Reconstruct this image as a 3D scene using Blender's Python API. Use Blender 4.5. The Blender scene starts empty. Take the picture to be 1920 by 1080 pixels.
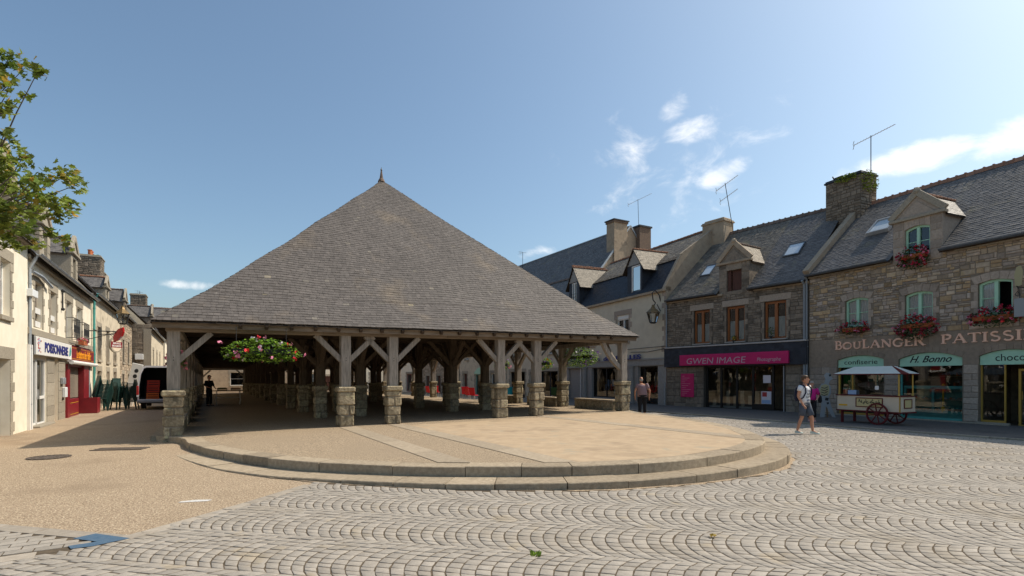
import bpy, bmesh, math, random
from mathutils import Vector, Matrix
import numpy as np
R = random.Random(11)
rad = math.radians
sc = bpy.context.scene
COL = sc.collection

# ---------------------------------------------------------------- camera, sky, sun, exposure
cam_d = bpy.data.cameras.new('camera')
cam = bpy.data.objects.new('camera', cam_d)
COL.objects.link(cam)
cam.location = (0, 0, 1.70)
cam.rotation_euler = (rad(90), 0, 0)
cam_d.sensor_width = 36
cam_d.lens = 18.75
cam_d.shift_y = 0.088
cam_d.clip_start = 0.1
cam_d.clip_end = 3000
sc.camera = cam

SUN_EL = 49.5
SUN_AZ = 72.0                                   # degrees clockwise from +Y (towards +X)
sun_d = bpy.data.lights.new('sun', 'SUN')
sun_d.energy = 4.6
sun_d.angle = rad(0.53)
sun_d.color = (1.0, 0.905, 0.765)
sun = bpy.data.objects.new('sun', sun_d)
COL.objects.link(sun)
sv = Vector((math.sin(rad(SUN_AZ)) * math.cos(rad(SUN_EL)), math.cos(rad(SUN_AZ)) * math.cos(rad(SUN_EL)), math.sin(rad(SUN_EL))))
sun.rotation_euler = (-sv).to_track_quat('-Z', 'Y').to_euler()
sun.location = sv * 60

world = bpy.data.worlds.new('World')
sc.world = world
world.use_nodes = True
wn, wl = world.node_tree.nodes, world.node_tree.links
wn.clear()
wout = wn.new('ShaderNodeOutputWorld')
bg = wn.new('ShaderNodeBackground')
sky = wn.new('ShaderNodeTexSky')
sky.sky_type = 'NISHITA'
sky.sun_disc = False
sky.sun_elevation = rad(SUN_EL)
sky.sun_rotation = rad(SUN_AZ)
sky.air_density = 1.0
sky.dust_density = 2.3
sky.ozone_density = 1.0
bg.inputs['Strength'].default_value = 0.15
# real clouds: noise on the sky sphere, kept to the parts of the sky where clouds stand
tc = wn.new('ShaderNodeTexCoord')
def wmath(op, a, b=None, clamp=False):
    n = wn.new('ShaderNodeMath'); n.operation = op; n.use_clamp = clamp
    for i, v in enumerate((a, b)):
        if v is None: continue
        if isinstance(v, (int, float)): n.inputs[i].default_value = v
        else: wl.new(v, n.inputs[i])
    return n.outputs[0]
sepd = wn.new('ShaderNodeSeparateXYZ')
wl.new(tc.outputs['Generated'], sepd.inputs[0])
dx, dy, dz = sepd.outputs
azi = wmath('ARCTAN2', dx, dy)
ele = wmath('ARCSINE', dz)
nz = wn.new('ShaderNodeTexNoise')
nz.inputs['Scale'].default_value = 13.0
nz.inputs['Detail'].default_value = 9.0
nz.inputs['Roughness'].default_value = 0.62
nz.inputs['Distortion'].default_value = 0.4
mp = wn.new('ShaderNodeMapping')
mp.inputs['Scale'].default_value = (1.0, 1.0, 1.7)
wl.new(tc.outputs['Generated'], mp.inputs[0])
wl.new(mp.outputs[0], nz.inputs['Vector'])
# (azimuth deg, elevation deg, half width deg, half height deg, tilt, strength)
clouds = [(37.5, 18.3, 5.0, 1.15, 0.02, 1.1), (43.5, 18.2, 3.6, 1.4, 0.05, 1.1), (33.5, 18.0, 2.4, .9, 0.1, .8), (18.6, 23.7, 2.7, 1.15, 0.05, 1.0), (22.0, 19.8, 2.7, 1.0, 0.3, 1.0), (13.2, 23.2, 2.6, 1.9, -0.2, .66),
          (17.0, 26.0, 1.8, 1.5, 0.5, .66), (-31.3, 8.5, 2.0, .45, 0.0, .85), (2.6, 13.2, 2.0, .8, 0.2, .6), (22, 17.0, 1.6, .8, 0.2, .5), (18, 21, 11, 6, 0.0, .36)]
tot = None
for a0, e0, hw, hh, tl, st in clouds:
    u = wmath('SUBTRACT', azi, rad(a0)); v = wmath('SUBTRACT', ele, rad(e0))
    v2 = wmath('SUBTRACT', v, wmath('MULTIPLY', u, tl))
    q = wmath('ADD', wmath('POWER', wmath('ABSOLUTE', wmath('DIVIDE', u, rad(hw))), 2), wmath('POWER', wmath('ABSOLUTE', wmath('DIVIDE', v2, rad(hh))), 2))
    m = wmath('MULTIPLY', wmath('SUBTRACT', 1.0, wmath('MULTIPLY', q, 0.5), True), st)
    tot = m if tot is None else wmath('MAXIMUM', tot, m)
nn = wmath('SUBTRACT', nz.outputs[0], 0.5)
dens = wmath('ADD', wmath('MULTIPLY', tot, 1.0), wmath('MULTIPLY', nn, 2.2))
mr = wn.new('ShaderNodeMapRange'); mr.interpolation_type = 'SMOOTHSTEP'
mr.inputs['From Min'].default_value = 0.28; mr.inputs['From Max'].default_value = 1.3
wl.new(dens, mr.inputs['Value'])
fac = wmath('MULTIPLY', mr.outputs[0], wmath('GREATER_THAN', tot, 0.001))
mx = wn.new('ShaderNodeMixRGB')
mx.inputs[2].default_value = (8.6, 8.4, 8.2, 1)
wl.new(wmath('MULTIPLY', fac, .78), mx.inputs[0])
hs = wn.new('ShaderNodeHueSaturation'); hs.inputs['Saturation'].default_value = .97; hs.inputs['Value'].default_value = 1.0
tint = wn.new('ShaderNodeMixRGB'); tint.blend_type = 'MULTIPLY'; tint.inputs[0].default_value = 1; tint.inputs[2].default_value = (.83, .955, .96, 1)   # a slightly greener blue, as the sky has here
wl.new(sky.outputs[0], tint.inputs[1]); wl.new(tint.outputs[0], hs.inputs['Color'])
wl.new(hs.outputs[0], mx.inputs[1])
wl.new(mx.outputs[0], bg.inputs['Color'])
wl.new(bg.outputs[0], wout.inputs[0])

sc.view_settings.view_transform = 'Standard'
sc.view_settings.look = 'None'
sc.view_settings.exposure = 0.10
sc.view_settings.gamma = 1.0
sc.cycles.max_bounces = 7
sc.cycles.diffuse_bounces = 4
sc.cycles.use_denoising = True

# ---------------------------------------------------------------- materials
def M(name, c1, c2=None, rough=.85, scale=6, detail=6, tone=0.0, bump=0.0, bscale=None, stretch=(1, 1, 1), spec=.3, metal=0, spots=None, spots2=None, lo=.35, hi=.65, emit=None):
    m = bpy.data.materials.new(name); m.use_nodes = True
    N, L = m.node_tree.nodes, m.node_tree.links
    b = N['Principled BSDF']
    b.inputs['Roughness'].default_value = rough
    b.inputs['Metallic'].default_value = metal
    b.inputs['Specular IOR Level'].default_value = spec
    t = N.new('ShaderNodeTexCoord'); oi = N.new('ShaderNodeObjectInfo')
    ad = N.new('ShaderNodeVectorMath'); ad.operation = 'MULTIPLY_ADD'
    cb = N.new('ShaderNodeCombineXYZ')
    for i in range(3): L.new(oi.outputs['Random'], cb.inputs[i])
    ad.inputs[1].default_value = (7.3, 5.1, 9.7)
    L.new(cb.outputs[0], ad.inputs[0]); L.new(t.outputs['Object'], ad.inputs[2])
    mpn = N.new('ShaderNodeMapping'); mpn.inputs['Scale'].default_value = stretch
    L.new(ad.outputs[0], mpn.inputs[0])
    def noise(s, d=detail):
        n = N.new('ShaderNodeTexNoise'); n.inputs['Scale'].default_value = s; n.inputs['Detail'].default_value = d
        n.inputs['Roughness'].default_value = .6
        L.new(mpn.outputs[0], n.inputs['Vector']); return n.outputs[0]
    def rng(v, a, bb, c=0., d=1.):
        n = N.new('ShaderNodeMapRange'); L.new(v, n.inputs['Value'])
        n.inputs['From Min'].default_value = a; n.inputs['From Max'].default_value = bb
        n.inputs['To Min'].default_value = c; n.inputs['To Max'].default_value = d
        return n.outputs[0]
    def mix(f, a, bcol):
        n = N.new('ShaderNodeMixRGB'); L.new(f, n.inputs[0])
        for i, v in ((1, a), (2, bcol)):
            if isinstance(v, tuple): n.inputs[i].default_value = (*v[:3], 1)
            else: L.new(v, n.inputs[i])
        return n.outputs[0]
    col = c1
    if c2 is not None: col = mix(rng(noise(scale), lo, hi), c1, c2)
    if spots: col = mix(rng(noise(spots[1], 4), spots[2], spots[2] + spots[3]), col, spots[0])
    if spots2: col = mix(rng(noise(spots2[1], 3), spots2[2], spots2[2] + spots2[3]), col, spots2[0])
    if tone:
        at = N.new('ShaderNodeAttribute'); at.attribute_name = 'tone'
        v = rng(at.outputs['Fac'], 0, 1, 1 - tone, 1 + tone)
        n = N.new('ShaderNodeVectorMath'); n.operation = 'SCALE'
        if isinstance(col, tuple): n.inputs[0].default_value = col[:3]
        else: L.new(col, n.inputs[0])
        L.new(v, n.inputs['Scale']); col = n.outputs[0]
    if isinstance(col, tuple): b.inputs['Base Color'].default_value = (*col[:3], 1)
    else: L.new(col, b.inputs['Base Color'])
    if bump:
        bn = N.new('ShaderNodeBump'); bn.inputs['Strength'].default_value = bump; bn.inputs['Distance'].default_value = .02
        L.new(noise(bscale or scale * 4, 5), bn.inputs['Height']); L.new(bn.outputs[0], b.inputs['Normal'])
    if emit:
        b.inputs['Emission Color'].default_value = (*emit[0], 1); b.inputs['Emission Strength'].default_value = emit[1]
    return m

def glass_mat(name, tint=(.25, .28, .28), refl=.22):
    m = bpy.data.materials.new(name); m.use_nodes = True
    N, L = m.node_tree.nodes, m.node_tree.links
    N.clear()
    o = N.new('ShaderNodeOutputMaterial'); mxs = N.new('ShaderNodeMixShader')
    tr = N.new('ShaderNodeBsdfTransparent'); tr.inputs[0].default_value = (*tint, 1)
    gl = N.new('ShaderNodeBsdfGlossy'); gl.inputs['Roughness'].default_value = .015; gl.inputs[0].default_value = (.95, .97, 1, 1)
    lw = N.new('ShaderNodeLayerWeight'); lw.inputs['Blend'].default_value = .22
    mr = N.new('ShaderNodeMapRange'); mr.inputs['To Min'].default_value = refl; mr.inputs['To Max'].default_value = 1
    t = N.new('ShaderNodeTexCoord'); n = N.new('ShaderNodeTexNoise'); n.inputs['Scale'].default_value = 1.1; n.inputs['Detail'].default_value = 1
    bp = N.new('ShaderNodeBump'); bp.inputs['Strength'].default_value = .06; bp.inputs['Distance'].default_value = .05
    L.new(t.outputs['Object'], n.inputs[0]); L.new(n.outputs[0], bp.inputs['Height']); L.new(bp.outputs[0], gl.inputs['Normal'])
    L.new(lw.outputs['Fresnel'], mr.inputs['Value']); L.new(mr.outputs[0], mxs.inputs[0])
    L.new(tr.outputs[0], mxs.inputs[1]); L.new(gl.outputs[0], mxs.inputs[2]); L.new(mxs.outputs[0], o.inputs[0])
    return m

MT = {}
def defmat(k, *a, **kw): MT[k] = M(k, *a, **kw)
defmat('gravel', (.43, .325, .222), (.235, .172, .115), scale=36, detail=8, bump=.8, bscale=45, spots=((.66, .54, .38), 60, .58, .05), spots2=((.27, .20, .135), .45, .56, .18), rough=.95, spec=.15, lo=.40, hi=.60)
defmat('floor_coarse', (.43, .33, .222), (.21, .158, .108), scale=30, detail=8, bump=.9, bscale=40, lo=.40, hi=.60, spots=((.58, .48, .35), 50, .60, .05), spots2=((.31, .24, .165), .5, .5, .25), rough=.95, spec=.15)
defmat('floor_smooth', (.46, .345, .228), (.385, .285, .187), scale=3, detail=8, bump=.25, bscale=40, spots=((.30, .222, .148), .8, .56, .16), spots2=((.36, .30, .215), 2.2, .6, .1), rough=.92, spec=.15)
defmat('strip_stone', (.385, .31, .222), (.30, .238, .168), scale=12, bump=.25, bscale=50, rough=.9, tone=.12)
defmat('joint_sand', (.13, .10, .07), (.085, .066, .046), scale=20, bump=.2, rough=1, spec=.1)
defmat('cobble', (.35, .31, .262), (.285, .25, .21), scale=18, tone=.13, bump=.25, bscale=60, rough=.86, spec=.25, spots=((.285, .24, .185), .8, .55, .2), spots2=((.33, .275, .205), 2.6, .60, .12))
defmat('slab', (.36, .31, .25), (.29, .245, .195), scale=9, tone=.14, bump=.2, bscale=40, rough=.88)
defmat('sidewalk', (.165, .145, .125), (.115, .10, .088), scale=14, bump=.25, bscale=60, spots=((.09, .08, .07), .8, .58, .15), rough=.9)
defmat('step_stone', (.39, .315, .225), (.28, .222, .155), scale=14, tone=.15, bump=.5, bscale=45, rough=.93, spots=((.225, .178, .125), 2.2, .57, .2), spec=.15)
defmat('pier_stone', (.38, .315, .215), (.19, .152, .10), scale=11, tone=.3, bump=1.3, bscale=18, rough=.95, spots=((.40, .36, .22), 5, .58, .1), spots2=((.12, .105, .075), 3.2, .6, .12), spec=.1)
defmat('timber_inner_shaded', (.15, .112, .08), (.085, .064, .047), scale=5, detail=8, stretch=(5, 5, .5), tone=.12, bump=.5, bscale=14, rough=.9, spec=.1)  # browner sheltered wood, also darkened: the hall's interior shade is put into its colour
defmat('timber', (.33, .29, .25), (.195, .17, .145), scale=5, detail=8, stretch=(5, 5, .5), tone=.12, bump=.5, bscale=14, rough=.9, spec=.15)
defmat('timber_flat', (.25, .20, .155), (.15, .12, .09), scale=5, detail=8, stretch=(.5, 5, 5), tone=.12, bump=.5, bscale=14, rough=.9, spec=.15)
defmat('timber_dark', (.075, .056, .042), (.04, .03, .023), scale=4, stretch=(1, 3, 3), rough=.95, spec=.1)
defmat('slate_hall', (.126, .109, .098), (.095, .082, .074), scale=7, tone=.2, rough=.72, spec=.3, bump=.12, bscale=30, spots=((.33, .30, .255), 11, .70, .03), spots2=((.165, .132, .10), .55, .56, .2))
defmat('slate', (.15, .138, .128), (.105, .098, .096), scale=6, tone=.30, rough=.6, spec=.4, spots=((.20, .175, .12), .9, .58, .16))
defmat('slate_dark', (.030, .034, .043), (.022, .025, .032), scale=6, tone=.3, rough=.55, spec=.35)
defmat('slate_ochre', (.19, .165, .135), (.12, .107, .092), scale=4, tone=.28, rough=.75, spots=((.28, .235, .15), 1.2, .56, .16))
defmat('slate_pale', (.36, .31, .245), (.27, .235, .19), scale=5, tone=.2, rough=.8)
defmat('ridge_tile', (.36, .17, .10), (.25, .14, .095), scale=6, tone=.2, rough=.9)
defmat('ridge_dark', (.20, .135, .10), (.13, .10, .085), scale=6, tone=.2, rough=.9)
defmat('rubble', (.46, .37, .275), (.34, .27, .20), scale=7, tone=.38, bump=.5, bscale=30, rough=.95, spots=((.36, .27, .155), 2.2, .56, .14), spec=.12)
defmat('rubble_dark', (.265, .215, .165), (.18, .148, .115), scale=7, tone=.32, bump=.5, bscale=30, rough=.95, spots=((.12, .10, .08), 1.4, .55, .14), spec=.12)
defmat('rubble_ochre', (.45, .325, .195), (.33, .235, .14), scale=7, tone=.32, bump=.5, bscale=30, rough=.95, spec=.12)
defmat('rubble_grey', (.41, .34, .28), (.29, .24, .20), scale=9, tone=.34, bump=.5, bscale=30, rough=.95, spec=.12)
defmat('ashlar', (.39, .32, .26), (.30, .248, .20), scale=14, tone=.2, bump=.3, bscale=40, rough=.93, spec=.12)
defmat('granite', (.37, .325, .255), (.27, .235, .185), scale=22, tone=.16, bump=.25, bscale=50, rough=.93, spec=.15)
defmat('mortar', (.24, .20, .155), (.17, .142, .11), scale=9, bump=.3, rough=1, spec=.1)
defmat('mortar_dark', (.12, .10, .08), (.085, .07, .057), scale=9, bump=.3, rough=1, spec=.1)
defmat('lintel_smooth', (.31, .245, .185), (.245, .192, .145), scale=7, tone=.12, spots=((.22, .175, .13), 1.6, .56, .16), bump=.2, bscale=50, rough=.95)
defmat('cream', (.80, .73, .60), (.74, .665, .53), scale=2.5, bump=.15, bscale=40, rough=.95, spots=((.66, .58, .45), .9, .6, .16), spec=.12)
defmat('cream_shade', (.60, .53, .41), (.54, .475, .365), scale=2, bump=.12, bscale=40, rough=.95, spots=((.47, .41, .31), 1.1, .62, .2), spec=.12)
defmat('old_render', (.64, .555, .42), (.52, .445, .335), scale=3, bump=.3, bscale=25, rough=.96, spots=((.31, .26, .19), 1.4, .55, .15), spec=.1)
defmat('tan_render', (.40, .315, .225), (.32, .25, .18), scale=3, bump=.2, bscale=20, rough=.96, spots=((.22, .175, .13), 1.6, .6, .14))
defmat('grey_stone', (.33, .31, .285), (.28, .262, .24), scale=8, bump=.15, rough=.9)
defmat('zinc', (.42, .44, .46), (.33, .35, .37), scale=4, rough=.5, metal=.5)
defmat('zinc_dark', (.10, .115, .135), (.075, .085, .10), scale=4, rough=.55, metal=.3)
defmat('pipe_grey', (.23, .25, .27), rough=.5)
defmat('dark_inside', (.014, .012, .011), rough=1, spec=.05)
defmat('shop_inside', (.24, .18, .12), (.13, .10, .07), scale=3, rough=.95, spec=.1)
defmat('shop_pale', (.50, .42, .30), (.36, .29, .2), scale=4, rough=.9)
defmat('mint', (.40, .66, .49), (.36, .61, .45), scale=6, rough=.5, spec=.4)
defmat('teal', (.09, .36, .32), (.075, .31, .28), scale=5, rough=.4)
defmat('ink', (.018, .02, .022), rough=.6)
defmat('salmon', (.93, .58, .42), (.86, .52, .37), scale=9, rough=.6)
defmat('letter_dark', (.10, .055, .045), rough=.7)
defmat('pink', (.56, .012, .13), (.50, .010, .115), scale=4, rough=.45, spec=.4)
defmat('pink_text', (.52, .36, .42), rough=.5)
defmat('navy_slate', (.034, .038, .050), (.025, .028, .037), scale=5, tone=.25, rough=.6)
defmat('pale_ledge', (.45, .42, .40), (.36, .335, .32), scale=6, rough=.8)
defmat('black_frame', (.02, .019, .018), rough=.5)
defmat('orange_wood', (.30, .105, .03), (.24, .08, .022), scale=5, stretch=(8, 8, 1), rough=.5, spec=.4)
defmat('brown_wood', (.115, .05, .035), (.085, .038, .027), scale=5, stretch=(8, 8, 1), rough=.7)
defmat('voile', (.42, .44, .43), (.36, .38, .38), scale=14, stretch=(5, 5, .3), rough=.95)
defmat('lace', (.62, .62, .60), (.36, .36, .36), scale=45, detail=2, rough=.95)
defmat('white_paint', (.76, .74, .70), (.70, .68, .64), scale=4, rough=.55)
defmat('white_plastic', (.72, .73, .73), rough=.4)
defmat('red_paint', (.225, .012, .018), (.18, .010, .016), scale=4, rough=.42, spec=.45)
defmat('red_chair', (.60, .008, .02), rough=.45)
defmat('yellow', (.75, .43, .03), rough=.5)
defmat('orange_text', (.85, .33, .012), rough=.5)
defmat('blue_text', (.028, .033, .17), rough=.45)
defmat('green_plastic', (.008, .042, .034), (.006, .034, .028), scale=3, rough=.45, spec=.4)
defmat('crate_red', (.42, .045, .025), rough=.6)
defmat('crate_orange', (.60, .14, .03), rough=.6)
defmat('van_white', (.70, .70, .70), rough=.3, spec=.5)
defmat('van_lining', (.045, .043, .042), rough=.8)
defmat('rubber', (.02, .02, .02), rough=.85)
defmat('tail_red', (.40, .01, .012), rough=.2, spec=.5)
defmat('steel', (.45, .45, .45), rough=.4, metal=.8)
defmat('iron', (.025, .025, .027), rough=.6)
defmat('iron_grate', (.13, .10, .08), (.09, .07, .055), scale=18, bump=.3, rough=.75)
defmat('brass', (.45, .30, .07), rough=.4, metal=.4)
defmat('copper_lamp', (.22, .14, .055), (.12, .085, .04), scale=8, rough=.5, metal=.4)
defmat('lamp_glass', (.50, .48, .40), rough=.2)
defmat('maroon', (.13, .012, .016), (.105, .01, .014), scale=5, rough=.45)
defmat('ivory', (.68, .57, .43), (.64, .53, .40), scale=3, rough=.5)
defmat('ivory_panel', (.62, .51, .25), rough=.5)
defmat('canopy_white', (.62, .64, .58), (.57, .59, .53), scale=3, rough=.85)
defmat('light_blue', (.30, .42, .62), rough=.6)
defmat('blue_mark', (.055, .105, .165), (.085, .135, .19), scale=25, bump=.2, rough=.8)
defmat('white_mark', (.62, .60, .57), (.5, .48, .45), scale=20, rough=.8)
defmat('terracotta', (.50, .145, .055), (.38, .115, .05), scale=5, rough=.85)
defmat('brick_dark', (.205, .145, .105), (.14, .10, .078), scale=9, tone=.3, bump=.4, bscale=20, rough=.95)
defmat('moss', (.30, .40, .05), (.15, .22, .03), scale=5, rough=.9, tone=.4)
defmat('leaf', (.115, .18, .026), (.22, .245, .036), scale=2.5, tone=.5, rough=.55, spec=.4)
defmat('leaf_autumn', (.38, .23, .035), (.30, .24, .04), scale=2.5, tone=.4, rough=.6)
defmat('leaf_basket', (.17, .34, .04), (.27, .40, .05), scale=4, tone=.5, rough=.6)
defmat('leaf_dark', (.03, .075, .022), (.05, .095, .022), scale=4, tone=.4, rough=.6)
defmat('petal_red', (.55, .03, .02), (.42, .012, .035), scale=9, tone=.3, rough=.7)
defmat('petal_pink', (.62, .14, .26), (.65, .28, .36), scale=9, tone=.3, rough=.7)
defmat('petal_crimson', (.36, .018, .06), (.30, .012, .03), scale=9, tone=.4, rough=.7)
defmat('petal_white', (.68, .62, .66), rough=.7)
defmat('petal_violet', (.20, .07, .38), (.34, .2, .5), scale=9, rough=.7)
defmat('bark', (.12, .095, .07), (.07, .055, .042), scale=6, stretch=(3, 3, .7), bump=.7, rough=.95)
defmat('skin', (.50, .25, .155), (.46, .215, .13), scale=9, rough=.55, spec=.35)
defmat('skin_pale', (.52, .27, .19), (.46, .22, .15), scale=9, rough=.55, spec=.35)
defmat('hair_brown', (.065, .036, .02), (.10, .058, .03), scale=30, rough=.6)
defmat('hair_grey', (.27, .24, .21), (.36, .33, .3), scale=30, rough=.6)
defmat('hair_dark', (.012, .01, .009), rough=.6)
defmat('tee_white', (.74, .74, .75), (.68, .68, .70), scale=5, bump=.2, bscale=9, rough=.9)
defmat('tee_mauve', (.255, .17, .185), (.22, .148, .16), scale=5, bump=.2, bscale=9, rough=.9)
defmat('magenta', (.52, .018, .20), (.44, .012, .16), scale=5, bump=.2, bscale=9, rough=.85)
defmat('denim', (.085, .10, .13), (.065, .078, .105), scale=14, bump=.2, bscale=12, rough=.9)
defmat('black_cloth', (.014, .013, .015), rough=.9)
defmat('navy_cloth', (.016, .02, .042), rough=.85)
defmat('shoe_white', (.55, .62, .55), rough=.6)
defmat('shoe_pink', (.62, .38, .36), rough=.6)
defmat('board_yellow', (.36, .33, .19), rough=.7)
defmat('board_white', (.27, .29, .30), rough=.7)
defmat('poster_red', (.42, .05, .05), rough=.6)
defmat('curtain_green', (.008, .13, .022), (.005, .09, .014), scale=4, stretch=(8, 8, .4), rough=.85)
defmat('shutter_grey', (.235, .19, .15), (.20, .165, .13), scale=4, rough=.7)
defmat('balcony_blue', (.30, .33, .37), rough=.6)
defmat('sky_light', (.55, .62, .68), rough=.12, spec=.6)
defmat('dark_cloth', (.03, .03, .032), rough=.9)
defmat('wood_pale', (.36, .24, .13), (.27, .175, .095), scale=6, stretch=(1, 6, 6), rough=.8)
defmat('turquoise', (.02, .35, .38), rough=.5)
defmat('tent_grey', (.42, .40, .38), rough=.8)
MT['glass'] = glass_mat('glass', (.75, .79, .79), .055)
MT['glass_dark'] = glass_mat('glass_dark', (.10, .11, .115), .10)
MT['glass_clear'] = glass_mat('glass_clear', (.85, .88, .88), .05)
MT['glass_sky'] = glass_mat('glass_sky', (.2, .23, .26), .6)
for k in ('leaf', 'leaf_basket', 'leaf_autumn'):                 # thin leaves let some light through
    b = MT[k].node_tree.nodes['Principled BSDF']
    b.inputs['Transmission Weight'].default_value = .0
    N, L = MT[k].node_tree.nodes, MT[k].node_tree.links
    trn = N.new('ShaderNodeBsdfTranslucent'); mxx = N.new('ShaderNodeMixShader'); mxx.inputs[0].default_value = .48
    src = b.inputs['Base Color'].links[0].from_socket
    L.new(src, trn.inputs[0]); L.new(b.outputs[0], mxx.inputs[1]); L.new(trn.outputs[0], mxx.inputs[2])
    L.new(mxx.outputs[0], N['Material Output'].inputs[0])

# ---------------------------------------------------------------- mesh helpers
class MB:
    def __init__(s):
        s.v = []; s.f = []; s.m = []; s.t = []; s.cur = 0; s.mats = []
    def mat(s, k):
        if k not in s.mats: s.mats.append(k)
        s.cur = s.mats.index(k); return s
    def face(s, pts, tone=None):
        n = len(s.v); s.v.extend([tuple(p) for p in pts]); s.f.append(tuple(range(n, n + len(pts)))); s.m.append(s.cur)
        s.t.append(.5 if tone is None else tone)
    def idx(s, verts, faces, tone=None):
        n = len(s.v); s.v.extend([tuple(p) for p in verts])
        for q in faces:
            s.f.append(tuple(n + i for i in q)); s.m.append(s.cur); s.t.append(.5 if tone is None else tone)
    def box(s, x0, x1, y0, y1, z0, z1, tone=None, c=0.0, mtx=None):
        if c <= 0:
            V = [(x0, y0, z0), (x1, y0, z0), (x1, y1, z0), (x0, y1, z0), (x0, y0, z1), (x1, y0, z1), (x1, y1, z1), (x0, y1, z1)]
            F = [(0, 3, 2, 1), (4, 5, 6, 7), (0, 1, 5, 4), (1, 2, 6, 5), (2, 3, 7, 6), (3, 0, 4, 7)]
        else:
            V = []
            for (X, sx) in ((x0, 1), (x1, -1)):
                for (Y, sy) in ((y0, 1), (y1, -1)):
                    for (Z, sz) in ((z0, 1), (z1, -1)):
                        V += [(X, Y + sy * c, Z + sz * c), (X + sx * c, Y, Z + sz * c), (X + sx * c, Y + sy * c, Z)]
            # corner index k = 4*ix+2*iy+iz ; verts 3k (x face), 3k+1 (y face), 3k+2 (z face)
            def k(a, b, d, w): return 3 * (4 * a + 2 * b + d) + w
            F = [(k(0, 0, 0, 0), k(0, 0, 1, 0), k(0, 1, 1, 0), k(0, 1, 0, 0)), (k(1, 0, 0, 0), k(1, 1, 0, 0), k(1, 1, 1, 0), k(1, 0, 1, 0)),
                 (k(0, 0, 0, 1), k(1, 0, 0, 1), k(1, 0, 1, 1), k(0, 0, 1, 1)), (k(0, 1, 0, 1), k(0, 1, 1, 1), k(1, 1, 1, 1), k(1, 1, 0, 1)),
                 (k(0, 0, 0, 2), k(0, 1, 0, 2), k(1, 1, 0, 2), k(1, 0, 0, 2)), (k(0, 0, 1, 2), k(1, 0, 1, 2), k(1, 1, 1, 2), k(0, 1, 1, 2))]
            for a in (0, 1):
                for b in (0, 1):
                    F.append((k(a, b, 0, 0), k(a, b, 1, 0), k(a, b, 1, 1), k(a, b, 0, 1)))
                    F.append((k(a, 0, b, 0), k(a, 1, b, 0), k(a, 1, b, 2), k(a, 0, b, 2)))
                    F.append((k(0, a, b, 1), k(1, a, b, 1), k(1, a, b, 2), k(0, a, b, 2)))
                    for d in (0, 1): F.append((k(a, b, d, 0), k(a, b, d, 1), k(a, b, d, 2)))
        if mtx is not None: V = [tuple(mtx @ Vector(p)) for p in V]
        s.idx(V, F, tone)
    def beam(s, p0, p1, w, h, tone=None, c=0.0, up=(0, 0, 1)):
        p0, p1 = Vector(p0), Vector(p1); d = p1 - p0; L = d.length; x = d / L; u = Vector(up)
        if abs(x.dot(u)) > .98: u = Vector((0, 1, 0))
        y = u.cross(x).normalized(); z = x.cross(y)
        m = Matrix((x, y, z)).transposed().to_4x4(); m.translation = p0
        s.box(0, L, -w / 2, w / 2, -h / 2, h / 2, tone, c, m)
    def tube(s, pts, r, n=6, tone=None, cap=True):
        pts = [Vector(p) for p in pts]; rs = r if isinstance(r, (list, tuple)) else [r] * len(pts)
        rings = []; prev = None
        for i, p in enumerate(pts):
            d = (pts[min(i + 1, len(pts) - 1)] - pts[max(i - 1, 0)]).normalized()
            if prev is None:
                a = Vector((0, 0, 1)) if abs(d.z) < .9 else Vector((1, 0, 0))
                a = (a - d * a.dot(d)).normalized()
            else:
                a = (prev - d * prev.dot(d)); a = a.normalized() if a.length > 1e-5 else Vector((1, 0, 0))
            prev = a; b = d.cross(a)
            rings.append([p + (a * math.cos(2 * math.pi * k / n) + b * math.sin(2 * math.pi * k / n)) * rs[i] for k in range(n)])
        V = [q for rg in rings for q in rg]; F = []
        for i in range(len(rings) - 1):
            for k in range(n): F.append((i * n + k, i * n + (k + 1) % n, (i + 1) * n + (k + 1) % n, (i + 1) * n + k))
        if cap: F.append(tuple(range(n - 1, -1, -1))); F.append(tuple((len(rings) - 1) * n + k for k in range(n)))
        s.idx(V, F, tone)
    def loft(s, secs, n=14, tone=None, cap=True):
        # secs: (cx, cy, cz, rx, ry)
        V = []; F = []
        for cx, cy, cz, rx, ry in secs:
            for k in range(n):
                a = 2 * math.pi * k / n; V.append((cx + rx * math.cos(a), cy + ry * math.sin(a), cz))
        for i in range(len(secs) - 1):
            for k in range(n): F.append((i * n + k, i * n + (k + 1) % n, (i + 1) * n + (k + 1) % n, (i + 1) * n + k))
        if cap: F.append(tuple(range(n - 1, -1, -1))); F.append(tuple((len(secs) - 1) * n + k for k in range(n)))
        s.idx(V, F, tone)
    def prism(s, poly, y0, y1, tone=None):
        # poly in (x,z), extruded from y0 (front) to y1
        n = len(poly)
        V = [(x, y0, z) for x, z in poly] + [(x, y1, z) for x, z in poly]
        F = [tuple(range(n)), tuple(range(2 * n - 1, n - 1, -1))] + [(i, n + i, n + (i + 1) % n, (i + 1) % n) for i in range(n)]
        s.idx(V, F, tone)
    def sheet(s, poly, z, tone=None):
        # horizontal polygon; z number or function
        s.face([(x, y, z(x, y) if callable(z) else z) for x, y in poly], tone)
    def blob(s, c, r, seg=8, rings=5, sx=1, sy=1, sz=1, tone=None):
        V = []; F = []
        for i in range(rings + 1):
            th = math.pi * i / rings
            for k in range(seg):
                a = 2 * math.pi * k / seg
                V.append((c[0] + r * sx * math.sin(th) * math.cos(a), c[1] + r * sy * math.sin(th) * math.sin(a), c[2] + r * sz * math.cos(th)))
        for i in range(rings):
            for k in range(seg): F.append((i * seg + k, (i + 1) * seg + k, (i + 1) * seg + (k + 1) % seg, i * seg + (k + 1) % seg))
        s.idx(V, F, tone)
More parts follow.
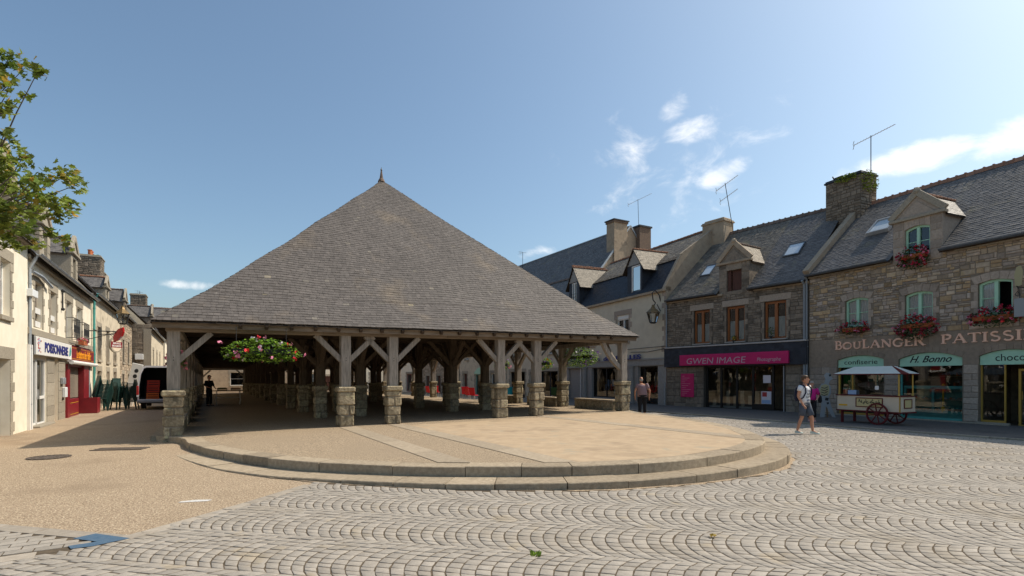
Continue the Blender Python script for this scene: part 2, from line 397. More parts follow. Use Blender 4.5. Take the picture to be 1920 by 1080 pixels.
    def mesh(s, name, shear=None, smooth=False):
        v = np.array(s.v, dtype=np.float64)
        if shear is not None: v[:, 2] += shear[0] + shear[1] * v[:, 0] + shear[2] * v[:, 1]
        me = bpy.data.meshes.new(name)
        me.from_pydata(v.tolist(), [], s.f)
        for k in s.mats: me.materials.append(MT[k])
        me.polygons.foreach_set('material_index', s.m)
        a = me.attributes.new('tone', 'FLOAT', 'FACE'); a.data.foreach_set('value', s.t)
        if smooth: me.polygons.foreach_set('use_smooth', [True] * len(s.f))
        me.update(); return me
    def build(s, name, parent=None, shear=None, smooth=False, weld=False, bevel=0):
        if not s.v: return None
        me = s.mesh(name, shear, smooth)
        if weld:
            bm = bmesh.new(); bm.from_mesh(me); bmesh.ops.remove_doubles(bm, verts=bm.verts, dist=1e-4); bmesh.ops.recalc_face_normals(bm, faces=bm.faces); bm.to_mesh(me); bm.free()
        o = bpy.data.objects.new(name, me); COL.objects.link(o)
        if parent is not None: o.parent = parent
        return o

def tag(o, label=None, cat=None, group=None, kind=None):
    if label: o['label'] = label
    if cat: o['category'] = cat
    if group: o['group'] = group
    if kind: o['kind'] = kind
    return o
def empty(name, loc, rz=0, label=None, cat=None, group=None):
    o = bpy.data.objects.new(name, None); COL.objects.link(o); o.location = loc; o.rotation_euler = (0, 0, rz)
    o.empty_display_size = .3
    return tag(o, label, cat, group)
def inst(name, me, parent=None, loc=(0, 0, 0), rz=0):
    o = bpy.data.objects.new(name, me); COL.objects.link(o); o.location = loc; o.rotation_euler = (0, 0, rz)
    if parent is not None: o.parent = parent
    return o
def W(r, p): return r.location + Matrix.Rotation(r.rotation_euler.z, 3, "Z") @ Vector(p)
def children(o): return [c for c in bpy.data.objects if c.parent == o]
def copy_tree(o, parent=None, kids=None):
    c = o.copy(); COL.objects.link(c)
    if parent is not None: c.parent = parent
    for ch in children(o): copy_tree(ch, c)
    return c

def text(name, body, x0, x1, z0, z1, y, mat, parent, ext=.012, shear=0.0, bold=0.0, rot=None):
    cu = bpy.data.curves.new(name, 'FONT'); cu.body = body; cu.size = 1; cu.shear = shear; cu.offset = bold; cu.extrude = 0.02; cu.resolution_u = 3
    t = bpy.data.objects.new('tmp_text', cu); COL.objects.link(t)
    dg = bpy.context.evaluated_depsgraph_get()
    me = bpy.data.meshes.new_from_object(t.evaluated_get(dg))
    bpy.data.objects.remove(t); bpy.data.curves.remove(cu)
    n = len(me.vertices); co = np.empty(n * 3); me.vertices.foreach_get('co', co); co = co.reshape(-1, 3)
    mn, mxv = co.min(0), co.max(0)
    out = np.empty_like(co)
    out[:, 0] = x0 + (co[:, 0] - mn[0]) / (mxv[0] - mn[0]) * (x1 - x0)
    out[:, 2] = z0 + (co[:, 1] - mn[1]) / (mxv[1] - mn[1]) * (z1 - z0)
    out[:, 1] = y - np.where(co[:, 2] > 0, ext, 0)
    me.vertices.foreach_set('co', out.ravel()); me.materials.clear(); me.materials.append(MT[mat]); me.name = name; me.update()
    o = bpy.data.objects.new(name, me); COL.objects.link(o)
    if parent is not None: o.parent = parent
    if rot: o.rotation_euler = rot
    return o

def slates(mb, O, U, V, L, H, urange, sh=.17, sw=(.15, .24), th=.012, rnd=R, jit=.008, alt=None):
    # covers the region of the plane O+u*U+v*V, 0<=v<=H, urange(v) -> (u0,u1)
    O, U, V = Vector(O), Vector(U).normalized(), Vector(V).normalized(); N = U.cross(V).normalized()
    rows = int(math.ceil(H / sh))
    for i in range(rows):
        v0 = i * sh; v1 = min(H, v0 + sh + .025)
        if v1 - v0 < .03: continue
        a0, b0 = urange(v0); a1, b1 = urange(v1)
        u = min(a0, a1) - rnd.random() * sw[0]
        rowt = rnd.uniform(-.06, .06)
        while u < max(b0, b1):
            w = rnd.uniform(*sw)
            l0, r0 = max(u, a0), min(u + w - .004, b0); l1, r1 = max(u, a1), min(u + w - .004, b1)
            u += w
            if r0 - l0 < .01 and r1 - l1 < .01: continue
            r0 = max(r0, l0); r1 = max(r1, l1)
            j = rnd.uniform(-jit, jit); tl = th * rnd.uniform(.7, 1.7); tr = th * rnd.uniform(.7, 1.7)
            P = lambda uu, vv, nn: O + U * uu + V * vv + N * nn
            A, B = P(l0, v0 + j, tl), P(r0, v0 + j, tr); C, D = P(r1, v1, 0.002), P(l1, v1, 0.002)
            tn = min(1, max(0, .5 + rowt + rnd.gauss(0, .22)))
            base = mb.mats[mb.cur]
            if alt and rnd.random() < alt[1]: mb.mat(alt[0])
            mb.face((A, B, C, D), tn); mb.face((P(l0, v0 + j, -.004), P(r0, v0 + j, -.004), B, A), tn * .6); mb.mat(base)

def rubble(mb, x0, x1, z0, z1, holes, y=0.0, ch=(.12, .28), cw=(.18, .55), proud=(.012, .03), rnd=R, gap=.012, split=.3, mats=None, panel=(.55, 1.5), band=(.38, .75)):
    """random rubble: short bands cut into panels, each panel with courses of its own"""
    base = mb.mats[mb.cur]
    zs = sorted({z0, z1} | {h for q in holes for h in (q[2], q[3]) if z0 < h < z1}); rows = []
    for a, b in zip(zs, zs[1:]):
        z = a
        while z < b - 1e-6:
            h = rnd.uniform(*band)
            if split == 0: h = rnd.uniform(*ch)
            if b - z - h < band[0] * .6: h = b - z if b - z < band[1] * 1.3 else (b - z) / 2
            if split == 0 and b - z - h < ch[0]: h = b - z
            rows.append((z, z + h)); z += h
    def stone(xa, xb, za, zb):
        g = gap * rnd.uniform(.35, 1.0); d = rnd.uniform(*proud); cf = min(.02, (zb - za) * .18)
        j = lambda: rnd.uniform(-.011, .011)
        xa, xb, za, zb = xa + g, xb - g, za + g * .8, zb - g * .8
        if xb - xa < .03 or zb - za < .02: return
        o = [(xa + j(), za + j()), (xb + j(), za + j()), (xb + j(), zb + j()), (xa + j(), zb + j())]
        i_ = [(o[0][0] + cf, o[0][1] + cf), (o[1][0] - cf, o[1][1] + cf), (o[2][0] - cf, o[2][1] - cf), (o[3][0] + cf, o[3][1] - cf)]
        V = [(a_, y + .004, c_) for a_, c_ in o] + [(a_, y - d + rnd.uniform(-.006, .004), c_) for a_, c_ in i_]
        if mats: mb.mat(rnd.choice(mats))
        mb.idx(V, [(4, 5, 6, 7), (0, 1, 5, 4), (1, 2, 6, 5), (2, 3, 7, 6), (3, 0, 4, 7)], min(1, max(0, rnd.gauss(.5, .27))))
    for a, b in rows:
        segs = [(x0, x1)]
        for hx0, hx1, hz0, hz1 in holes:
            if hz0 < (a + b) / 2 < hz1:
                ns = []
                for p, q in segs:
                    if hx1 <= p or hx0 >= q: ns.append((p, q)); continue
                    if hx0 > p + .03: ns.append((p, hx0))
                    if hx1 < q - .03: ns.append((hx1, q))
                segs = ns
        for p, q in segs:
            pz = p
            while pz < q - 1e-6:
                pw = rnd.uniform(*panel) if split else q - pz
                if q - pz - pw < panel[0] * .7: pw = q - pz
                z = a
                while z < b - 1e-6:
                    h = rnd.uniform(*ch) if split else b - a
                    if b - z - h < ch[0] * .8: h = b - z
                    x = pz
                    while x < pz + pw - 1e-6:
                        w = rnd.uniform(*cw) * (.6 + h / ch[1] * .6)
                        if pz + pw - x - w < cw[0] * .7: w = pz + pw - x
                        if split and rnd.random() < split and h > ch[0] * 1.35:
                            m = z + h * rnd.uniform(.38, .62); stone(x, x + w, z, m); stone(x, x + w, m, z + h)
                        else: stone(x, x + w, z, z + h)
                        x += w
                    z += h
                pz += pw
    mb.mat(base)

def wall_holes(mb, x0, x1, z0, z1, holes, y0=0.0, depth=.3):
    # front sheet with openings (x0,x1,z0,z1,rise); rise = height of the arch above z1; reveals go back by depth
    H = [(h[0], h[1], h[2], h[3], h[4] if len(h) > 4 else 0) for h in holes]
    xs = sorted({x0, x1} | {v for h in H for v in h[:2] if x0 < v < x1}); zs = sorted({z0, z1} | {v for h in H for v in (h[2], h[3] + h[4]) if z0 < v < z1})
    for a, b in zip(xs, xs[1:]):
        for c, d in zip(zs, zs[1:]):
            mx_, mz_ = (a + b) / 2, (c + d) / 2
            if any(h[0] < mx_ < h[1] and h[2] < mz_ < h[3] + h[4] for h in H): continue
            mb.face(((a, y0, c), (b, y0, c), (b, y0, d), (a, y0, d)))
    for a, b, c, d, r in H:
        y1 = y0 + depth
        mb.face(((a, y0, c), (a, y1, c), (b, y1, c), (b, y0, c))); mb.face(((a, y0, c), (a, y0, d), (a, y1, d), (a, y1, c))); mb.face(((b, y0, c), (b, y1, c), (b, y1, d), (b, y0, d)))
        n = 10 if r else 1
        arc = [(a + (b - a) * i / n, d + r * (1 - (2 * i / n - 1) ** 2)) for i in range(n + 1)]
        for (p, pz), (q, qz) in zip(arc, arc[1:]):
            mb.face(((p, y0, pz), (p, y1, pz), (q, y1, qz), (q, y0, qz)))
            if r: mb.face(((p, y0, pz), (q, y0, qz), (q, y0, d + r), (p, y0, d + r)))

def surround(mb, x0, x1, z0, z1, rise=0, jw=(.16, .30), head=.30, y=0.0, proud=.02, rnd=R, lintel=False, sill=False):
    # dressed stones round an opening: jamb blocks and a lintel or voussoirs
    z = z0
    k = 0
    while z < z1 - .02:
        h = min(rnd.uniform(.24, .36), z1 - z)
        if z1 - z - h < .12: h = z1 - z
        w = jw[k % 2]; k += 1
        for xa, xb in ((x0 - w, x0), (x1, x1 + w)):
            mb.box(xa + .004, xb - .004, y - proud, y + .02, z + .004, z + h - .004, rnd.random(), .006)
        z += h
    if rise or not lintel:
        n = 5
        for i in range(n):
            a = x0 - .1 + (x1 - x0 + .2) * i / n + .005; b = x0 - .1 + (x1 - x0 + .2) * (i + 1) / n - .005
            cz = lambda x: z1 + rise * (1 - ((2 * min(max(x, x0), x1) - x0 - x1) / (x1 - x0)) ** 2)
            fan = lambda x: (x - (x0 + x1) / 2) * .22
            mb.prism([(a, cz(a)), (b, cz(b)), (b + fan(b), cz(b) + head * (1.0)), (a + fan(a), cz(a) + head)], y - proud, y + .02, rnd.random())
    else:
        mb.box(x0 - jw[1], x1 + jw[1], y - proud, y + .02, z1 + .004, z1 + head, rnd.random(), .008)
    if sill: mb.box(x0 - .1, x1 + .1, y - proud - .06, y + .02, z0 - .14, z0 - .003, rnd.random(), .01)

def window(parent, x0, x1, z0, z1, y=.18, rise=0, fr='mint', w=.065, leaves=2, bars=1, pane='glass', curtain=None, half=False, name='window', dark=True, open_right=False, label=None):
    f = MB().mat(fr)
    arc = lambda x: z1 + rise * (1 - ((2 * x - x0 - x1) / (x1 - x0)) ** 2)
    t = .05
    f.box(x0, x0 + w, y - t, y + t, z0, z1, None, .004); f.box(x1 - w, x1, y - t, y + t, z0, z1, None, .004)
    f.box(x0 + w, x1 - w, y - t, y + t, z0, z0 + w, None, .004)
    n = 8 if rise else 1
    for i in range(n):
        a, b = x0 + (x1 - x0) * i / n, x0 + (x1 - x0) * (i + 1) / n
        f.prism([(a, arc(a) - w * 1.15), (b, arc(b) - w * 1.15), (b, arc(b)), (a, arc(a))], y - t + .002, y + t - .002)
    xm = (x0 + x1) / 2
    if leaves == 2: f.box(xm - w * .75, xm + w * .75, y - t - .012, y + t, z0 + w, arc(xm) - w, None, .004)
    segs = [(x0 + w, xm - w * .75), (xm + w * .75, x1 - w)] if leaves == 2 else [(x0 + w, x1 - w)]
    if open_right: segs = segs[:1]
    for a, b in segs:
        for i in range(bars):
            zz = z0 + (z1 - z0) * (i + 1) / (bars + 1) + rise * .3
            f.box(a, b, y - .02, y + .02, zz - .014, zz + .014)
    o = f.build(name, parent)
    if label: o['label'] = label
    g = MB().mat(pane)
    for a, b in segs:
        k = 5 if rise else 1
        for i in range(k):
            p, q = a + (b - a) * i / k, a + (b - a) * (i + 1) / k
            g.face(((p, y + .012, z0 + w), (q, y + .012, z0 + w), (q, y + .012, arc(q) - w), (p, y + .012, arc(p) - w)))
    g.build('pane', o)
    if curtain:
        c = MB().mat(curtain)
        for a, b in segs:
            top = z0 + (z1 - z0) * (.62 if half else 1) + (0 if half else rise * .6); n = 14
            for i in range(n):
                p, q = a + (b - a) * i / n, a + (b - a) * (i + 1) / n
                dy = lambda i: y + .05 + .018 * math.sin(i * 1.9)
                zt = lambda i: top - w * .6 + (.012 if half and i % 2 else 0)
                c.face(((p, dy(i), z0 + w), (q, dy(i + 1), z0 + w), (q, dy(i + 1), zt(i + 1)), (p, dy(i), zt(i))))
        c.build('curtain', o)
    if dark:
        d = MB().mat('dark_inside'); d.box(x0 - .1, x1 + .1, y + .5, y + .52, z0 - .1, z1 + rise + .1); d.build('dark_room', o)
    return o
# ---------------------------------------------------------------- ground
def catmull(P, per=4):
    out = []
    for i in range(len(P) - 1):
        p0, p1, p2, p3 = P[max(i - 1, 0)], P[i], P[i + 1], P[min(i + 2, len(P) - 1)]
        for k in range(per):
            t = k / per
            out.append(tuple(.5 * (2 * p1[j] + (p2[j] - p0[j]) * t + (2 * p0[j] - 5 * p1[j] + 4 * p2[j] - p3[j]) * t * t + (3 * p1[j] - p0[j] - 3 * p2[j] + p3[j]) * t ** 3) for j in (0, 1)))
    out.append(P[-1]); return out
def inside(poly, x, y):
    c = False; j = len(poly) - 1
    for i in range(len(poly)):
        if (poly[i][1] > y) != (poly[j][1] > y) and x < (poly[j][0] - poly[i][0]) * (y - poly[i][1]) / (poly[j][1] - poly[i][1]) + poly[i][0]: c = not c
        j = i
    return c
def inside_np(poly, X, Y):
    c = np.zeros(X.shape, bool); j = len(poly) - 1
    for i in range(len(poly)):
        xi, yi = poly[i]; xj, yj = poly[j]
        if yi != yj: c ^= ((yi > Y) != (yj > Y)) & (X < (xj - xi) * (Y - yi) / (yj - yi) + xi)
        j = i
    return c

gd = MB().mat('gravel')
ys = [(-60, 0), (24, 0), (90, -.42), (900, -.42)]
for (a, za), (b, zb) in zip(ys, ys[1:]):
    gd.face(((-500, a, za), (500, a, za), (500, b, zb), (-500, b, zb)))
tag(gd.build('gravel_ground'), 'tan gravel asphalt ground of the square', 'ground', kind='structure')

# market hall frame: s along the front, t into the hall
L0 = Vector((-9.1, 14.35, 0)); TH = rad(29.5); CS, SN = math.cos(TH), math.sin(TH)
def hw(s, t): return (L0.x + CS * s - SN * t, L0.y + SN * s + CS * t)
ZC, KS, KT = .1485, .01305, -.0055
def zf(s, t): return ZC + KS * s + KT * t
def zfw(x, y):
    dx_, dy_ = x - L0.x, y - L0.y
    return zf(CS * dx_ + SN * dy_, -SN * dx_ + CS * dy_)
HW, HLEN, BAY = 15.7, 55.9, 4.3

up_pts = [hw(-.42, .25), (-8.49, 13.75), (-7.75, 12.75), (-6.89, 11.86), (-6.03, 11.07), (-5.31, 10.5), (-4.78, 10.11), (-4.13, 9.72), (-3.5, 9.42), (-2.39, 9.02), (-1.41, 8.78), (-.23, 8.64), (.92, 8.6), (1.65, 8.69), (2.31, 8.84), (2.86, 9.06), (3.52, 9.43), (4.19, 9.94), (4.87, 10.6), (5.45, 11.49), (5.88, 12.76), (6.11, 14.38), (6.09, 16.14), (5.76, 18.28), (5.3, 19.9), (4.95, 21.2), hw(16.2, .2)]
lo_pts = [hw(-.55, .1), (-9.06, 13.75), (-8.1, 12.5), (-7.16, 11.47), (-6.2, 10.5), (-5.38, 9.82), (-4.6, 9.33), (-3.89, 8.98), (-2.77, 8.57), (-2.23, 8.41), (-1.3, 8.17), (-.45, 8.07), (.73, 8.05), (1.54, 8.12), (2.11, 8.28), (2.89, 8.55), (3.4, 8.8), (4.17, 9.27), (5.01, 9.98), (5.65, 10.85), (6.19, 12.11), (6.42, 13.3), (6.45, 14.6), (6.3, 16.2)]
up_line, lo_line = catmull(up_pts), catmull(lo_pts)
def zlow(x, y): return zfw(x, y) - .166
def offset_in(line, d):
    out = []
    for i, p in enumerate(line):
        a, b = line[max(i - 1, 0)], line[min(i + 1, len(line) - 1)]
        tx, ty = b[0] - a[0], b[1] - a[1]; l = math.hypot(tx, ty) or 1
        out.append((p[0] - ty / l * d, p[1] + tx / l * d))
    return out
def kerb_ring(line, width, zt, zb, name, parent, seg, seed, gap=.007):
    rnd = random.Random(seed); mb = MB().mat('step_stone')
    acc = [0]
    for a, b in zip(line, line[1:]): acc.append(acc[-1] + math.hypot(b[0] - a[0], b[1] - a[1]))
    inner = offset_in(line, width)
    def at(d, ln):
        d = min(max(d, 0), acc[-1] - 1e-6)
        i = max(k for k in range(len(acc) - 1) if acc[k] <= d); f = (d - acc[i]) / max(acc[i + 1] - acc[i], 1e-9)
        return (ln[i][0] + (ln[i + 1][0] - ln[i][0]) * f, ln[i][1] + (ln[i + 1][1] - ln[i][1]) * f)
    d = 0
    while d < acc[-1] - .05:
        w = rnd.uniform(*seg); e = min(d + w, acc[-1])
        if acc[-1] - e < .5: e = acc[-1]
        n = max(2, int((e - d) / .25)); tn = rnd.random(); dz = rnd.uniform(-.006, .006); push = rnd.uniform(-.012, .012)
        ds = [d + gap + (e - d - 2 * gap) * i / n for i in range(n + 1)]
        o = [at(q, line) for q in ds]; inn = [at(q, inner) for q in ds]
        cx_, cy_ = 0, 0
        o = [(p[0] + (p[0] - q[0]) / width * push, p[1] + (p[1] - q[1]) / width * push) for p, q in zip(o, inn)]
        c = .012
        V = []
        for p, q in zip(o, inn):
            ux, uy = (q[0] - p[0]) / width, (q[1] - p[1]) / width
            z = zt(*p) + dz
            V += [(p[0], p[1], zb(*p)), (p[0] + rnd.uniform(-.004, .004), p[1] + rnd.uniform(-.004, .004), z - c + rnd.uniform(-.004, .003)), (p[0] + ux * c, p[1] + uy * c, z), (q[0], q[1], zt(*q) + dz), (q[0], q[1], zb(*q))]
        F = []
        for i in range(n):
            for k in range(4): F.append((5 * i + k, 5 * (i + 1) + k, 5 * (i + 1) + k + 1, 5 * i + k + 1))
        F += [(4, 3, 2, 1, 0), tuple(5 * n + k for k in range(5))]
        mb.idx(V, F, tn); d = e
    return mb.build(name, parent)

platform = empty('stone_platform', (0, 0, 0)); tag(platform, 'low round-fronted stone platform with two kerb steps under the market hall', 'platform', kind='structure')
kerb_ring(lo_line, .55, zlow, lambda x, y: -.3, 'lower_step', platform, (.75, 1.35), 3)
kerb_ring(up_line, .40, lambda x, y: zfw(x, y), lambda x, y: zfw(x, y) - .25, 'upper_step', platform, (.8, 1.5), 5)
inner_up = offset_in(up_line, .395)
fl = MB().mat('floor_coarse')
floor_poly = inner_up + [hw(16.1, 57), hw(-.4, 57), hw(-.4, .4)]
fl.sheet(floor_poly, lambda x, y: zfw(x, y) - .004)
fl.build('floor', platform)
wallb = MB().mat('step_stone')                                   # edges of the floor along the hall's long sides
for s_ in (-.42, 16.12):
    for k in range(28):
        a, b = k * 2.05 + .25, (k + 1) * 2.05 + .24
        wallb.idx([(*hw(s_ - .12, a), -.5), (*hw(s_ + .16, a), -.5), (*hw(s_ + .16, b), -.5), (*hw(s_ - .12, b), -.5), (*hw(s_ - .12, a), zf(s_, a) + .002), (*hw(s_ + .16, a), zf(s_, a) + .002), (*hw(s_ + .16, b), zf(s_, b) + .002), (*hw(s_ - .12, b), zf(s_, b) + .002)],
                  [(4, 5, 6, 7), (0, 1, 5, 4), (1, 2, 6, 5), (2, 3, 7, 6), (3, 0, 4, 7)], R.random())
wallb.build('edge_kerb', platform)
def clip(poly, nx, ny, c):
    out = []
    for i in range(len(poly)):
        a, b = poly[i], poly[(i + 1) % len(poly)]; da, db = nx * a[0] + ny * a[1] - c, nx * b[0] + ny * b[1] - c
        if da >= 0: out.append(a)
        if (da >= 0) != (db >= 0):
            f = da / (da - db); out.append((a[0] + (b[0] - a[0]) * f, a[1] + (b[1] - a[1]) * f))
    return out
def st_clip(poly, s0, s1, t1):
    P = clip(poly, CS, SN, CS * L0.x + SN * L0.y + s0); P = clip(P, -CS, -SN, -(CS * L0.x + SN * L0.y + s1))
    return clip(P, SN, -CS, SN * L0.x - CS * L0.y - t1)
front_poly = inner_up[2:-1]
sm = MB().mat('floor_smooth'); stp = MB().mat('strip_stone')
sm.sheet(st_clip(front_poly, 6.25, 11.25, -.9), lambda x, y: zfw(x, y) + .001)
sm.sheet(st_clip(front_poly, 11.75, 30, -.5), lambda x, y: zfw(x, y) + .001)
sm.build('smooth_floor_panel', platform)
for s_ in (4.5, 6.0, 11.5):
    a = -.35
    while a > -12:
        b = a - R.uniform(1.2, 2.2); P = st_clip(st_clip(front_poly, s_ - .24, s_ + .24, a), -99, 99, a)
        P = clip(P, -SN, CS, -(SN * L0.x - CS * L0.y) + b + .008)
        if len(P) > 2: stp.sheet(P, lambda x, y: zfw(x, y) + .005, R.random())
        a = b
stp.build('stone_strip', platform)

# cobbled part of the square: every stone is a little block of its own in one sheet of paving
bed_poly = [(-3.3, 9.3), (-3.16, 8.54), (-3.5, 7.3), (-4.07, 5.61), (-4.5, 5.06), (-5.35, 4.46), (-6.6, 3.65), (-8.5, 2.4), (-9, 1.0), (16, 1.0), (16.5, 9.5), (14.6, 13.4), (13.3, 15.0), (11.9, 17.2), (10.3, 20.5), (8.2, 24.3), (5.5, 28.5), (4.4, 26), (4.6, 22), (3, 16), (0, 12)]
bed = MB().mat('joint_sand'); bed.sheet(bed_poly, .0065); bed.build('cobble_joints')
tag(bpy.data.objects['cobble_joints'], 'sandy bed showing between the cobbles', 'joints', kind='structure')
lo_poly = lo_line + [(6.2, 17.5), (5.8, 18.3), (5.4, 20), (5.1, 21.2), hw(16.35, .2), hw(16.35, 30), hw(-.5, 30)]
def fan_stones():
    rs = np.random.RandomState(4)
    ang = rad(-12); ca, sa = math.cos(ang), math.sin(ang)
    W, RR, step, nst = .98, .70, .135, 9
    ycs = np.cumsum(rs.uniform(1.04, 1.2, 60)) - 4
    amin, amax = rad(-48), rad(40)
    rows = []
    for j in range(0, 44):
        W = ycs[j + 1] - ycs[j]; RR = W / 1.386; yc = ycs[j] + RR * .743; off = (j % 2) * .03 + rs.rand() * .02; wob = j * .35
        for i in range(-90, 240):
            c0 = i * step + off + .012 * math.sin(i * .7 + wob) ; c1 = (i + 1) * step + off + .012 * math.sin((i + 1) * .7 + wob)
            px_ = (c0 - RR) * ca - yc * sa; py_ = (c0 - RR) * sa + yc * ca
            if py_ < 1.0 or py_ > 29 or px_ < -9.5 or px_ > 17: continue
            cuts = np.linspace(amin, amax, nst + 1); cuts[1:-1] += rs.uniform(-.035, .035, nst - 1)
            for k in range(nst):
                rows.append((c0, c1, cuts[k], cuts[k + 1], yc, RR))
    A = np.array(rows); c0, c1, a0, a1, yc, RR = A.T
    g = .0082
    def pt(c, a): return c - RR * np.cos(a), RR * np.sin(a)
    q = [pt(c0, a0), pt(c1, a0), pt(c1, a1), pt(c0, a1)]
    P = np.stack([np.stack(v, -1) for v in q], 1)             # n,4,2
    ctr = P.mean(1, keepdims=True); sz = np.linalg.norm(P - ctr, axis=2, keepdims=True)
    er = (P[:, 1] - P[:, 0] + P[:, 2] - P[:, 3]) / 2; et = (P[:, 3] - P[:, 0] + P[:, 2] - P[:, 1]) / 2
    lr, lt = np.linalg.norm(er, axis=1)[:, None, None], np.linalg.norm(et, axis=1)[:, None, None]
    sr = np.array([-1, 1, 1, -1])[None, :, None]; st_ = np.array([-1, -1, 1, 1])[None, :, None]
    P = P - sr * er[:, None] / lr * .0072 - st_ * et[:, None] / lt * .0085 + rs.uniform(-.0045, .0045, P.shape)
    P[..., 1] += yc[:, None]
    X = P[..., 0] * ca - P[..., 1] * sa; Y = P[..., 0] * sa + P[..., 1] * ca
    cx_, cy_ = X.mean(1), Y.mean(1)
    keep = inside_np(bed_poly, cx_, cy_)
    for k in range(4): keep &= ~inside_np(lo_poly, X[:, k], Y[:, k])
    keep &= np.array([True] * len(cx_))
    X, Y, cx_, cy_ = X[keep], Y[keep], cx_[keep], cy_[keep]; n = len(X)
    ix = cx_[:, None] + (X - cx_[:, None]) * .965; iy = cy_[:, None] + (Y - cy_[:, None]) * .965
    h = .0100 + rs.uniform(-.0015, .0025, (n, 1)); tx = rs.normal(0, .010, (n, 1)); ty = rs.normal(0, .010, (n, 1))
    zt = h + tx * (ix - cx_[:, None]) + ty * (iy - cy_[:, None])
    V = np.empty((n, 8, 3)); V[:, :4, 0] = X; V[:, :4, 1] = Y; V[:, :4, 2] = zt - .0012; V[:, 4:, 0] = ix; V[:, 4:, 1] = iy; V[:, 4:, 2] = zt
    # lower skirt handled by outer ring dipping into the bed
    S = np.empty((n, 4, 3)); S[:, :, 0] = X; S[:, :, 1] = Y; S[:, :, 2] = -.004
    V = np.concatenate([S, V], 1)                              # 12 verts
    fb = np.array([(8, 9, 10, 11)] + [(a, (a + 1) % 4, 4 + (a + 1) % 4, 4 + a) for a in range(4)] + [(4 + a, 4 + (a + 1) % 4, 8 + (a + 1) % 4, 8 + a) for a in range(4)])
    F = (fb[None] + (np.arange(n) * 12)[:, None, None]).reshape(-1)
    me = bpy.data.meshes.new('cobbles'); me.vertices.add(n * 12); me.vertices.foreach_set('co', V.ravel())
    me.loops.add(len(F)); me.loops.foreach_set('vertex_index', F.astype(np.int32))
    npoly = len(F) // 4; me.polygons.add(npoly); me.polygons.foreach_set('loop_start', np.arange(npoly, dtype=np.int32) * 4)
    me.update(calc_edges=True); me.validate()
    tn = np.repeat(np.clip(rs.normal(.5, .26, n), 0, 1), 9); a = me.attributes.new('tone', 'FLOAT', 'FACE'); a.data.foreach_set('value', tn.astype(np.float32))
    me.materials.append(MT['cobble'])
    o = bpy.data.objects.new('cobbled_road', me); COL.objects.link(o)
    tag(o, 'pale granite setts laid in fans across the square', 'road', kind='structure')
fan_stones()
sd = MB().mat('gravel'); prev = None; rsd_ = random.Random(5)          # sand washed up against the lower step
for i, (p, o_) in enumerate(zip(lo_line, offset_in(lo_line, -1))):
    w_ = rsd_.uniform(.03, .13) if p[0] > .8 else rsd_.uniform(.0, .05)
    c_ = (p[0] + (o_[0] - p[0]) * w_, p[1] + (o_[1] - p[1]) * w_)
    if prev and p[0] > -4: sd.face(((*prev[0], .0135), (*prev[1], .0115), (*c_, .0115), (*p, .0135)))
    prev = (p, c_)
tag(sd.build('sand_edge'), 'thin drift of sand along the foot of the lower step', 'sand', kind='structure')
# slabs set in the cobbles, the slab edging, and the straight-laid corner
sl = MB().mat('slab')
def slab_row(mb, line, w, lens, rnd, z=.018):
    for (ax_, ay_), (bx_, by_) in zip(line, line[1:]):
        vx, vy = bx_ - ax_, by_ - ay_; l = math.hypot(vx, vy); vx /= l; vy /= l; d = 0
        while d < l - .02:
            e = min(l, d + rnd.uniform(*lens))
            if l - e < .2: e = l
            g = .008; pts = []
            for dd, ww in ((d + g, -w / 2), (e - g, -w / 2), (e - g, w / 2), (d + g, w / 2)):
                pts.append((ax_ + vx * dd - vy * ww, ay_ + vy * dd + vx * ww))
            dz_ = rnd.uniform(-.003, .003)
            V = [(x, y, -.005) for x, y in pts] + [(x, y, z + dz_) for x, y in pts]
            mb.idx(V, [(4, 5, 6, 7), (0, 1, 5, 4), (1, 2, 6, 5), (2, 3, 7, 6), (3, 0, 4, 7)], rnd.random()); d = e
slab_row(sl.mat('slab'), [(-3.22, 8.45), (-3.55, 7.2), (-4.1, 5.58)], .16, (.3, .7), R, .012)
slab_row(sl, [(-9.5, 6.95), (-5.81, 6.05), (-4.1, 5.63)], .2, (.5, 1.0), R, .012)
slab_row(sl, [(-4.55, 5.1), (-5.4, 4.5), (-6.6, 3.7)], .2, (.4, .8), R, .012)
sl.build('slab_edging'); tag(bpy.data.objects['slab_edging'], 'flat stone slabs edging the cobbles', 'slabs', kind='structure')
bk = MB().mat('cobble')
corner_poly = [(-9.5, 6.82), (-5.81, 5.93), (-4.25, 5.55), (-4.62, 5.17), (-5.45, 4.6), (-6.6, 3.82), (-8.5, 2.6), (-11, 4)]
cb = MB().mat('joint_sand'); cb.sheet([(-9.6, 6.9), (-5.81, 6.0), (-4.1, 5.55), (-4.5, 5.06), (-5.35, 4.46), (-6.6, 3.65), (-8.5, 2.4), (-11.5, 4)], .0035); cb.build('corner_joints'); tag(bpy.data.objects['corner_joints'], 'sandy bed showing between the straight-laid paving blocks', 'joints', kind='structure')
for i in range(-30, 30):
    for j in range(-20, 20):
        a = rad(33); u0 = i * .225 + (j % 2) * .112; v0 = j * .135
        P = [(u0 + .006, v0 + .006), (u0 + .217, v0 + .006), (u0 + .217, v0 + .128), (u0 + .006, v0 + .128)]
        P = [(-6.5 + x * math.cos(a) - y * math.sin(a), 4.5 + x * math.sin(a) + y * math.cos(a)) for x, y in P]
        if inside(corner_poly, sum(p[0] for p in P) / 4, sum(p[1] for p in P) / 4):
            h = .0095 + R.uniform(-.002, .002); k = [h + R.uniform(-.001, .001) for _ in range(4)]
            bk.idx([(x, y, -.004) for x, y in P] + [(x, y, k[q]) for q, (x, y) in enumerate(P)], [(4, 5, 6, 7), (0, 1, 5, 4), (1, 2, 6, 5), (2, 3, 7, 6), (3, 0, 4, 7)], R.random())
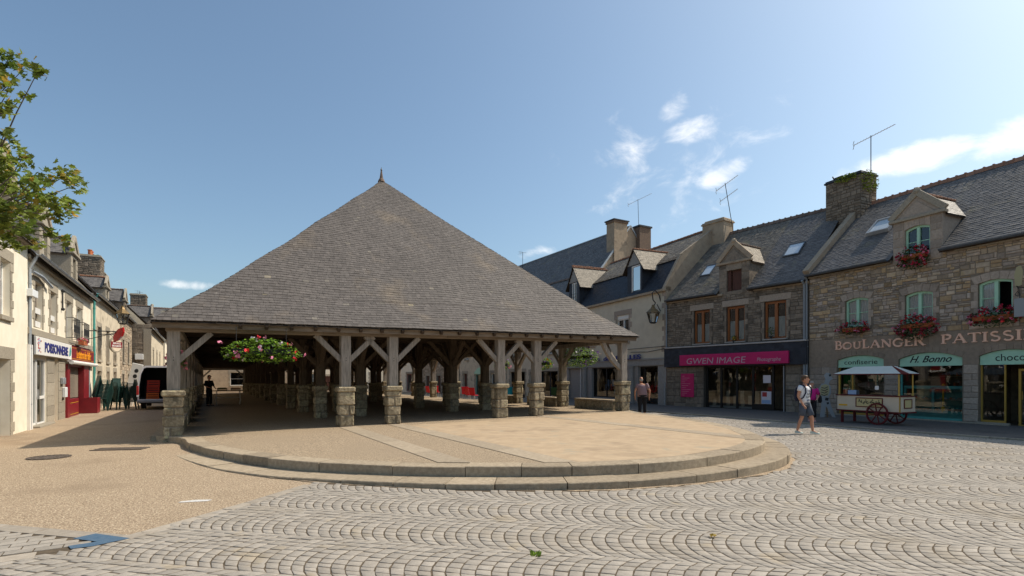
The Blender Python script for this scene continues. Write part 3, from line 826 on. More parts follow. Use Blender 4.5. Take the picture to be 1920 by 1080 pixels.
bk.build('straight_paving'); tag(bpy.data.objects['straight_paving'], 'straight-laid paving blocks at the corner of the gravel', 'paving', kind='structure')

# pavement before the right-hand shops with its kerb
pv = MB().mat('sidewalk')
sw_line = [(16.6, 9.4), (14.7, 13.3), (13.4, 14.95), (12.0, 17.2), (10.4, 20.5), (8.3, 24.3), (5.6, 28.6), (1.5, 35.5), (-2, 42)]
pv.sheet(sw_line + [(4, 47), (9.6, 33.5), (14.3, 25.6), (20.5, 11.6)], lambda x, y: .055)
pv.build('pavement'); tag(bpy.data.objects['pavement'], 'dark pavement along the shop fronts on the right', 'pavement', kind='structure')
kb = MB().mat('granite'); slab_row(kb, sw_line[:7], .16, (.8, 1.2), R, .057); kb.build('kerb'); tag(bpy.data.objects['kerb'], 'granite kerb of the right pavement', 'kerb', kind='structure')

# marks, covers and a drain in the gravel
def px_mark(name, pts, z, mat, label, cat, kind=None):
    m = MB().mat(mat); m.sheet(pts, z); o = m.build(name); return tag(o, label, cat, kind=kind)
px_mark('blue_road_mark', [(-4.62, 5.61), (-4.52, 5.79), (-4.02, 5.62), (-4.21, 5.35), (-4.36, 5.27), (-4.46, 5.36), (-4.28, 5.50)], .0145, 'blue_mark', 'blue painted angle mark on the paving at the lower left', 'road mark', 'structure')
px_mark('white_road_mark', [(-4.55, 7.27), (-4.2, 7.36), (-4.18, 7.45), (-4.4, 7.44), (-4.56, 7.34)], .004, 'white_mark', 'short white painted dash on the tan gravel', 'road mark', 'structure')
mh = MB().mat('iron_grate')
mh.prism([(.37 * math.cos(a), .37 * math.sin(a)) for a in [k * math.pi / 14 for k in range(28)]], 0, .012)
for r_ in (.12, .24, .33):
    for k in range(20):
        a0, a1 = k * math.pi / 10, (k + .7) * math.pi / 10
        mh.prism([(r_ * math.cos(a0), r_ * math.sin(a0)), ((r_ + .05) * math.cos(a0), (r_ + .05) * math.sin(a0)), ((r_ + .05) * math.cos(a1), (r_ + .05) * math.sin(a1)), (r_ * math.cos(a1), r_ * math.sin(a1))], -.005, 0)
o = mh.build('manhole_cover'); o.rotation_euler = (rad(-90), 0, .3); o.location = (-9.9, 11.41, .013)
tag(o, 'round rusty manhole cover set in the tan gravel', 'manhole cover')
gt = MB().mat('iron_grate')
gt.box(-.55, .55, -.22, .22, -.02, .004)
for k in range(22): gt.box(-.52 + k * .048, -.50 + k * .048 + .008, -.2, .2, .004, .014)
for y_ in (-.22, 0, .2): gt.box(-.55, .55, y_, y_ + .02, .004, .016)
o = gt.build('drain_grate'); o.location = (-9.36, 12.75, .003); o.rotation_euler = (0, 0, .18)
tag(o, 'long slotted drain grate beside the front left pillar of the hall', 'drain grate')
m2 = MB().mat('iron_grate'); m2.box(-.4, .4, -.3, .3, 0, .014, None, .004)
for k in range(8): m2.box(-.36 + k * .095, -.30 + k * .095, -.26, .26, .014, .02)
o = m2.build('road_drain'); o.location = (13.2, 12.2, .018); o.rotation_euler = (0, 0, -.9); tag(o, 'dark iron drain cover in the sunlit setts at the right', 'drain cover')
lfm = []
rl = random.Random(8)
lm = MB().mat('leaf_autumn')
for k in range(1): pass
def fallen(x, y, z, s, rz, label):
    m = MB().mat('leaf_autumn'); pts = []
    for k in range(10):
        a = k * math.pi / 5; r_ = s * (1 if k % 2 == 0 else .45); pts.append((r_ * math.cos(a), r_ * math.sin(a), .012 * math.sin(a * 3) + .02))
    m.face(pts); o = m.build('fallen_leaf'); o.location = (x, y, z); o.rotation_euler = (0, 0, rz); tag(o, label, 'leaf')
fallen(2.12, 5.65, .018, .06, .4, 'curled yellow leaf lying on the setts near the platform steps')
weed = MB().mat('moss')
for k in range(26):
    a = rl.uniform(0, 6.28); r_ = rl.uniform(.01, .06); h = rl.uniform(.02, .06); x, y = .23 + r_ * math.cos(a), 5.08 + r_ * math.sin(a)
    weed.face(((x, y, 0), (x + .014, y + .006, h * .7), (x + .02 * math.cos(a), y + .02 * math.sin(a), h), (x - .012, y, h * .6)), rl.random())
tag(weed.build('weed'), 'tiny green weed growing between the setts', 'weed')

# ---------------------------------------------------------------- market hall
hall = empty('market_hall', (L0.x, L0.y, 0), TH, 'old timber market hall under a huge slate pyramid roof on stone pillars', 'market hall')
SH = (ZC, KS, KT)
EA, EZ, KIN, KZ, AZ = .5, 3.06, 1.3, 1.02, 10.75
s0, s1, t0, t1 = -EA, HW + EA, -EA, HLEN + EA
mid = HW / 2; half = mid + EA
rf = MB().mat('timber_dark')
def q(a, b, c, d, n=14):
    a, b, c, d = map(Vector, (a, b, c, d)); P = lambda u, v: a.lerp(b, u).lerp(d.lerp(c, u), v)
    m_ = 4 if abs(a.z - d.z) < 2 else n
    for i in range(n):
        for k in range(m_): rf.face((P(i / n, k / m_), P((i + 1) / n, k / m_), P((i + 1) / n, (k + 1) / m_), P(i / n, (k + 1) / m_)))
ex = [(s0, t0, EZ), (s1, t0, EZ), (s1, t1, EZ), (s0, t1, EZ)]
kx_ = [(s0 + KIN, t0 + KIN, EZ + KZ), (s1 - KIN, t0 + KIN, EZ + KZ), (s1 - KIN, t1 - KIN, EZ + KZ), (s0 + KIN, t1 - KIN, EZ + KZ)]
A1, A2 = (mid, t0 + half, AZ), (mid, t1 - half, AZ)
lo_ = lambda p, d=.06: (p[0], p[1], p[2] - d)
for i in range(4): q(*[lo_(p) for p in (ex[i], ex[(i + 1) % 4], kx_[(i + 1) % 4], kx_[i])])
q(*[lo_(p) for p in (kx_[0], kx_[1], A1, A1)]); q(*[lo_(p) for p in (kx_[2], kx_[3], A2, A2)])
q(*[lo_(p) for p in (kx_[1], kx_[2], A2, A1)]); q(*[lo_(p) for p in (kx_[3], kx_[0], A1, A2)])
rf.mat('slate_hall')
rr = random.Random(21)
l1 = math.hypot(KIN, KZ); L = HW + 2 * EA
slates(rf, ex[0], (1, 0, 0), (0, KIN, KZ), L, l1, lambda v: (v / l1 * KIN, L - v / l1 * KIN), .143, (.12, .20), .011, rr, alt=('slate_ochre', .006))
Lu = L - 2 * KIN; h2 = math.hypot(half - KIN, AZ - EZ - KZ)
slates(rf, kx_[0], (1, 0, 0), (0, half - KIN, AZ - EZ - KZ), Lu, h2, lambda v: (v / h2 * Lu / 2, Lu - v / h2 * Lu / 2), .143, (.12, .20), .011, rr, alt=('slate_ochre', .006))
# long sides: bigger slates, every one laid
LT = t1 - t0
slates(rf, ex[1], (0, 1, 0), (-KIN, 0, KZ), LT, l1, lambda v: (v / l1 * KIN, LT - v / l1 * KIN), .2, (.25, .45), .013, rr)
slates(rf, kx_[1], (0, 1, 0), (-(half - KIN), 0, AZ - EZ - KZ), LT - 2 * KIN, h2, lambda v: (v / h2 * Lu / 2, LT - 2 * KIN - v / h2 * Lu / 2), .2, (.25, .45), .013, rr)
slates(rf, ex[3], (0, -1, 0), (KIN, 0, KZ), LT, l1, lambda v: (v / l1 * KIN, LT - v / l1 * KIN), .2, (.25, .45), .013, rr)
slates(rf, kx_[3], (0, -1, 0), (half - KIN, 0, AZ - EZ - KZ), LT - 2 * KIN, h2, lambda v: (v / h2 * Lu / 2, LT - 2 * KIN - v / h2 * Lu / 2), .2, (.25, .45), .013, rr)
rf.v = [(x, y, z + (.035 * math.sin(.9 * x + .4) * math.sin(.8 * y + 1) + .02 * math.sin(2.3 * x + y)) * min(1, .12 + max(0, z - 3) / 2) - .05 * max(0, 1 - abs(z - 7) / 4)) for x, y, z in rf.v]      # an old roof that has settled
roof = rf.build('roof', hall, SH)
fn = MB().mat('ridge_dark')
fn.loft([(mid, t0 + half, AZ - .05, .17, .17), (mid, t0 + half, AZ + .05, .13, .13), (mid, t0 + half, AZ + .12, .085, .085), (mid, t0 + half, AZ + .35, .05, .05), (mid, t0 + half, AZ + .5, .03, .03)], 10)
fn.mat('zinc_dark').loft([(mid, t0 + half, AZ + .47, .035, .035), (mid, t0 + half, AZ + .52, .05, .05), (mid, t0 + half, AZ + .58, .02, .02), (mid, t0 + half, AZ + .64, .008, .008)], 8)
fn.build('finial', roof, SH)
# eave beams
for (a, b, nm) in (((-.18, -.0), (HW + .18, 0), 'x'), ((0, 0), (0, HLEN), 'y'), ((HW, 0), (HW, HLEN), 'y'), ((0, HLEN), (HW, HLEN), 'x')):
    bm_ = MB().mat('timber_flat' if nm == 'x' else 'timber')
    if nm == 'x':
        n = 4
        for k in range(n):
            xa, xb = a[0] + (b[0] - a[0]) * k / n, a[0] + (b[0] - a[0]) * (k + 1) / n
            bm_.box(xa, xb - .004, a[1] - .17, a[1] + .17, 2.80, 2.985, R.random(), .01)
    else:
        for k in range(13):
            bm_.box(a[0] - .16, a[0] + .16, a[1] + .17 + k * BAY, a[1] + .17 + (k + 1) * BAY - .35 * (k == 12) - .004, 2.80, 2.98, R.random(), .01)
    bm_.build('eave_beam', hall, SH)
fa = MB().mat('timber_flat')                                           # plank that closes the eave
for k in range(5): fa.box(s0 + .04 + k * 3.32, s0 + .04 + (k + 1) * 3.32 - .004, -.38, -.34, 2.87, 3.04, R.random())
fa.build('eave_board', hall, SH)
rfm = MB().mat('timber_dark')
rsd = {0: MB().mat('timber_dark'), HW: MB().mat('timber_dark')}
for k in range(3, 24): rfm.beam((k * .66 - .4, -.47, EZ - .13), (k * .66 - .4, .78, EZ + .84), .09, .11)
for k in range(3, 82):
    for s_, sg in ((0, 1), (HW, -1)): rsd[s_].beam((s_ - sg * .47, k * .66, EZ - .13), (s_ + sg * .78, k * .66, EZ + .84), .09, .11)
rfm.build('rafter', hall, SH)
for v_ in rsd.values(): v_.build('rafter', hall, SH)
COLS = [0, 4.5, 6.0, 9.95, 11.5, HW]
for s_ in COLS[1:5]:
    zz = 5.05 if s_ in (4.5, 11.5) else 5.05
    b_ = MB().mat('timber_dark'); b_.box(s_ - .13, s_ + .13, BAY * .9, HLEN - BAY * .9, zz, zz + .25); b_.build('plate_beam', hall, SH)
for r_ in range(1, 13):
    b_ = MB().mat('timber_dark'); t_ = r_ * BAY
    b_.box(.16, HW - .16, t_ - .11, t_ + .11, 2.995, 3.2); b_.box(4.3, 11.7, t_ - .10, t_ + .10, 5.3, 5.52)
    hh = min(1.0, min(t_, HLEN - t_) / mid) * .93
    b_.beam((.35, t_, 3.15), (.35 + (mid - .35) * hh, t_, 3.15 + 6.9 * hh), .16, .2); b_.beam((HW - .35, t_, 3.15), (HW - .35 - (mid - .35) * hh, t_, 3.15 + 6.9 * hh), .16, .2)
    b_.build('roof_truss', hall, SH)

def pier_mesh(k, tall=0.0, w=.44):
    rnd = random.Random(50 + k); p = MB().mat('mortar'); h = w / 2
    p.box(-h + .035, h - .035, -h + .035, h - .035, -.12, 1.09)
    p.mat('pier_stone')
    z = -tall
    while z < 1.03:
        e = min(z + rnd.uniform(.2, .36), 1.06)
        if 1.06 - e < .12: e = 1.06
        x = rnd.uniform(.0, .12) if rnd.random() < .55 else None
        yv = rnd.uniform(-.1, .1) if rnd.random() < .4 else None
        xs = [(-h, h)] if x is None else [(-h, -x + .02), (-x + .02, h)]
        yy = [(-h, h)] if yv is None else [(-h, yv), (yv, h)]
        for a, b in xs:
            for c, d in yy:
                g = .007; jj = lambda: rnd.uniform(-.028, .02)
                p.box(a + (g if a > -h else jj()), b - (g if b < h else jj()), c + (g if c > -h else jj()), d - (g if d < h else jj()), z + g, e - g, rnd.random(), .03)
        z = e
    p.v = [(x + rnd.uniform(-.011, .011), y + rnd.uniform(-.011, .011), z_ + rnd.uniform(-.008, .008)) for x, y, z_ in p.v]
    p.mat('pier_stone').box(-h - .045, h + .045, -h - .045, h + .045, 1.06, 1.225, .6, .035)
    return p.mesh('stone_pier')
PIERS = [pier_mesh(k) for k in range(4)]; PTALL = pier_mesh(9, .32, .46)
def post_mesh(k, top, w=.30):
    rnd = random.Random(90 + k); p = MB().mat('timber' if k < 5 else 'timber_inner_shaded'); h = w / 2
    n = 6
    V = []; F = []
    for i in range(n + 1):
        z = 1.225 + (top - 1.225) * i / n; j = lambda: rnd.uniform(-.007, .007); c = .02
        for x, y in ((-h + c, -h), (h - c, -h), (h, -h + c), (h, h - c), (h - c, h), (-h + c, h), (-h, h - c), (-h, -h + c)): V.append((x + j() * .6, y + j() * .6, z))
    for i in range(n):
        for q_ in range(8): F.append((i * 8 + q_, i * 8 + (q_ + 1) % 8, (i + 1) * 8 + (q_ + 1) % 8, (i + 1) * 8 + q_))
    F.append(tuple(n * 8 + q_ for q_ in range(8)))
    p.idx(V, F, rnd.random())
    if k != 9:
        p.mat('iron')
        for zz in (2.02, 2.1): p.box(-.012, .012, -h - .006, -h + .01, zz, zz + .022)
    return p.mesh('post')
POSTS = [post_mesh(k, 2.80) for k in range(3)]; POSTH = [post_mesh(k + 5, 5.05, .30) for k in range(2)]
def brace_mesh(dx_, dy_, z0=2.02, z1=2.80, reach=.78, w=.15, curve=0.0, mat='timber'):
    b = MB().mat(mat); n = 5; pts = []
    for i in range(n + 1):
        f = i / n; r_ = .10 + reach * f; z = z0 + (z1 - z0) * f
        bend = -curve * math.sin(math.pi * f)
        pts.append((dx_ * (r_ - bend * .7), dy_ * (r_ - bend * .7), z + bend * .7))
    for p_, q_ in zip(pts, pts[1:]):
        pass
    # one swept board
    V = []; F = []
    side = Vector((-dy_, dx_, 0)); hw_ = .075; ht = w / 2
    for i, p_ in enumerate(pts):
        a_ = Vector(pts[max(i - 1, 0)]); c_ = Vector(pts[min(i + 1, n)]); d_ = (c_ - a_).normalized(); nrm = side.cross(d_).normalized()
        for u_, v_ in ((-1, -1), (1, -1), (1, 1), (-1, 1)): V.append(Vector(p_) + side * hw_ * u_ + nrm * ht * v_)
    for i in range(n):
        for k in range(4): F.append((4 * i + k, 4 * i + (k + 1) % 4, 4 * i + 4 + (k + 1) % 4, 4 * i + 4 + k))
    F += [(3, 2, 1, 0), (4 * n, 4 * n + 1, 4 * n + 2, 4 * n + 3)]
    b.idx(V, F, R.random()); return b.mesh('brace')
BR = {d: brace_mesh(*d) for d in ((1, 0), (-1, 0), (0, 1), (0, -1))}
BRC = brace_mesh(-1, 0, 1.75, 2.80, .95, .17, .10); BRC2 = brace_mesh(0, 1, 1.75, 2.80, .95, .17, .10)
BRI = {d: brace_mesh(*d, 2.0, 3.0, 1.0, .14, 0, 'timber_inner_shaded') for d in ((1, 0), (-1, 0), (0, 1), (0, -1))}
for r_ in range(14):
    t_ = r_ * BAY
    for ci, s_ in enumerate(COLS):
        z = zf(s_, t_); edge = ci in (0, 5); front = r_ in (0, 13)
        cornerL = (r_ == 0 and ci == 0)
        inst('stone_pier', PTALL if cornerL else PIERS[(r_ * 3 + ci * 2) % 4], hall, (s_, t_, z), (math.pi / 2) * ((r_ + ci) % 4))
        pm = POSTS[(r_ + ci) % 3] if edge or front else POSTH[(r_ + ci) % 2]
        p = inst('post', pm, hall, (s_, t_, z))
        ds = []
        if front:
            if ci > 0: ds.append((-1, 0))
            if ci < 5: ds.append((1, 0))
            if edge: ds.append((0, 1) if r_ == 0 else (0, -1))
        elif edge: ds = [(0, 1), (0, -1)]
        else: ds = [(0, 1), (0, -1)] + ([(1, 0), (-1, 0)] if r_ < 6 else [])
        for d in ds:
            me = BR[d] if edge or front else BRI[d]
            if r_ == 0 and ci == 5: me = BRC if d == (-1, 0) else BRC2
            inst('brace', me, p)
lw = MB().mat('pier_stone')
for k in range(4): lw.box(-.19, .19, k * .68 + .005, (k + 1) * .68 - .005, -.05, .36, R.random(), .02)
lw.mat('step_stone')
for k in range(2): lw.box(-.23, .23, k * 1.37 - .02, (k + 1) * 1.37 - .03, .36, .44, R.random(), .015)
lwm = lw.mesh('low_wall')
for r_ in range(0, 13):
    if r_ < 3: inst('low_wall', lwm, hall, (HW, r_ * BAY + (.32 if r_ else .36), zf(HW, r_ * BAY + 1.5)))
    if r_ < 9: inst('low_wall', lwm, hall, (0, r_ * BAY + .7, zf(0, r_ * BAY + 1.5)))
# ---------------------------------------------------------------- houses
def slope_roof(parent, x0, x1, ze, b, zr, mat, ye=-.22, sh=.14, sw=(.16, .26), holes=(), seed=1, ridge='ridge_dark', kx=0.0, depth=None, dark='timber_dark', under=.10, ridge_tiles=True):
    """two roof slopes over a house: eave at y=ye, ridge at y=b height zr"""
    D = 2 * b if depth is None else depth
    m = MB().mat(dark); sl_ = (zr - ze) / (b - ye); zed = ze
    n = Vector((0, -sl_, 1)).normalized()
    P = lambda x, y, d=0: (x, y if y <= b else y, (zed + (y - ye) * sl_ if y <= b else zr - (y - b) * sl_) - d)
    for a in (0,):
        m.face((P(x0, ye, .02), P(x1, ye, .02), P(x1, b, .02), P(x0, b, .02)))
        m.face((P(x0, b, .0), P(x1, b, .0), P(x1, D - ye, 0), P(x0, D - ye, 0)))
        m.face((P(x0, ye, under), P(x0, b, under), P(x1, b, under), P(x1, ye, under)))
        m.face((P(x0, ye, under), P(x1, ye, under), P(x1, ye, .02), P(x0, ye, .02)))
        for x in (x0, x1): m.face((P(x, ye, under), P(x, ye, .02), P(x, b, .02), P(x, b, under)))
    m.mat(mat); H = math.hypot(b - ye, zr - zed)
    rnd = random.Random(seed)
    slates(m, P(x0, ye), (1, 0, 0), (0, b - ye, zr - zed), x1 - x0, H, lambda v: (0, x1 - x0), sh, sw, .011, rnd)
    rows = 14
    slates(m, P(x1, D - ye), (-1, 0, 0), (0, -(D - ye - b), zr - P(x1, D - ye)[2]), x1 - x0, math.hypot(D - ye - b, zr - P(x1, D - ye)[2]), lambda v: (0, x1 - x0), .3, (.5, .9), .011, rnd)
    o = m.build('roof', parent, (0, kx, 0))
    if ridge_tiles:
        rt = MB().mat(ridge); x = x0
        while x < x1 - .02:
            e = min(x + .33, x1); z = zr + .03 + rnd.uniform(-.008, .008); tn = rnd.random()
            rt.idx([(x, b - .16, z - .12), (x, b - .07, z + .03), (x, b + .07, z + .03), (x, b + .16, z - .12), (e - .01, b - .16, z - .12), (e - .01, b - .07, z + .035), (e - .01, b + .07, z + .035), (e - .01, b + .16, z - .12)],
                   [(0, 1, 5, 4), (1, 2, 6, 5), (2, 3, 7, 6), (0, 3, 2, 1), (4, 5, 6, 7)], tn)
            rt.box(e - .05, e - .005, b - .09, b + .09, z - .02, z + .055, tn * .8)
            x = e
        rt.build('ridge_tiles', o, (0, kx, 0))
    return o

def shell(parent, x0, x1, zb, ze, b, zr, holes, mat, y0=0.0, depth=.3, extra=None, kx=0.0, side=None, D=None, name='wall'):
    """front wall with openings, gable ends and back"""
    m = MB().mat(mat); D = 2 * b if D is None else D
    wall_holes(m, x0, x1, zb, ze, holes, y0, depth)
    m.mat(side or mat)
    for x in (x0, x1):
        P = [(x, y0 + .001, zb), (x, D, zb), (x, D, ze), (x, b, zr - .12), (x, y0 + .001, ze)]
        m.face(P if x == x1 else P[::-1])
    m.face(((x0, D, zb), (x0, D, ze), (x1, D, ze), (x1, D, zb)))
    m.mat('dark_inside'); m.face(((x0, y0 + .3, ze - .02), (x1, y0 + .3, ze - .02), (x1, D, ze - .02), (x0, D, ze - .02)))
    if extra: extra(m)
    return m.build(name, parent, (0, kx, 0))

def dormer(parent, x0, x1, z0, zw, za, eave_z, slope, win, wall='ashlar', roofm='slate_ochre', ridge='ridge_dark', coping='granite', y0=0.0, seed=3, ball=True, wall2=None, ov=.10, rise=0.0, cop=True, frk=None):
    """wall dormer: front gable x0..x1, sill of its wall z0, wall top zw, apex za, roof running back into the slope"""
    xm = (x0 + x1) / 2; rnd = random.Random(seed)
    yb = lambda z: y0 + (z - eave_z) / slope
    m = MB().mat(wall)
    wall_holes(m, x0, x1, z0, zw, [win + (rise,)], y0, .22)
    m.face(((x0, y0, zw), (x1, y0, zw), (xm, y0, za)))
    m.mat(wall2 or wall)
    for x, fl in ((x0, 0), (x1, 1)):
        P = [(x, y0, z0), (x, max(yb(z0), y0 + .02), z0), (x, yb(zw), zw), (x, y0, zw)]
        m.face(P if fl else P[::-1])
    if wall2 is None:
        m.mat(wall); rubble(m, x0 + .01, win[0] - .02, z0, zw - .02, [], y0, (.26, .40), (.2, .5), (.012, .022), rnd, split=0)
        rubble(m, win[1] + .02, x1 - .01, z0, zw - .02, [], y0, (.26, .40), (.2, .5), (.012, .022), rnd, split=0)
        n = 5 if rise else 1
        for i in range(n):
            a, b_ = win[0] - .02 + (win[1] - win[0] + .04) * i / n, win[0] - .02 + (win[1] - win[0] + .04) * (i + 1) / n
            cz = lambda x: win[3] + rise * (1 - ((2 * min(max(x, win[0]), win[1]) - win[0] - win[1]) / (win[1] - win[0])) ** 2)
            m.prism([(a + .004, cz(a) + .003), (b_ - .004, cz(b_) + .003), (b_ - .004, zw - .01), (a + .004, zw - .01)], y0 - .02, y0 + .01, rnd.random())
        m.prism([(x0 + .25, zw + .06), (x1 - .25, zw + .06), (xm, zw + .06 + (za - zw) * (1 - .5 / (x1 - x0)) - .1)], y0 - .03, y0 + .01, .7)
    o = m.build('dormer', parent)
    if cop:
        c = MB().mat(coping)
        c.box(x0 - .12, x1 + .12, y0 - .12, y0 + .16, zw - .07, zw + .05, .5, .015)
        c.beam((x0 - .12, y0 + .0, zw + .08), (xm, y0 + .0, za + .04), .24, .13, .6, .015, (0, 1, 0)); c.beam((x1 + .12, y0 + .001, zw + .08), (xm, y0 + .001, za + .04), .24, .13, .4, .015, (0, 1, 0))
        if ball: c.loft([(xm, y0, za, .10, .10), (xm, y0, za + .06, .13, .13), (xm, y0, za + .16, .12, .12), (xm, y0, za + .23, .05, .05)], 8, .5)
        c.build('coping', o)
    r = MB().mat('timber_dark'); a_ = Vector((x0 - ov, 0, zw - ov * (za - zw) / ((x1 - x0) / 2)))
    yF = y0 + (.12 if cop else -.14)
    ze_ = a_.z
    for sx, xe in ((-1, x0 - ov), (1, x1 + ov)):
        e0, e1, r1, r0 = (xe, yF, ze_), (xe, max(yb(ze_) + .1, yF + .2), ze_), (xm, yb(za) + .1, za), (xm, yF, za)
        r.mat('timber_dark'); r.face((e0, e1, r1, r0)); r.face([(p[0], p[1], p[2] - .06) for p in (r0, r1, e1, e0)]); r.face((e0, (e0[0], e0[1], e0[2] - .06), (e1[0], e1[1], e1[2] - .06), e1))
        r.mat(roofm); Lr, Hr = e1[1] - e0[1], math.hypot(xm - xe, za - ze_); ext = (r1[1] - r0[1]) - Lr
        if sx > 0: slates(r, (xe, yF, ze_ + .004), (0, 1, 0), (xm - xe, 0, za - ze_), Lr, Hr, lambda v: (0, Lr + ext * v / Hr), .13, (.15, .25), .01, rnd)
        else:
            ext_ = ext
            slates(r, (xe, yF + Lr, ze_ + .004), (0, -1, 0), (xm - xe, 0, za - ze_), Lr, Hr, lambda v: (-ext_ * v / Hr, Lr), .13, (.15, .25), .01, rnd)
    r.mat(ridge); y = yF
    while y < yb(za):
        r.box(xm - .09, xm + .09, y, y + .24, za - .03, za + .055 + rnd.uniform(0, .012), rnd.random(), .02); y += .25
    r.build('dormer_roof', o)
    return o

def gutter(parent, x0, x1, z, y=-.30, mat='zinc_dark', kx=0.0, r=.075):
    m = MB().mat(mat); n = 6
    pr = [(y + r * math.cos(math.pi + math.pi * k / n), z + r * math.sin(math.pi + math.pi * k / n)) for k in range(n + 1)]
    for (a, b), (c, d) in zip(pr, pr[1:]): m.face(((x0, a, b), (x1, a, b), (x1, c, d), (x0, c, d))); m.face(((x0, a * .999, b + .004), (x0, c * .999, d + .004), (x1, c * .999, d + .004), (x1, a * .999, b + .004)))
    m.tube([(x0, y - r, z), (x1, y - r, z)], .012, 5)
    x = x0 + .3
    while x < x1: m.box(x, x + .03, y - r - .012, y + r, z - .01, z + .012); x += .8
    return m.build('gutter', parent, (0, kx, 0))
def drainpipe(parent, x, z0, z1, y=-.09, mat='pipe_grey', top=None, r=.045):
    m = MB().mat(mat); pts = ([top] if top else []) + [(x, y, z1), (x, y, (z0 + z1) / 2), (x, y, z0)]
    m.tube(pts, r, 8)
    for z in (z0 + .8, (z0 + z1) / 2, z1 - .5): m.tube([(x, y, z), (x, y, z + .04)], r + .012, 8)
    return m.build('drainpipe', parent, smooth=False)
def chimney(parent, x0, x1, y0, y1, z0, z1, mat='rubble_dark', cap='granite', seed=5, stones=True, lean_top=0.0, pots=0, kind='rubble'):
    rnd = random.Random(seed); m = MB().mat('mortar_dark' if stones else mat)
    m.box(x0, x1, y0, y1, z0, z1)
    if stones:
        m.mat(mat)
        rubble(m, x0, x1, z0, z1, [], y0, (.10, .2), (.15, .4), (.012, .03), rnd)
        for (xx, fl) in ((x0, -1), (x1, 1)):
            t = MB().mat(mat); rubble(t, 0, y1 - y0, z0, z1, [], 0, (.10, .2), (.15, .4), (.012, .03), rnd)
            for f, tn in zip(t.f, t.t):
                P = [t.v[i] for i in f]
                Q = [(xx - p[1] * (1 if fl > 0 else -1), y0 + p[0] if fl > 0 else y1 - p[0], p[2]) for p in P]
                m.face(Q, tn)
    m.mat(cap)
    m.box(x0 - .07, x1 + .07, y0 - .07, y1 + .07, z1, z1 + .09, .5, .015); m.box(x0 - .02, x1 + .02, y0 - .02, y1 + .02, z1 + .09, z1 + .16, .4, .01)
    o = m.build('chimney', parent)
    if pots:
        for k in range(pots):
            p = MB().mat('terracotta'); xx = x0 + (x1 - x0) * (k + 1) / (pots + 1); ym = (y0 + y1) / 2
            p.loft([(xx, ym, z1 + .14, .13, .13), (xx, ym, z1 + .3, .12, .12), (xx, ym, z1 + .50, .115, .115), (xx, ym, z1 + .52, .14, .14), (xx, ym, z1 + .58, .14, .14), (xx, ym, z1 + .581, .1, .1)], 10)
            p.build('chimney_pot', o)
    return o
def skylight(parent, x0, x1, v0, v1, eave_z, slope, ye=0.0, fr='zinc_dark', open_=False, proud=.06):
    ang = math.atan(slope); e = inst('skylight', None, parent) if False else None
    f = MB().mat(fr); w = .06
    Hh = v1 - v0
    f.box(x0, x0 + w, 0, Hh, 0, proud); f.box(x1 - w, x1, 0, Hh, 0, proud); f.box(x0 + w, x1 - w, 0, w * 1.4, 0, proud); f.box(x0 + w, x1 - w, Hh - w, Hh, 0, proud)
    o = f.build('skylight', parent); o.location = (0, ye + v0 * math.cos(ang), eave_z + v0 * math.sin(ang)); o.rotation_euler = (ang + (-.16 if open_ else 0), 0, 0)
    if open_: o.rotation_euler = (ang - .03, 0, 0)
    g = MB().mat('sky_light'); g.face(((x0 + w, w * 1.4, proud * .6), (x1 - w, w * 1.4, proud * .6), (x1 - w, Hh - w, proud * .6), (x0 + w, Hh - w, proud * .6))); g.build('pane', o)
    return o

def leafmass(name, c, size, n, leafs, rnd, parent=None, ls=.05, density=1.0):
    m = MB()
    for k in range(n):
        while True:
            p = [rnd.uniform(-1, 1) for _ in range(3)]
            if sum(v * v for v in p) <= 1 and rnd.random() < .35 + .65 * (sum(v * v for v in p)): break
        x, y, z = c[0] + p[0] * size[0], c[1] + p[1] * size[1], c[2] + p[2] * size[2] - .25 * size[2] * abs(p[0]) ** 2
        m.mat(leafs[0] if rnd.random() < .62 else leafs[1])
        a, t_ = rnd.uniform(0, 6.28), rnd.uniform(-.9, .6); s = ls * rnd.uniform(.6, 1.35)
        u = Vector((math.cos(a), math.sin(a), t_)).normalized(); w = Vector((-math.sin(a), math.cos(a), rnd.uniform(-.5, .5))).normalized()
        P = Vector((x, y, z))
        m.face((P - u * s, P + w * s * .6, P + u * s, P - w * s * .6), rnd.random())
    return m.build(name, parent)
def blossoms(name, c, size, n, mats, rnd, parent=None, bs=.035):
    m = MB()
    for k in range(n):
        a = rnd.uniform(0, 6.28); el = rnd.uniform(-.75, 1); rr_ = rnd.uniform(.82, 1.12); ch_ = math.sqrt(max(0, 1 - el * el))
        x, y, z = c[0] + size[0] * ch_ * math.cos(a) * rr_, c[1] + size[1] * ch_ * math.sin(a) * rr_ - .0, c[2] + size[2] * el * rr_
        m.mat(rnd.choice(mats)); tn = rnd.random()
        for j in range(rnd.randint(3, 6)):
            b_ = bs * rnd.uniform(.6, 1.1); px_ = (x + rnd.uniform(-1, 1) * bs, y + rnd.uniform(-1, 1) * bs, z + rnd.uniform(-1, 1) * bs)
            u = Vector((rnd.uniform(-1, 1), rnd.uniform(-1, 1), rnd.uniform(-1, 1))).normalized(); v = u.orthogonal().normalized(); w = u.cross(v)
            pts = [Vector(px_) + (v * math.cos(2 * math.pi * i / 5) + w * math.sin(2 * math.pi * i / 5)) * b_ for i in range(5)]
            m.face(pts, tn)
    return m.build(name, parent)
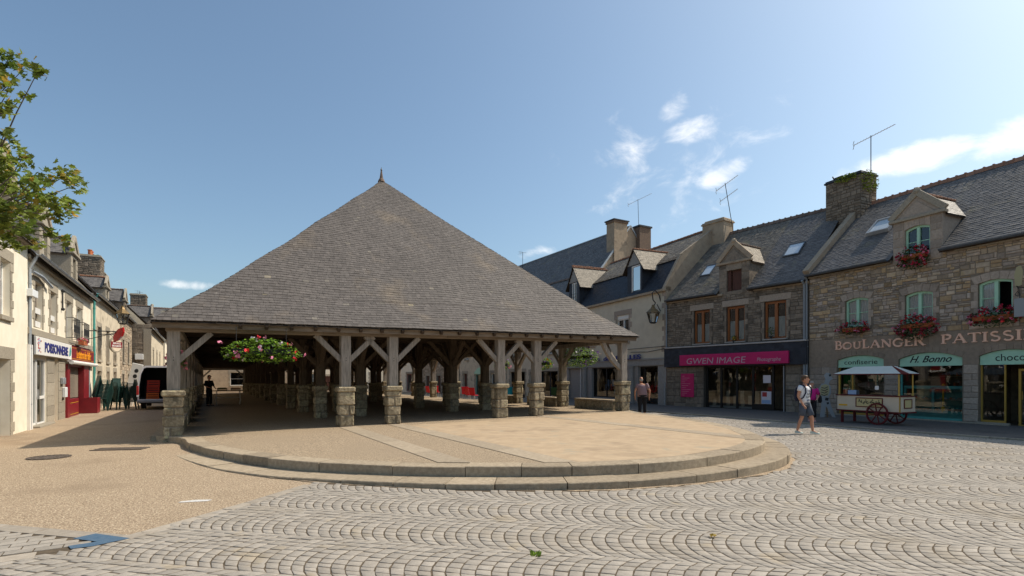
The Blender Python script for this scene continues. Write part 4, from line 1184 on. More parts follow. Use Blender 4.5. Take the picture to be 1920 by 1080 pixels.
def flower_box(M4, x0, x1, z, y, seed, label, hang=.0, n=260, mats=('petal_crimson', 'petal_red', 'petal_crimson', 'petal_pink'), box='crate_red', group='red geranium boxes under the windows of the stone house'):
    """window box on a house wall; M4 is the house root"""
    e = empty('flower_box', M4.location + Matrix.Rotation(M4.rotation_euler.z, 3, 'Z') @ Vector(((x0 + x1) / 2, y, z)), M4.rotation_euler.z, label, 'flower box', group)
    h = (x1 - x0) / 2; rnd = random.Random(seed)
    b_ = MB().mat('terracotta'); b_.box(-h * .75, h * .75, -.07, .11, -.08, .08, None, .01); b_.build('trough', e)
    leafmass('foliage', (0, -.07, .08 - hang * .3), (h, .20, .24 + hang * .5), int(n * 1.7), ('leaf_dark', 'leaf_dark'), rnd, e, .05)
    blossoms('blossom', (0, -.06, .12 - hang * .3), (h * .98, .24, .24 + hang * .5), int(n * .24), mats, rnd, e, .04)
    return e

GL = {}
def G(ch, *st): GL[ch] = st
# serif letter strokes: polylines in a 0..1 high cell: (width of cell), then (thickness, points)
def arcp(cx, cz, rx, rz, a0, a1, n=10): return [(cx + rx * math.cos(rad(a0 + (a1 - a0) * i / n)), cz + rz * math.sin(rad(a0 + (a1 - a0) * i / n))) for i in range(n + 1)]
TK, TN, SF = .18, .085, .07
GLYPH = {
 'B': (.62, [(TK, [(.13, 0), (.13, 1)]), (TN, [(.13, .97), (.33, .97)]), (TK * .8, arcp(.31, .74, .20, .22, 90, -90)), (TN, [(.13, .52), (.33, .52)]), (TK * .8, arcp(.33, .27, .25, .25, 90, -90)), (TN, [(.13, .03), (.33, .03)]), (SF, [(.0, .03), (.2, .03)]), (SF, [(0, .97), (.2, .97)])]),
 'O': (.86, [(TK * .9, arcp(.42, .5, .36, .46, 60, 300)), (TK * .5, arcp(.42, .5, .36, .46, -62, 62))]),
 'U': (.74, [(TK, [(.13, 1), (.13, .32)]), (TK * .6, arcp(.36, .32, .23, .28, 180, 360)), (TN, [(.59, .32), (.59, 1)]), (SF, [(0, .97), (.28, .97)]), (SF, [(.46, .97), (.72, .97)])]),
 'L': (.60, [(TK, [(.15, 0), (.15, 1)]), (TN, [(.1, .035), (.52, .035)]), (SF, [(.02, .97), (.3, .97)]), (TN, [(.52, 0), (.56, .2)]), (SF, [(.02, .03), (.2, .03)])]),
 'A': (.84, [(TN, [(.09, 0), (.40, 1)]), (TK, [(.40, 1), (.74, 0)]), (TN, [(.2, .36), (.62, .36)]), (SF, [(0, .03), (.2, .03)]), (SF, [(.6, .03), (.86, .03)])]),
 'N': (.84, [(TN, [(.12, 0), (.12, 1)]), (TK, [(.12, .97), (.68, .05)]), (TN, [(.70, 0), (.70, 1)]), (SF, [(0, .03), (.24, .03)]), (SF, [(0, .97), (.2, .97)]), (SF, [(.58, .97), (.82, .97)])]),
 'G': (.82, [(TK * .9, arcp(.42, .5, .36, .46, 60, 300)), (TN, arcp(.42, .5, .36, .46, 30, 62, 4)), (TK * .7, [(.66, .06), (.66, .42)]), (SF, [(.5, .42), (.8, .42)])]),
 'E': (.62, [(TK, [(.14, 0), (.14, 1)]), (TN, [(.1, .965), (.54, .965)]), (TN, [(.14, .52), (.44, .52)]), (TN, [(.1, .035), (.56, .035)]), (TN, [(.54, 1), (.52, .82)]), (TN, [(.56, 0), (.58, .2)]), (SF, [(0, .97), (.2, .97)]), (SF, [(0, .03), (.2, .03)])]),
 'R': (.76, [(TK, [(.13, 0), (.13, 1)]), (TN, [(.13, .97), (.34, .97)]), (TK * .8, arcp(.33, .73, .22, .24, 90, -90)), (TN, [(.13, .49), (.34, .49)]), (TK, [(.34, .49), (.70, .0)]), (SF, [(0, .03), (.26, .03)]), (SF, [(0, .97), (.2, .97)]), (SF, [(.62, .03), (.84, .06)])]),
 'P': (.64, [(TK, [(.14, 0), (.14, 1)]), (TN, [(.13, .97), (.34, .97)]), (TK * .85, arcp(.33, .72, .24, .25, 90, -90)), (TN, [(.13, .47), (.34, .47)]), (SF, [(0, .03), (.30, .03)]), (SF, [(0, .97), (.2, .97)])]),
 'T': (.76, [(TK, [(.37, 0), (.37, .97)]), (TN, [(.04, .965), (.70, .965)]), (TN, [(.04, 1), (.02, .8)]), (TN, [(.70, 1), (.72, .8)]), (SF, [(.22, .03), (.52, .03)])]),
 'I': (.34, [(TK, [(.15, 0), (.15, 1)]), (SF, [(.0, .03), (.3, .03)]), (SF, [(0, .97), (.3, .97)])]),
 'S': (.62, [(TK * .72, arcp(.29, .74, .20, .22, 40, 200, 8) + arcp(.30, .27, .23, .235, 90, -40, 8) + arcp(.30, .27, .23, .235, -40, -150, 6))]),
}
def letters(body, x0, x1, z0, z1, y, mat, parent, ext=.03, scales=None, rise=0):
    tot_ = sum(GLYPH[c][0] + .06 for c in body) - .06; m = MB().mat(mat); h = z1 - z0; x = 0; k = (x1 - x0) / tot_
    for ci, c in enumerate(body):
        wd, st = GLYPH[c]; sc_ = scales[ci] if scales else 1
        for qi, (tk, pts) in enumerate(st):
            P = [Vector((x0 + (x + px_) * k, z0 + pz * h * sc_)) for px_, pz in pts]; hw_ = tk * (k + h) / 2 / 2
            L_, R_ = [], []
            for i, p_ in enumerate(P):
                d = (P[min(i + 1, len(P) - 1)] - P[max(i - 1, 0)]).normalized(); nrm = Vector((-d.y, d.x))
                L_.append(p_ + nrm * hw_); R_.append(p_ - nrm * hw_)
            yy = y - ext - .0008 * qi
            for i in range(len(P) - 1):
                V = [(L_[i].x, yy, L_[i].y), (R_[i].x, yy, R_[i].y), (R_[i + 1].x, yy, R_[i + 1].y), (L_[i + 1].x, yy, L_[i + 1].y)]
                V += [(a, y, b) for a, _, b in V]
                m.idx(V, [(0, 1, 2, 3), (0, 4, 5, 1), (1, 5, 6, 2), (2, 6, 7, 3), (3, 7, 4, 0)])
        x += wd + .06
    o = m.build('lettering', parent); return o

# ===== stone bakery house on the right
BO = (14.1, 25.3); bth = math.atan2(18.95 - 25.3, 16.85 - 14.1)
bak = empty('stone_house', (*BO, 0), bth, 'rubble stone bakery house with mint green windows and a gabled dormer', 'house')
bH = [(1.39, 3.41, .10, 2.50, .19), (3.99, 6.20, .10, 2.46, .24), (6.70, 8.5, -.3, 2.49, .21), (9.4, 11.6, .1, 2.46, .24)]
bW = [(1.76, 2.77, 3.95, 5.09, .11), (4.23, 5.23, 3.90, 5.0, .11), (6.68, 7.67, 3.94, 5.07, .11), (9.5, 10.5, 3.94, 5.07, .11)]
ZE, BB, ZR = 6.52, 4.0, 10.42; bsl = (ZR - ZE) / (BB + .25); ZE0 = ZE + .25 * bsl
shell(bak, 0, 12.5, -.5, ZE, BB, ZR, bH + bW, 'mortar')
st = MB().mat('rubble'); rnd = random.Random(17)
dx0, dx1 = 3.79, 5.57
excl = [(h[0] - .22, h[1] + .22, h[2] - .12, h[3] + h[4] + .26) for h in bW]
rubble(st, .02, 12.5, 3.46, 6.46, excl, 0, (.075, .22), (.13, .44), (.010, .03), rnd, .013, .22, ('rubble', 'rubble', 'rubble_ochre', 'rubble_grey', 'rubble_grey'))
st.mat('ashlar')
for h in bW: surround(st, h[0], h[1], h[2], h[3], h[4], (.13, .22), .27, 0, .022, rnd); st.box(h[0] - .1, h[1] + .1, -.07, .02, h[2] - .12, h[2] - .004, .5, .01)
rubble(st, .02, 12.5, .12, 2.2, [(h[0] - .02, h[1] + .02, -1, 3) for h in bH], 0, (.19, .24), (.22, .7), (.010, .018), rnd, .007, 0)
st.mat('lintel_smooth')
x = .02
while x < 12.4:
    e = x + rnd.uniform(.7, 1.3); st.box(x, e - .004, -.008, .012, 2.9, 3.455, rnd.random()); x = e
wall_holes(st, .0, 12.5, 2.2, 2.9, [(h[0], h[1], h[2], h[3], h[4]) for h in bH], -.007, .02)
for h in bH:
    for i in range(9):
        a, b_ = h[0] + (h[1] - h[0]) * i / 9 + .006, h[0] + (h[1] - h[0]) * (i + 1) / 9 - .006; az = lambda x: h[3] + h[4] * (1 - ((2 * x - h[0] - h[1]) / (h[1] - h[0])) ** 2)
        st.prism([(a, az(a) + .004), (b_, az(b_) + .004), (b_ + (b_ - (h[0] + h[1]) / 2) * .06, az(b_) + .2), (a + (a - (h[0] + h[1]) / 2) * .06, az(a) + .2)], -.02, .0, rnd.random())
st.mat('granite'); st.box(0, 6.62, -.07, .02, -.2, .11, .5, .01); st.box(6.62, 7.6, -.10, .02, .03, .14, .6, .01); st.box(8.5, 12.5, -.07, .02, -.2, .11, .5, .01)
x = .05                                                               # cornice under the eave
while x < 12.4:
    e = min(x + rnd.uniform(.6, 1.1), 12.5)
    if e <= dx0 or x >= dx1: st.box(x, e - .005, -.16, .02, 6.40, 6.53, rnd.random(), .012)
    x = e
o = st.build('stonework', bak)
# roof with gaps where the dormer stands
slope_roof(bak, .12, dx0, ZE, BB, ZR, 'slate', -.25, .135, (.15, .24), seed=31, ridge='ridge_tile', ridge_tiles=False)
slope_roof(bak, dx1, 12.5, ZE, BB, ZR, 'slate', -.25, .135, (.15, .24), seed=32, ridge='ridge_tile', ridge_tiles=False)
slope_roof(bak, dx0 - .05, dx1 + .05, ZE + 1.25 * bsl, BB - 1.0, ZR, 'slate', 0, .135, (.15, .24), seed=33, ridge_tiles=False).location = (0, 1.0, 0)
rt = MB().mat('ridge_tile'); x = .1
while x < 12.4:
    z = ZR + .03 + R.uniform(-.012, .012); tn = R.random()
    rt.idx([(x, BB - .17, z - .16), (x, BB - .07, z + .03), (x, BB + .07, z + .03), (x, BB + .17, z - .16), (x + .32, BB - .17, z - .16), (x + .32, BB - .07, z + .035), (x + .32, BB + .07, z + .035), (x + .32, BB + .17, z - .16)], [(0, 1, 5, 4), (1, 2, 6, 5), (2, 3, 7, 6), (0, 3, 2, 1), (4, 5, 6, 7)], tn)
    rt.box(x + .26, x + .33, BB - .10, BB + .10, z - .03, z + .06, tn); x += .33
rt.build('ridge_tiles', bak)
gutter(bak, .02, dx0 - .04, 6.53, -.34); gutter(bak, dx1 + .04, 12.5, 6.53, -.34)
drainpipe(bak, -.04, 0, 6.35, -.12, top=(-.02, -.30, 6.56))
cp = MB().mat('tan_render')                                           # raised gable edge between the two roofs
cp.beam((.0, -.18, ZE + .12), (.0, BB, ZR + .14), .30, .34, .5, 0, (0, 0, 1)); cp.beam((.0, BB * 2 + .1, ZE + .12), (.0, BB, ZR + .14), .30, .34)
cp.build('gable_coping', bak)
dm = dormer(bak, dx0, dx1, 6.30, 8.05, 8.98, ZE0, bsl, (4.23, 5.14, 6.52, 7.60), 'ashlar', 'slate', 'ridge_tile', 'granite', -.02, 41, True, rise=.11)
window(bak, 4.23, 5.14, 6.52, 7.60, .12, .11, 'mint', .07, 2, 1, 'glass', None)
chimney(bak, -1.42, .40, 3.1, 4.3, 9.0, 11.75, 'rubble_dark', 'slate_dark', 43)
skylight(bak, 1.75, 2.72, 2.0, 3.1, ZE0 + .04, bsl, 0, 'zinc', True, .17)
for i, h in enumerate(bW):
    window(bak, h[0], h[1], h[2], h[3], .14, h[4], 'mint', .075, 2, 1, 'glass_clear', 'lace', open_right=(i == 2))
lab = ['left-hand red geranium box, smallest of the row over the shop lettering', 'bushy red geranium box hanging low over the end of the lettering', 'long red geranium box under the half open window', 'red geranium box under the last window of the stone house']
for i, h in enumerate(bW[:3]): flower_box(bak, h[0] - (.18, .25, .28)[i], h[1] + (.18, .3, .35)[i], h[2] - (.14, .15, .13)[i], -.16, 60 + i, lab[i], (.1, .5, .2)[i], (240, 420, 330)[i])
flower_box(bak, 4.05, 5.25, 6.50, -.17, 66, 'red geranium box at the dormer window of the stone house', .5, 340)
# shop windows under arched green fascias
def arch_panel(parent, h, zb, mat, y, name):
    m = MB().mat(mat); n = 14; a, b, _, c, r_ = h[0], h[1], h[2], h[3], h[4]
    z = lambda x: c + r_ * (1 - ((2 * x - a - b) / (b - a)) ** 2)
    P = [(a + .01, zb), (b - .01, zb)] + [(b - .01 - (b - a - .02) * i / n, z(b - .01 - (b - a - .02) * i / n) - .01) for i in range(n + 1)]
    m.prism(P, y, y + .06); m.box(a + .01, b - .01, y - .02, y + .06, zb - .05, zb)
    return m.build(name, parent)
fs = []
for h, nm in zip(bH, ('confiserie', 'H. Bonno', 'chocolat', '')):
    p = arch_panel(bak, h, 2.22, 'mint', .06, 'fascia')
    xm = (h[0] + h[1]) / 2
    if nm == 'confiserie': text('lettering', nm, xm - .72, xm + .72, 2.30, 2.50, .058, 'ink', p, .004)
    elif nm == 'H. Bonno': text('lettering', nm, xm - .72, xm + .74, 2.31, 2.57, .058, 'ink', p, .004, shear=.45, bold=.012)
    elif nm: text('lettering', nm, 7.16, 8.34, 2.30, 2.54, .058, 'ink', p, .004)
def shopfront(parent, x0, x1, z0, z1, y, bars, fr, w=.06, pane='glass', sill=True):
    f = MB().mat(fr)
    for x in [x0 + w / 2] + list(bars) + [x1 - w / 2]: f.box(x - w / 2, x + w / 2, y - .04, y + .04, z0, z1, None, .004)
    f.box(x0, x1, y - .038, y + .038, z0, z0 + .09); f.box(x0, x1, y - .038, y + .038, z1 - w, z1)
    o = f.build('shop_window', parent); g = MB().mat(pane)
    g.face(((x0, y + .01, z0), (x1, y + .01, z0), (x1, y + .01, z1), (x0, y + .01, z1))); g.build('pane', o); return o
shopfront(bak, 1.39, 3.41, .10, 2.22, .16, [], 'brass', .05)
shopfront(bak, 3.99, 6.20, .10, 2.22, .16, [], 'teal', .05)
shopfront(bak, 6.70, 7.42, .12, 2.22, .16, [], 'brass', .04)
dr = shopfront(bak, 7.66, 8.42, .0, 2.02, .42, [], 'brass', .07, 'glass'); dr.name = 'shop_door'
hd = MB().mat('brass'); hd.tube([(7.78, .34, .95), (7.78, .34, 1.25)], .015, 6); hd.build('handle', dr)
ds_ = MB().mat('granite'); ds_.box(7.44, 8.6, -.45, .5, -.15, .02, .5, .01); ds_.build('door_step', bak)
it = MB().mat('shop_inside')                                        # the shop behind the glass
it.face(((.6, 2.6, -.3), (12, 2.6, -.3), (12, 2.6, 2.8), (.6, 2.6, 2.8))); it.face(((.6, .3, .05), (12, .3, .05), (12, 2.6, .05), (.6, 2.6, .05))); it.face(((.6, .3, 2.75), (12, .3, 2.75), (12, 2.6, 2.75), (.6, 2.6, 2.75)))
for x in (3.7, 6.45, 9.0): it.box(x - .04, x + .04, .3, 2.6, .05, 2.74)
it.mat('shop_pale')
for k in range(4): it.box(4.1, 6.3, 2.2, 2.55, .5 + k * .42, .53 + k * .42)
it.mat('crate_orange'); 
for k in range(22): it.box(4.2 + k * .095, 4.27 + k * .095, 2.25, 2.45, .53 + .42 * (k % 4), .67 + .42 * (k % 4))
it.build('shop_room', bak)
dc = empty('display_counter', W(bak, (0, 0, 0)), 0)
bpy.context.view_layer.update()
dc.location = W(bak, (5.1, .56, .12)); dc.rotation_euler = (0, 0, bth); tag(dc, 'teal glazed display counter behind the middle bakery window', 'counter')
d = MB().mat('teal'); d.box(-1.05, 1.05, -.32, .32, 0, .32, None, .01); d.box(-1.05, 1.05, -.32, .32, 1.22, 1.28, None, .01)
for x in (-1.05, -.04, .97): d.box(x, x + .08, -.33, -.25, .32, 1.22)
d.box(-1.05, 1.05, -.33, -.27, 1.16, 1.26); d.box(-1.05, 1.05, .26, .32, .32, 1.22); d.mat('shop_pale').box(-1, 1, -.24, .24, .74, .76); d.build('frame', dc)
d = MB().mat('glass_clear'); d.face(((-1.02, -.3, .32), (1.02, -.3, .32), (1.02, -.3, 1.22), (-1.02, -.3, 1.22))); d.build('pane', dc)
d = MB()
for k in range(14):
    d.mat(R.choice(['crate_orange', 'shop_pale', 'petal_white', 'wood_pale'])); d.blob((-.9 + k * .135, R.uniform(-.12, .12), .80), .055, 7, 4, 1, 1, .7)
    d.mat(R.choice(['shop_pale', 'wood_pale'])); d.blob((-.9 + k * .135, R.uniform(-.12, .12), .36), .06, 7, 4, 1.2, 1, .6)
d.build('pastry', dc)
yl = empty('yellow_candy_tube', W(bak, (5.42, .30, .36)), bth, 'tall bright yellow tube with a round foot standing in the middle bakery window', 'sweet dispenser')
d = MB().mat('yellow'); d.loft([(0, 0, 0, .06, .06), (0, 0, .2, .075, .075), (0, 0, .25, .035, .035), (0, 0, 1.02, .03, .03), (0, 0, 1.06, .05, .05), (0, 0, 1.12, .03, .03)], 10); d.build('tube', yl); d = MB().mat('black_frame'); d.loft([(0, 0, .27, .042, .042), (0, 0, .3, .042, .042)], 10); d.build('band', yl)
gc = MB().mat('curtain_green'); n = 20
for k in range(n):
    a, b = 1.46 + .62 * k / n, 1.46 + .62 * (k + 1) / n
    tw = lambda x, z: x * 1 + (.0 if z > 1.2 else 0)
    f_ = lambda k: .30 + .03 * math.sin(k * 1.7)
    gc.face(((a, f_(k), .14), (b, f_(k + 1), .14), (b - (b - 1.46) * .25, f_(k + 1), 2.15), (a - (a - 1.46) * .25, f_(k), 2.15)))
o = gc.build('curtain', bak)
letters('BOULANGER', 1.32, 4.97, 2.98, 3.32, -.012, 'salmon', bak, .045, [1.1, .88, .88, 1.12, .96, .96, .96, 1.0, 1.12])
letters('PATISSIER', 5.53, 8.75, 3.0, 3.34, -.012, 'salmon', bak, .045, [1.0, 1, 1, 1, 1, 1, 1.03, 1.03, 1])
# hanging baker sign at the frame edge
sg = empty('hanging_sign', W(bak, (7.98, -.4, 3.75)), bth, 'pale cut-out shop sign hanging on an iron bracket beside the last green window', 'shop sign')
d = MB().mat('board_white'); d.prism([(-.10, 0), (.22, 0), (.22, .55), (.10, .62), (-.10, .6)], -.015, .015); d.build('plate', sg)
d = MB().mat('iron'); d.tube([(0.05, 0, .6), (.02, 0, .95), (-.02, 0, 1.0)], .012, 6); d.tube([(-.08, 0, .75), (-.02, 0, .85), (.06, 0, .75), (0, 0, .68), (-.08, 0, .75)], .012, 6); d.tube([(0, .38, 1.0), (0, 0, 1.0), (0, -.1, 1.02)], .015, 6); d.build('bracket', sg)
d = MB().mat('board_yellow'); d.prism([(-.06, 1.0), (.1, 1.05), (.14, 1.5), (.08, 1.7), (-.04, 1.66), (-.1, 1.4)], -.012, .012); d.build('cut_out', sg)
# greenery and a loose slate on the bakery chimney
rnd = random.Random(77)
pl = empty('chimney_plant', W(bak, (.30, 3.4, 11.68)), bth, 'bright green ivy tuft sprouting from the top of the tall stone chimney', 'plant')
leafmass('foliage', (.14, .3, -.25), (.2, .72, .6), 520, ('moss', 'moss'), rnd, pl, .055); leafmass('foliage', (-.55, -.45, .05), (.6, .14, .2), 260, ('moss', 'moss'), rnd, pl, .05)
ls_ = MB().mat('slate_dark'); ls_.beam((-.3, -.1, .0), (.15, 0, .05), .25, .03); ls_.beam((-.3, -.1, .02), (-.36, -.11, .16), .05, .05)
o = ls_.build('loose_slate'); o.location = W(bak, (-.75, 3.3, 11.95)); o.rotation_euler = (0, 0, bth); tag(o, 'loose broken slate lying on the tall stone chimney', 'slate')

def antenna(loc, h, boom, ang, n, label, lean=(0, 0), up=.35, second=False):
    e = empty('tv_antenna', loc, 0, label, 'tv antenna', 'television antennas on the roofs')
    d = MB().mat('iron'); top = Vector((lean[0] * h, lean[1] * h, h)); d.tube([(0, 0, -.4), top], .022, 6); d.build('mast', e)
    def yagi(c, boom, n, nm, sc_=1.0):
        d = MB().mat('steel'); dv = Vector((math.cos(ang), math.sin(ang), up)).normalized(); a, b = c - dv * boom * .42, c + dv * boom * .58
        d.tube([a, b], .016, 5); side = Vector((-math.sin(ang), math.cos(ang), 0))
        for k in range(n):
            p = a + (b - a) * (k + .3) / n; L_ = .17 * sc_ * (1 - .3 * k / n); d.tube([p - side * L_ - Vector((0, 0, .0)), p + side * L_], .006, 4)
        for zz in (-.12, .12):
            for w_ in (-.2, .2): d.tube([a + Vector((0, 0, zz)) - side * .25, a + Vector((0, 0, zz)) + side * .25], .008, 4)
        d.tube([a + Vector((0, 0, -.2)), a + Vector((0, 0, .2))], .012, 4)
        d.build(nm, e)
    yagi(top * .97, boom, n, 'aerial')
    if second: yagi(top * .72, boom * .8, n, 'aerial')
    return e
antenna(W(bak, (.32, 4.0, 11.85)), 1.95, 1.9, rad(-24), 14, 'long television antenna on the tall stone chimney with ivy', (0, 0), .42)
bpy.context.view_layer.update()

# ===== photographer's house
GO = (9.37, 32.3); gth = math.atan2(25.3 - 32.3, 14.1 - 9.37); GW = 8.448
gw = empty('slate_band_house', (*GO, 0), gth, 'dark stone house with orange wooden windows over a pink photographer shop sign', 'house')
ge, gb, gr = 6.33, 4.2, 10.78; gsl = (gr - ge) / (gb + .22); ge0 = ge + .22 * gsl
gW = [(1.95, 3.01, 3.66, 5.54), (4.05, 5.12, 3.66, 5.54), (6.21, 7.34, 3.68, 5.56)]
gS = (2.62, 7.30, -.1, 2.36)
shell(gw, 0, GW, -.6, ge, gb, gr, gW + [gS], 'mortar_dark', side='tan_render')
gd0, gd1 = 3.62, 5.40
st = MB().mat('rubble_dark'); rnd = random.Random(19)
rubble(st, .02, GW - .1, 3.56, 6.25, [(h[0] - .2, h[1] + .2, h[2] - .1, h[3] + .36) for h in gW], 0, (.08, .22), (.16, .55), (.008, .02), rnd, .008, .2)
rubble(st, .02, 2.6, -.1, 2.34, [], 0, (.22, .40), (.3, .7), (.008, .02), rnd, .008, .15); rubble(st, 7.32, GW - .05, -.1, 2.34, [], 0, (.22, .40), (.3, .6), (.008, .02), rnd, .008, .15)
for h in gW:
    st.mat('rubble_dark'); surround(st, h[0], h[1], h[2], h[3], 0, (.12, .19), .02, 0, .018, rnd, True)
    ln_ = MB().mat('ashlar'); ln_.box(h[0] - .25, h[1] + .25, -.03, .02, h[3] + .03, h[3] + .35, .6, .012); ln_.build('lintel', gw)
st.mat('tan_render'); x = 0
while x < GW:
    e = min(x + rnd.uniform(.6, 1.2), GW)
    if e <= gd0 + .3 or x >= gd1 - .3: st.box(x, e - .006, -.14, .02, ge - .14, ge - .02, rnd.random(), .01)
    x = e
st.build('stonework', gw)
slope_roof(gw, 0.1, gd0, ge, gb, gr, 'slate_ochre', -.22, .135, (.15, .24), seed=51, ridge_tiles=False); slope_roof(gw, gd1, GW - .12, ge, gb, gr, 'slate', -.22, .135, (.15, .24), seed=52, ridge_tiles=False)
slope_roof(gw, gd0 - .05, gd1 + .05, ge + 1.12 * gsl, gb - .9, gr, 'slate_ochre', 0, .135, (.15, .24), seed=53, ridge_tiles=False).location = (0, .9, 0)
rt = MB().mat('ridge_dark'); x = .1
while x < GW - .2:
    z = gr + .03 + R.uniform(-.012, .012); tn = R.random()
    rt.idx([(x, gb - .17, z - .16), (x, gb - .07, z + .03), (x, gb + .07, z + .03), (x, gb + .17, z - .16), (x + .32, gb - .17, z - .16), (x + .32, gb - .07, z + .035), (x + .32, gb + .07, z + .035), (x + .32, gb + .17, z - .16)], [(0, 1, 5, 4), (1, 2, 6, 5), (2, 3, 7, 6), (0, 3, 2, 1), (4, 5, 6, 7)], tn)
    rt.box(x + .26, x + .33, gb - .1, gb + .1, z - .03, z + .06, tn); x += .33
rt.build('ridge_tiles', gw)
gutter(gw, .1, gd0 - .05, ge + .02, -.31); gutter(gw, gd1 + .05, GW - .25, ge + .02, -.31)
drainpipe(gw, .06, 2.5, 6.1, -.1, top=(.12, -.28, ge)); drainpipe(gw, -.12, .02, 1.4, -.06, r=.03, mat='zinc')
drainpipe(gw, GW - .17, .02, 6.15, -.12, 'pipe_grey', (GW - .2, -.3, ge), .055)
dm = dormer(gw, gd0, gd1, 6.2, 7.92, 8.95, ge0, gsl, (4.08, 4.96, 6.38, 7.50), 'rubble_dark', 'slate_pale', 'ridge_dark', 'tan_render', -.02, 55, True)
sh_ = MB().mat('brown_wood'); sh_.box(4.10, 4.30, .06, .10, 6.4, 7.48); sh_.box(4.32, 4.94, .14, .17, 6.4, 7.48)
for k in range(5): sh_.box(4.34 + k * .12, 4.35 + k * .12, .13, .14, 6.4, 7.48)
for k in range(9): sh_.box(4.12, 4.28, .045, .06, 6.46 + k * .11, 6.52 + k * .11)
sh_.build('shutter', dm)
skylight(gw, 1.52, 2.22, 1.6, 2.6, ge0 + .02, gsl, 0, 'zinc_dark'); skylight(gw, 6.36, 7.22, 2.0, 3.05, ge0 + .02, gsl, 0, 'zinc_dark')
chimney(gw, -.05, 1.5, 3.5, 4.5, 9.8, 11.45, 'tan_render', 'tan_render', 57, False)
c = MB().mat('tan_render'); c.box(.0, 1.44, 3.58, 4.42, 11.60, 11.74, .5, .06); c.build('chimney_cap', gw)
antenna(W(gw, (1.75, 4.2, 10.9)), 3.0, 1.5, rad(-30), 10, 'leaning television antenna with two aerials beside the plastered chimney', (-.17, .05), .6, True)
for i, h in enumerate(gW):
    w_ = window(gw, h[0], h[1], h[2], h[3], .16, 0, 'orange_wood', .10, 2, 0, 'glass', 'voile', True)
for h in gW: sl_ = MB().mat('grey_stone'); sl_.box(h[0] - .05, h[1] + .08, -.12, .1, h[2] - .07, h[2] - .002, .5, .01); sl_.build('sill', gw)
bd = MB().mat('navy_slate')
bd.box(-.02, GW - .02, -.20, .0, 2.37, 3.46)
slates(bd, (-.02, -.205, 2.36), (1, 0, 0), (0, 0, 1), GW, 1.1, lambda v: (0, GW), .16, (.2, .3), .008, random.Random(3))
bd.mat('pale_ledge').box(.05, GW - .02, -.26, .0, 3.462, 3.54, .5, .01); bd.build('slate_band', gw)
ps = empty('shop_sign', W(gw, (0, 0, 0)), gth, 'long pink shop sign reading GWEN IMAGE on the dark slate band', 'shop sign')
d = MB().mat('pink'); d.box(1.21, 7.62, -.34, -.225, 2.42, 3.03, None, .012)
d.mat('pink').box(1.25, 7.58, -.348, -.34, 2.86, 2.875); d.build('board', ps)
text('lettering', 'GWEN IMAGE', 1.72, 5.40, 2.50, 2.83, -.342, 'pink_text', ps, .006, .12)
text('lettering', 'Photographe', 6.02, 7.26, 2.50, 2.74, -.342, 'pink_text', ps, .006, .2)
bpy.context.view_layer.update()
pp = empty('notice_panel', W(gw, (1.54, -.05, 1.28)), gth, 'pink upright notice panel on the stone wall left of the photographer window', 'notice panel')
d = MB().mat('pink'); d.box(-.45, .45, -.02, .02, -.68, .68, None, .005); d.build('board', pp)
d = MB().mat('petal_pink')
for k in range(11): w_ = .2 + .5 * ((k * 37) % 10) / 10; d.box(-.38, -.38 + w_, -.024, -.021, .52 - k * .11, .545 - k * .11)
d.build('lettering', pp)
sf = MB().mat('black_frame')
yq = .22
for x in (2.70, 3.60, 4.55, 5.48, 6.56): sf.box(x - .05, x + .05, yq - .05, yq + .05, -.05, 2.36, None, .004)
sf.box(2.65, 5.5, yq - .045, yq + .045, -.05, .08); sf.box(2.65, 6.6, yq - .045, yq + .045, 2.26, 2.355); sf.box(5.53, 6.51, yq - .04, yq + .04, -.05, .35)
o = sf.build('shop_window', gw)
g = MB().mat('glass'); g.face(((2.7, yq, .08), (5.48, yq, .08), (5.48, yq, 2.26), (2.7, yq, 2.26))); g.face(((5.53, yq, .35), (6.51, yq, .35), (6.51, yq, 2.26), (5.53, yq, 2.26))); g.build('pane', o)
d = MB().mat('zinc'); d.box(7.2, 7.24, -.02, .06, 0, 2.3); d.build('corner_trim', gw)
it = MB().mat('shop_inside'); it.face(((2.3, 2.8, -.2), (7.6, 2.8, -.2), (7.6, 2.8, 2.5), (2.3, 2.8, 2.5))); it.face(((2.3, .25, .02), (7.6, .25, .02), (7.6, 2.8, .02), (2.3, 2.8, .02))); it.face(((2.3, .25, 2.45), (7.6, .25, 2.45), (7.6, 2.8, 2.45), (2.3, 2.8, 2.45)))
it.mat('shop_pale')
for k in range(9): it.box(2.85 + k * .29, 3.05 + k * .29, .5 + .2 * (k % 3), .54 + .2 * (k % 3), .1 + .18 * (k % 2), .5 + .25 * ((k * 7) % 3))
it.mat('tent_grey').box(2.75, 5.4, .35, .9, .02, .16)
it.build('shop_room', gw)
po = MB().mat('petal_white'); po.box(6.05, 6.45, yq - .055, yq - .05, 1.45, 1.85); po.box(5.95, 6.48, yq - .055, yq - .05, .38, 1.02); po.mat('light_blue').box(5.98, 6.45, yq - .058, yq - .0555, .40, .58); po.mat('poster_red').box(6.0, 6.25, yq - .058, yq - .0555, .75, .98); po.build('poster', gw)
mat_pots = [(6.3, 3.82, .45, 'leafy potted plant with pale stems on the right orange window sill'), (4.25, 3.72, .3, 'small potted plant with yellow flowers on the middle orange window sill')]
rnd = random.Random(5)
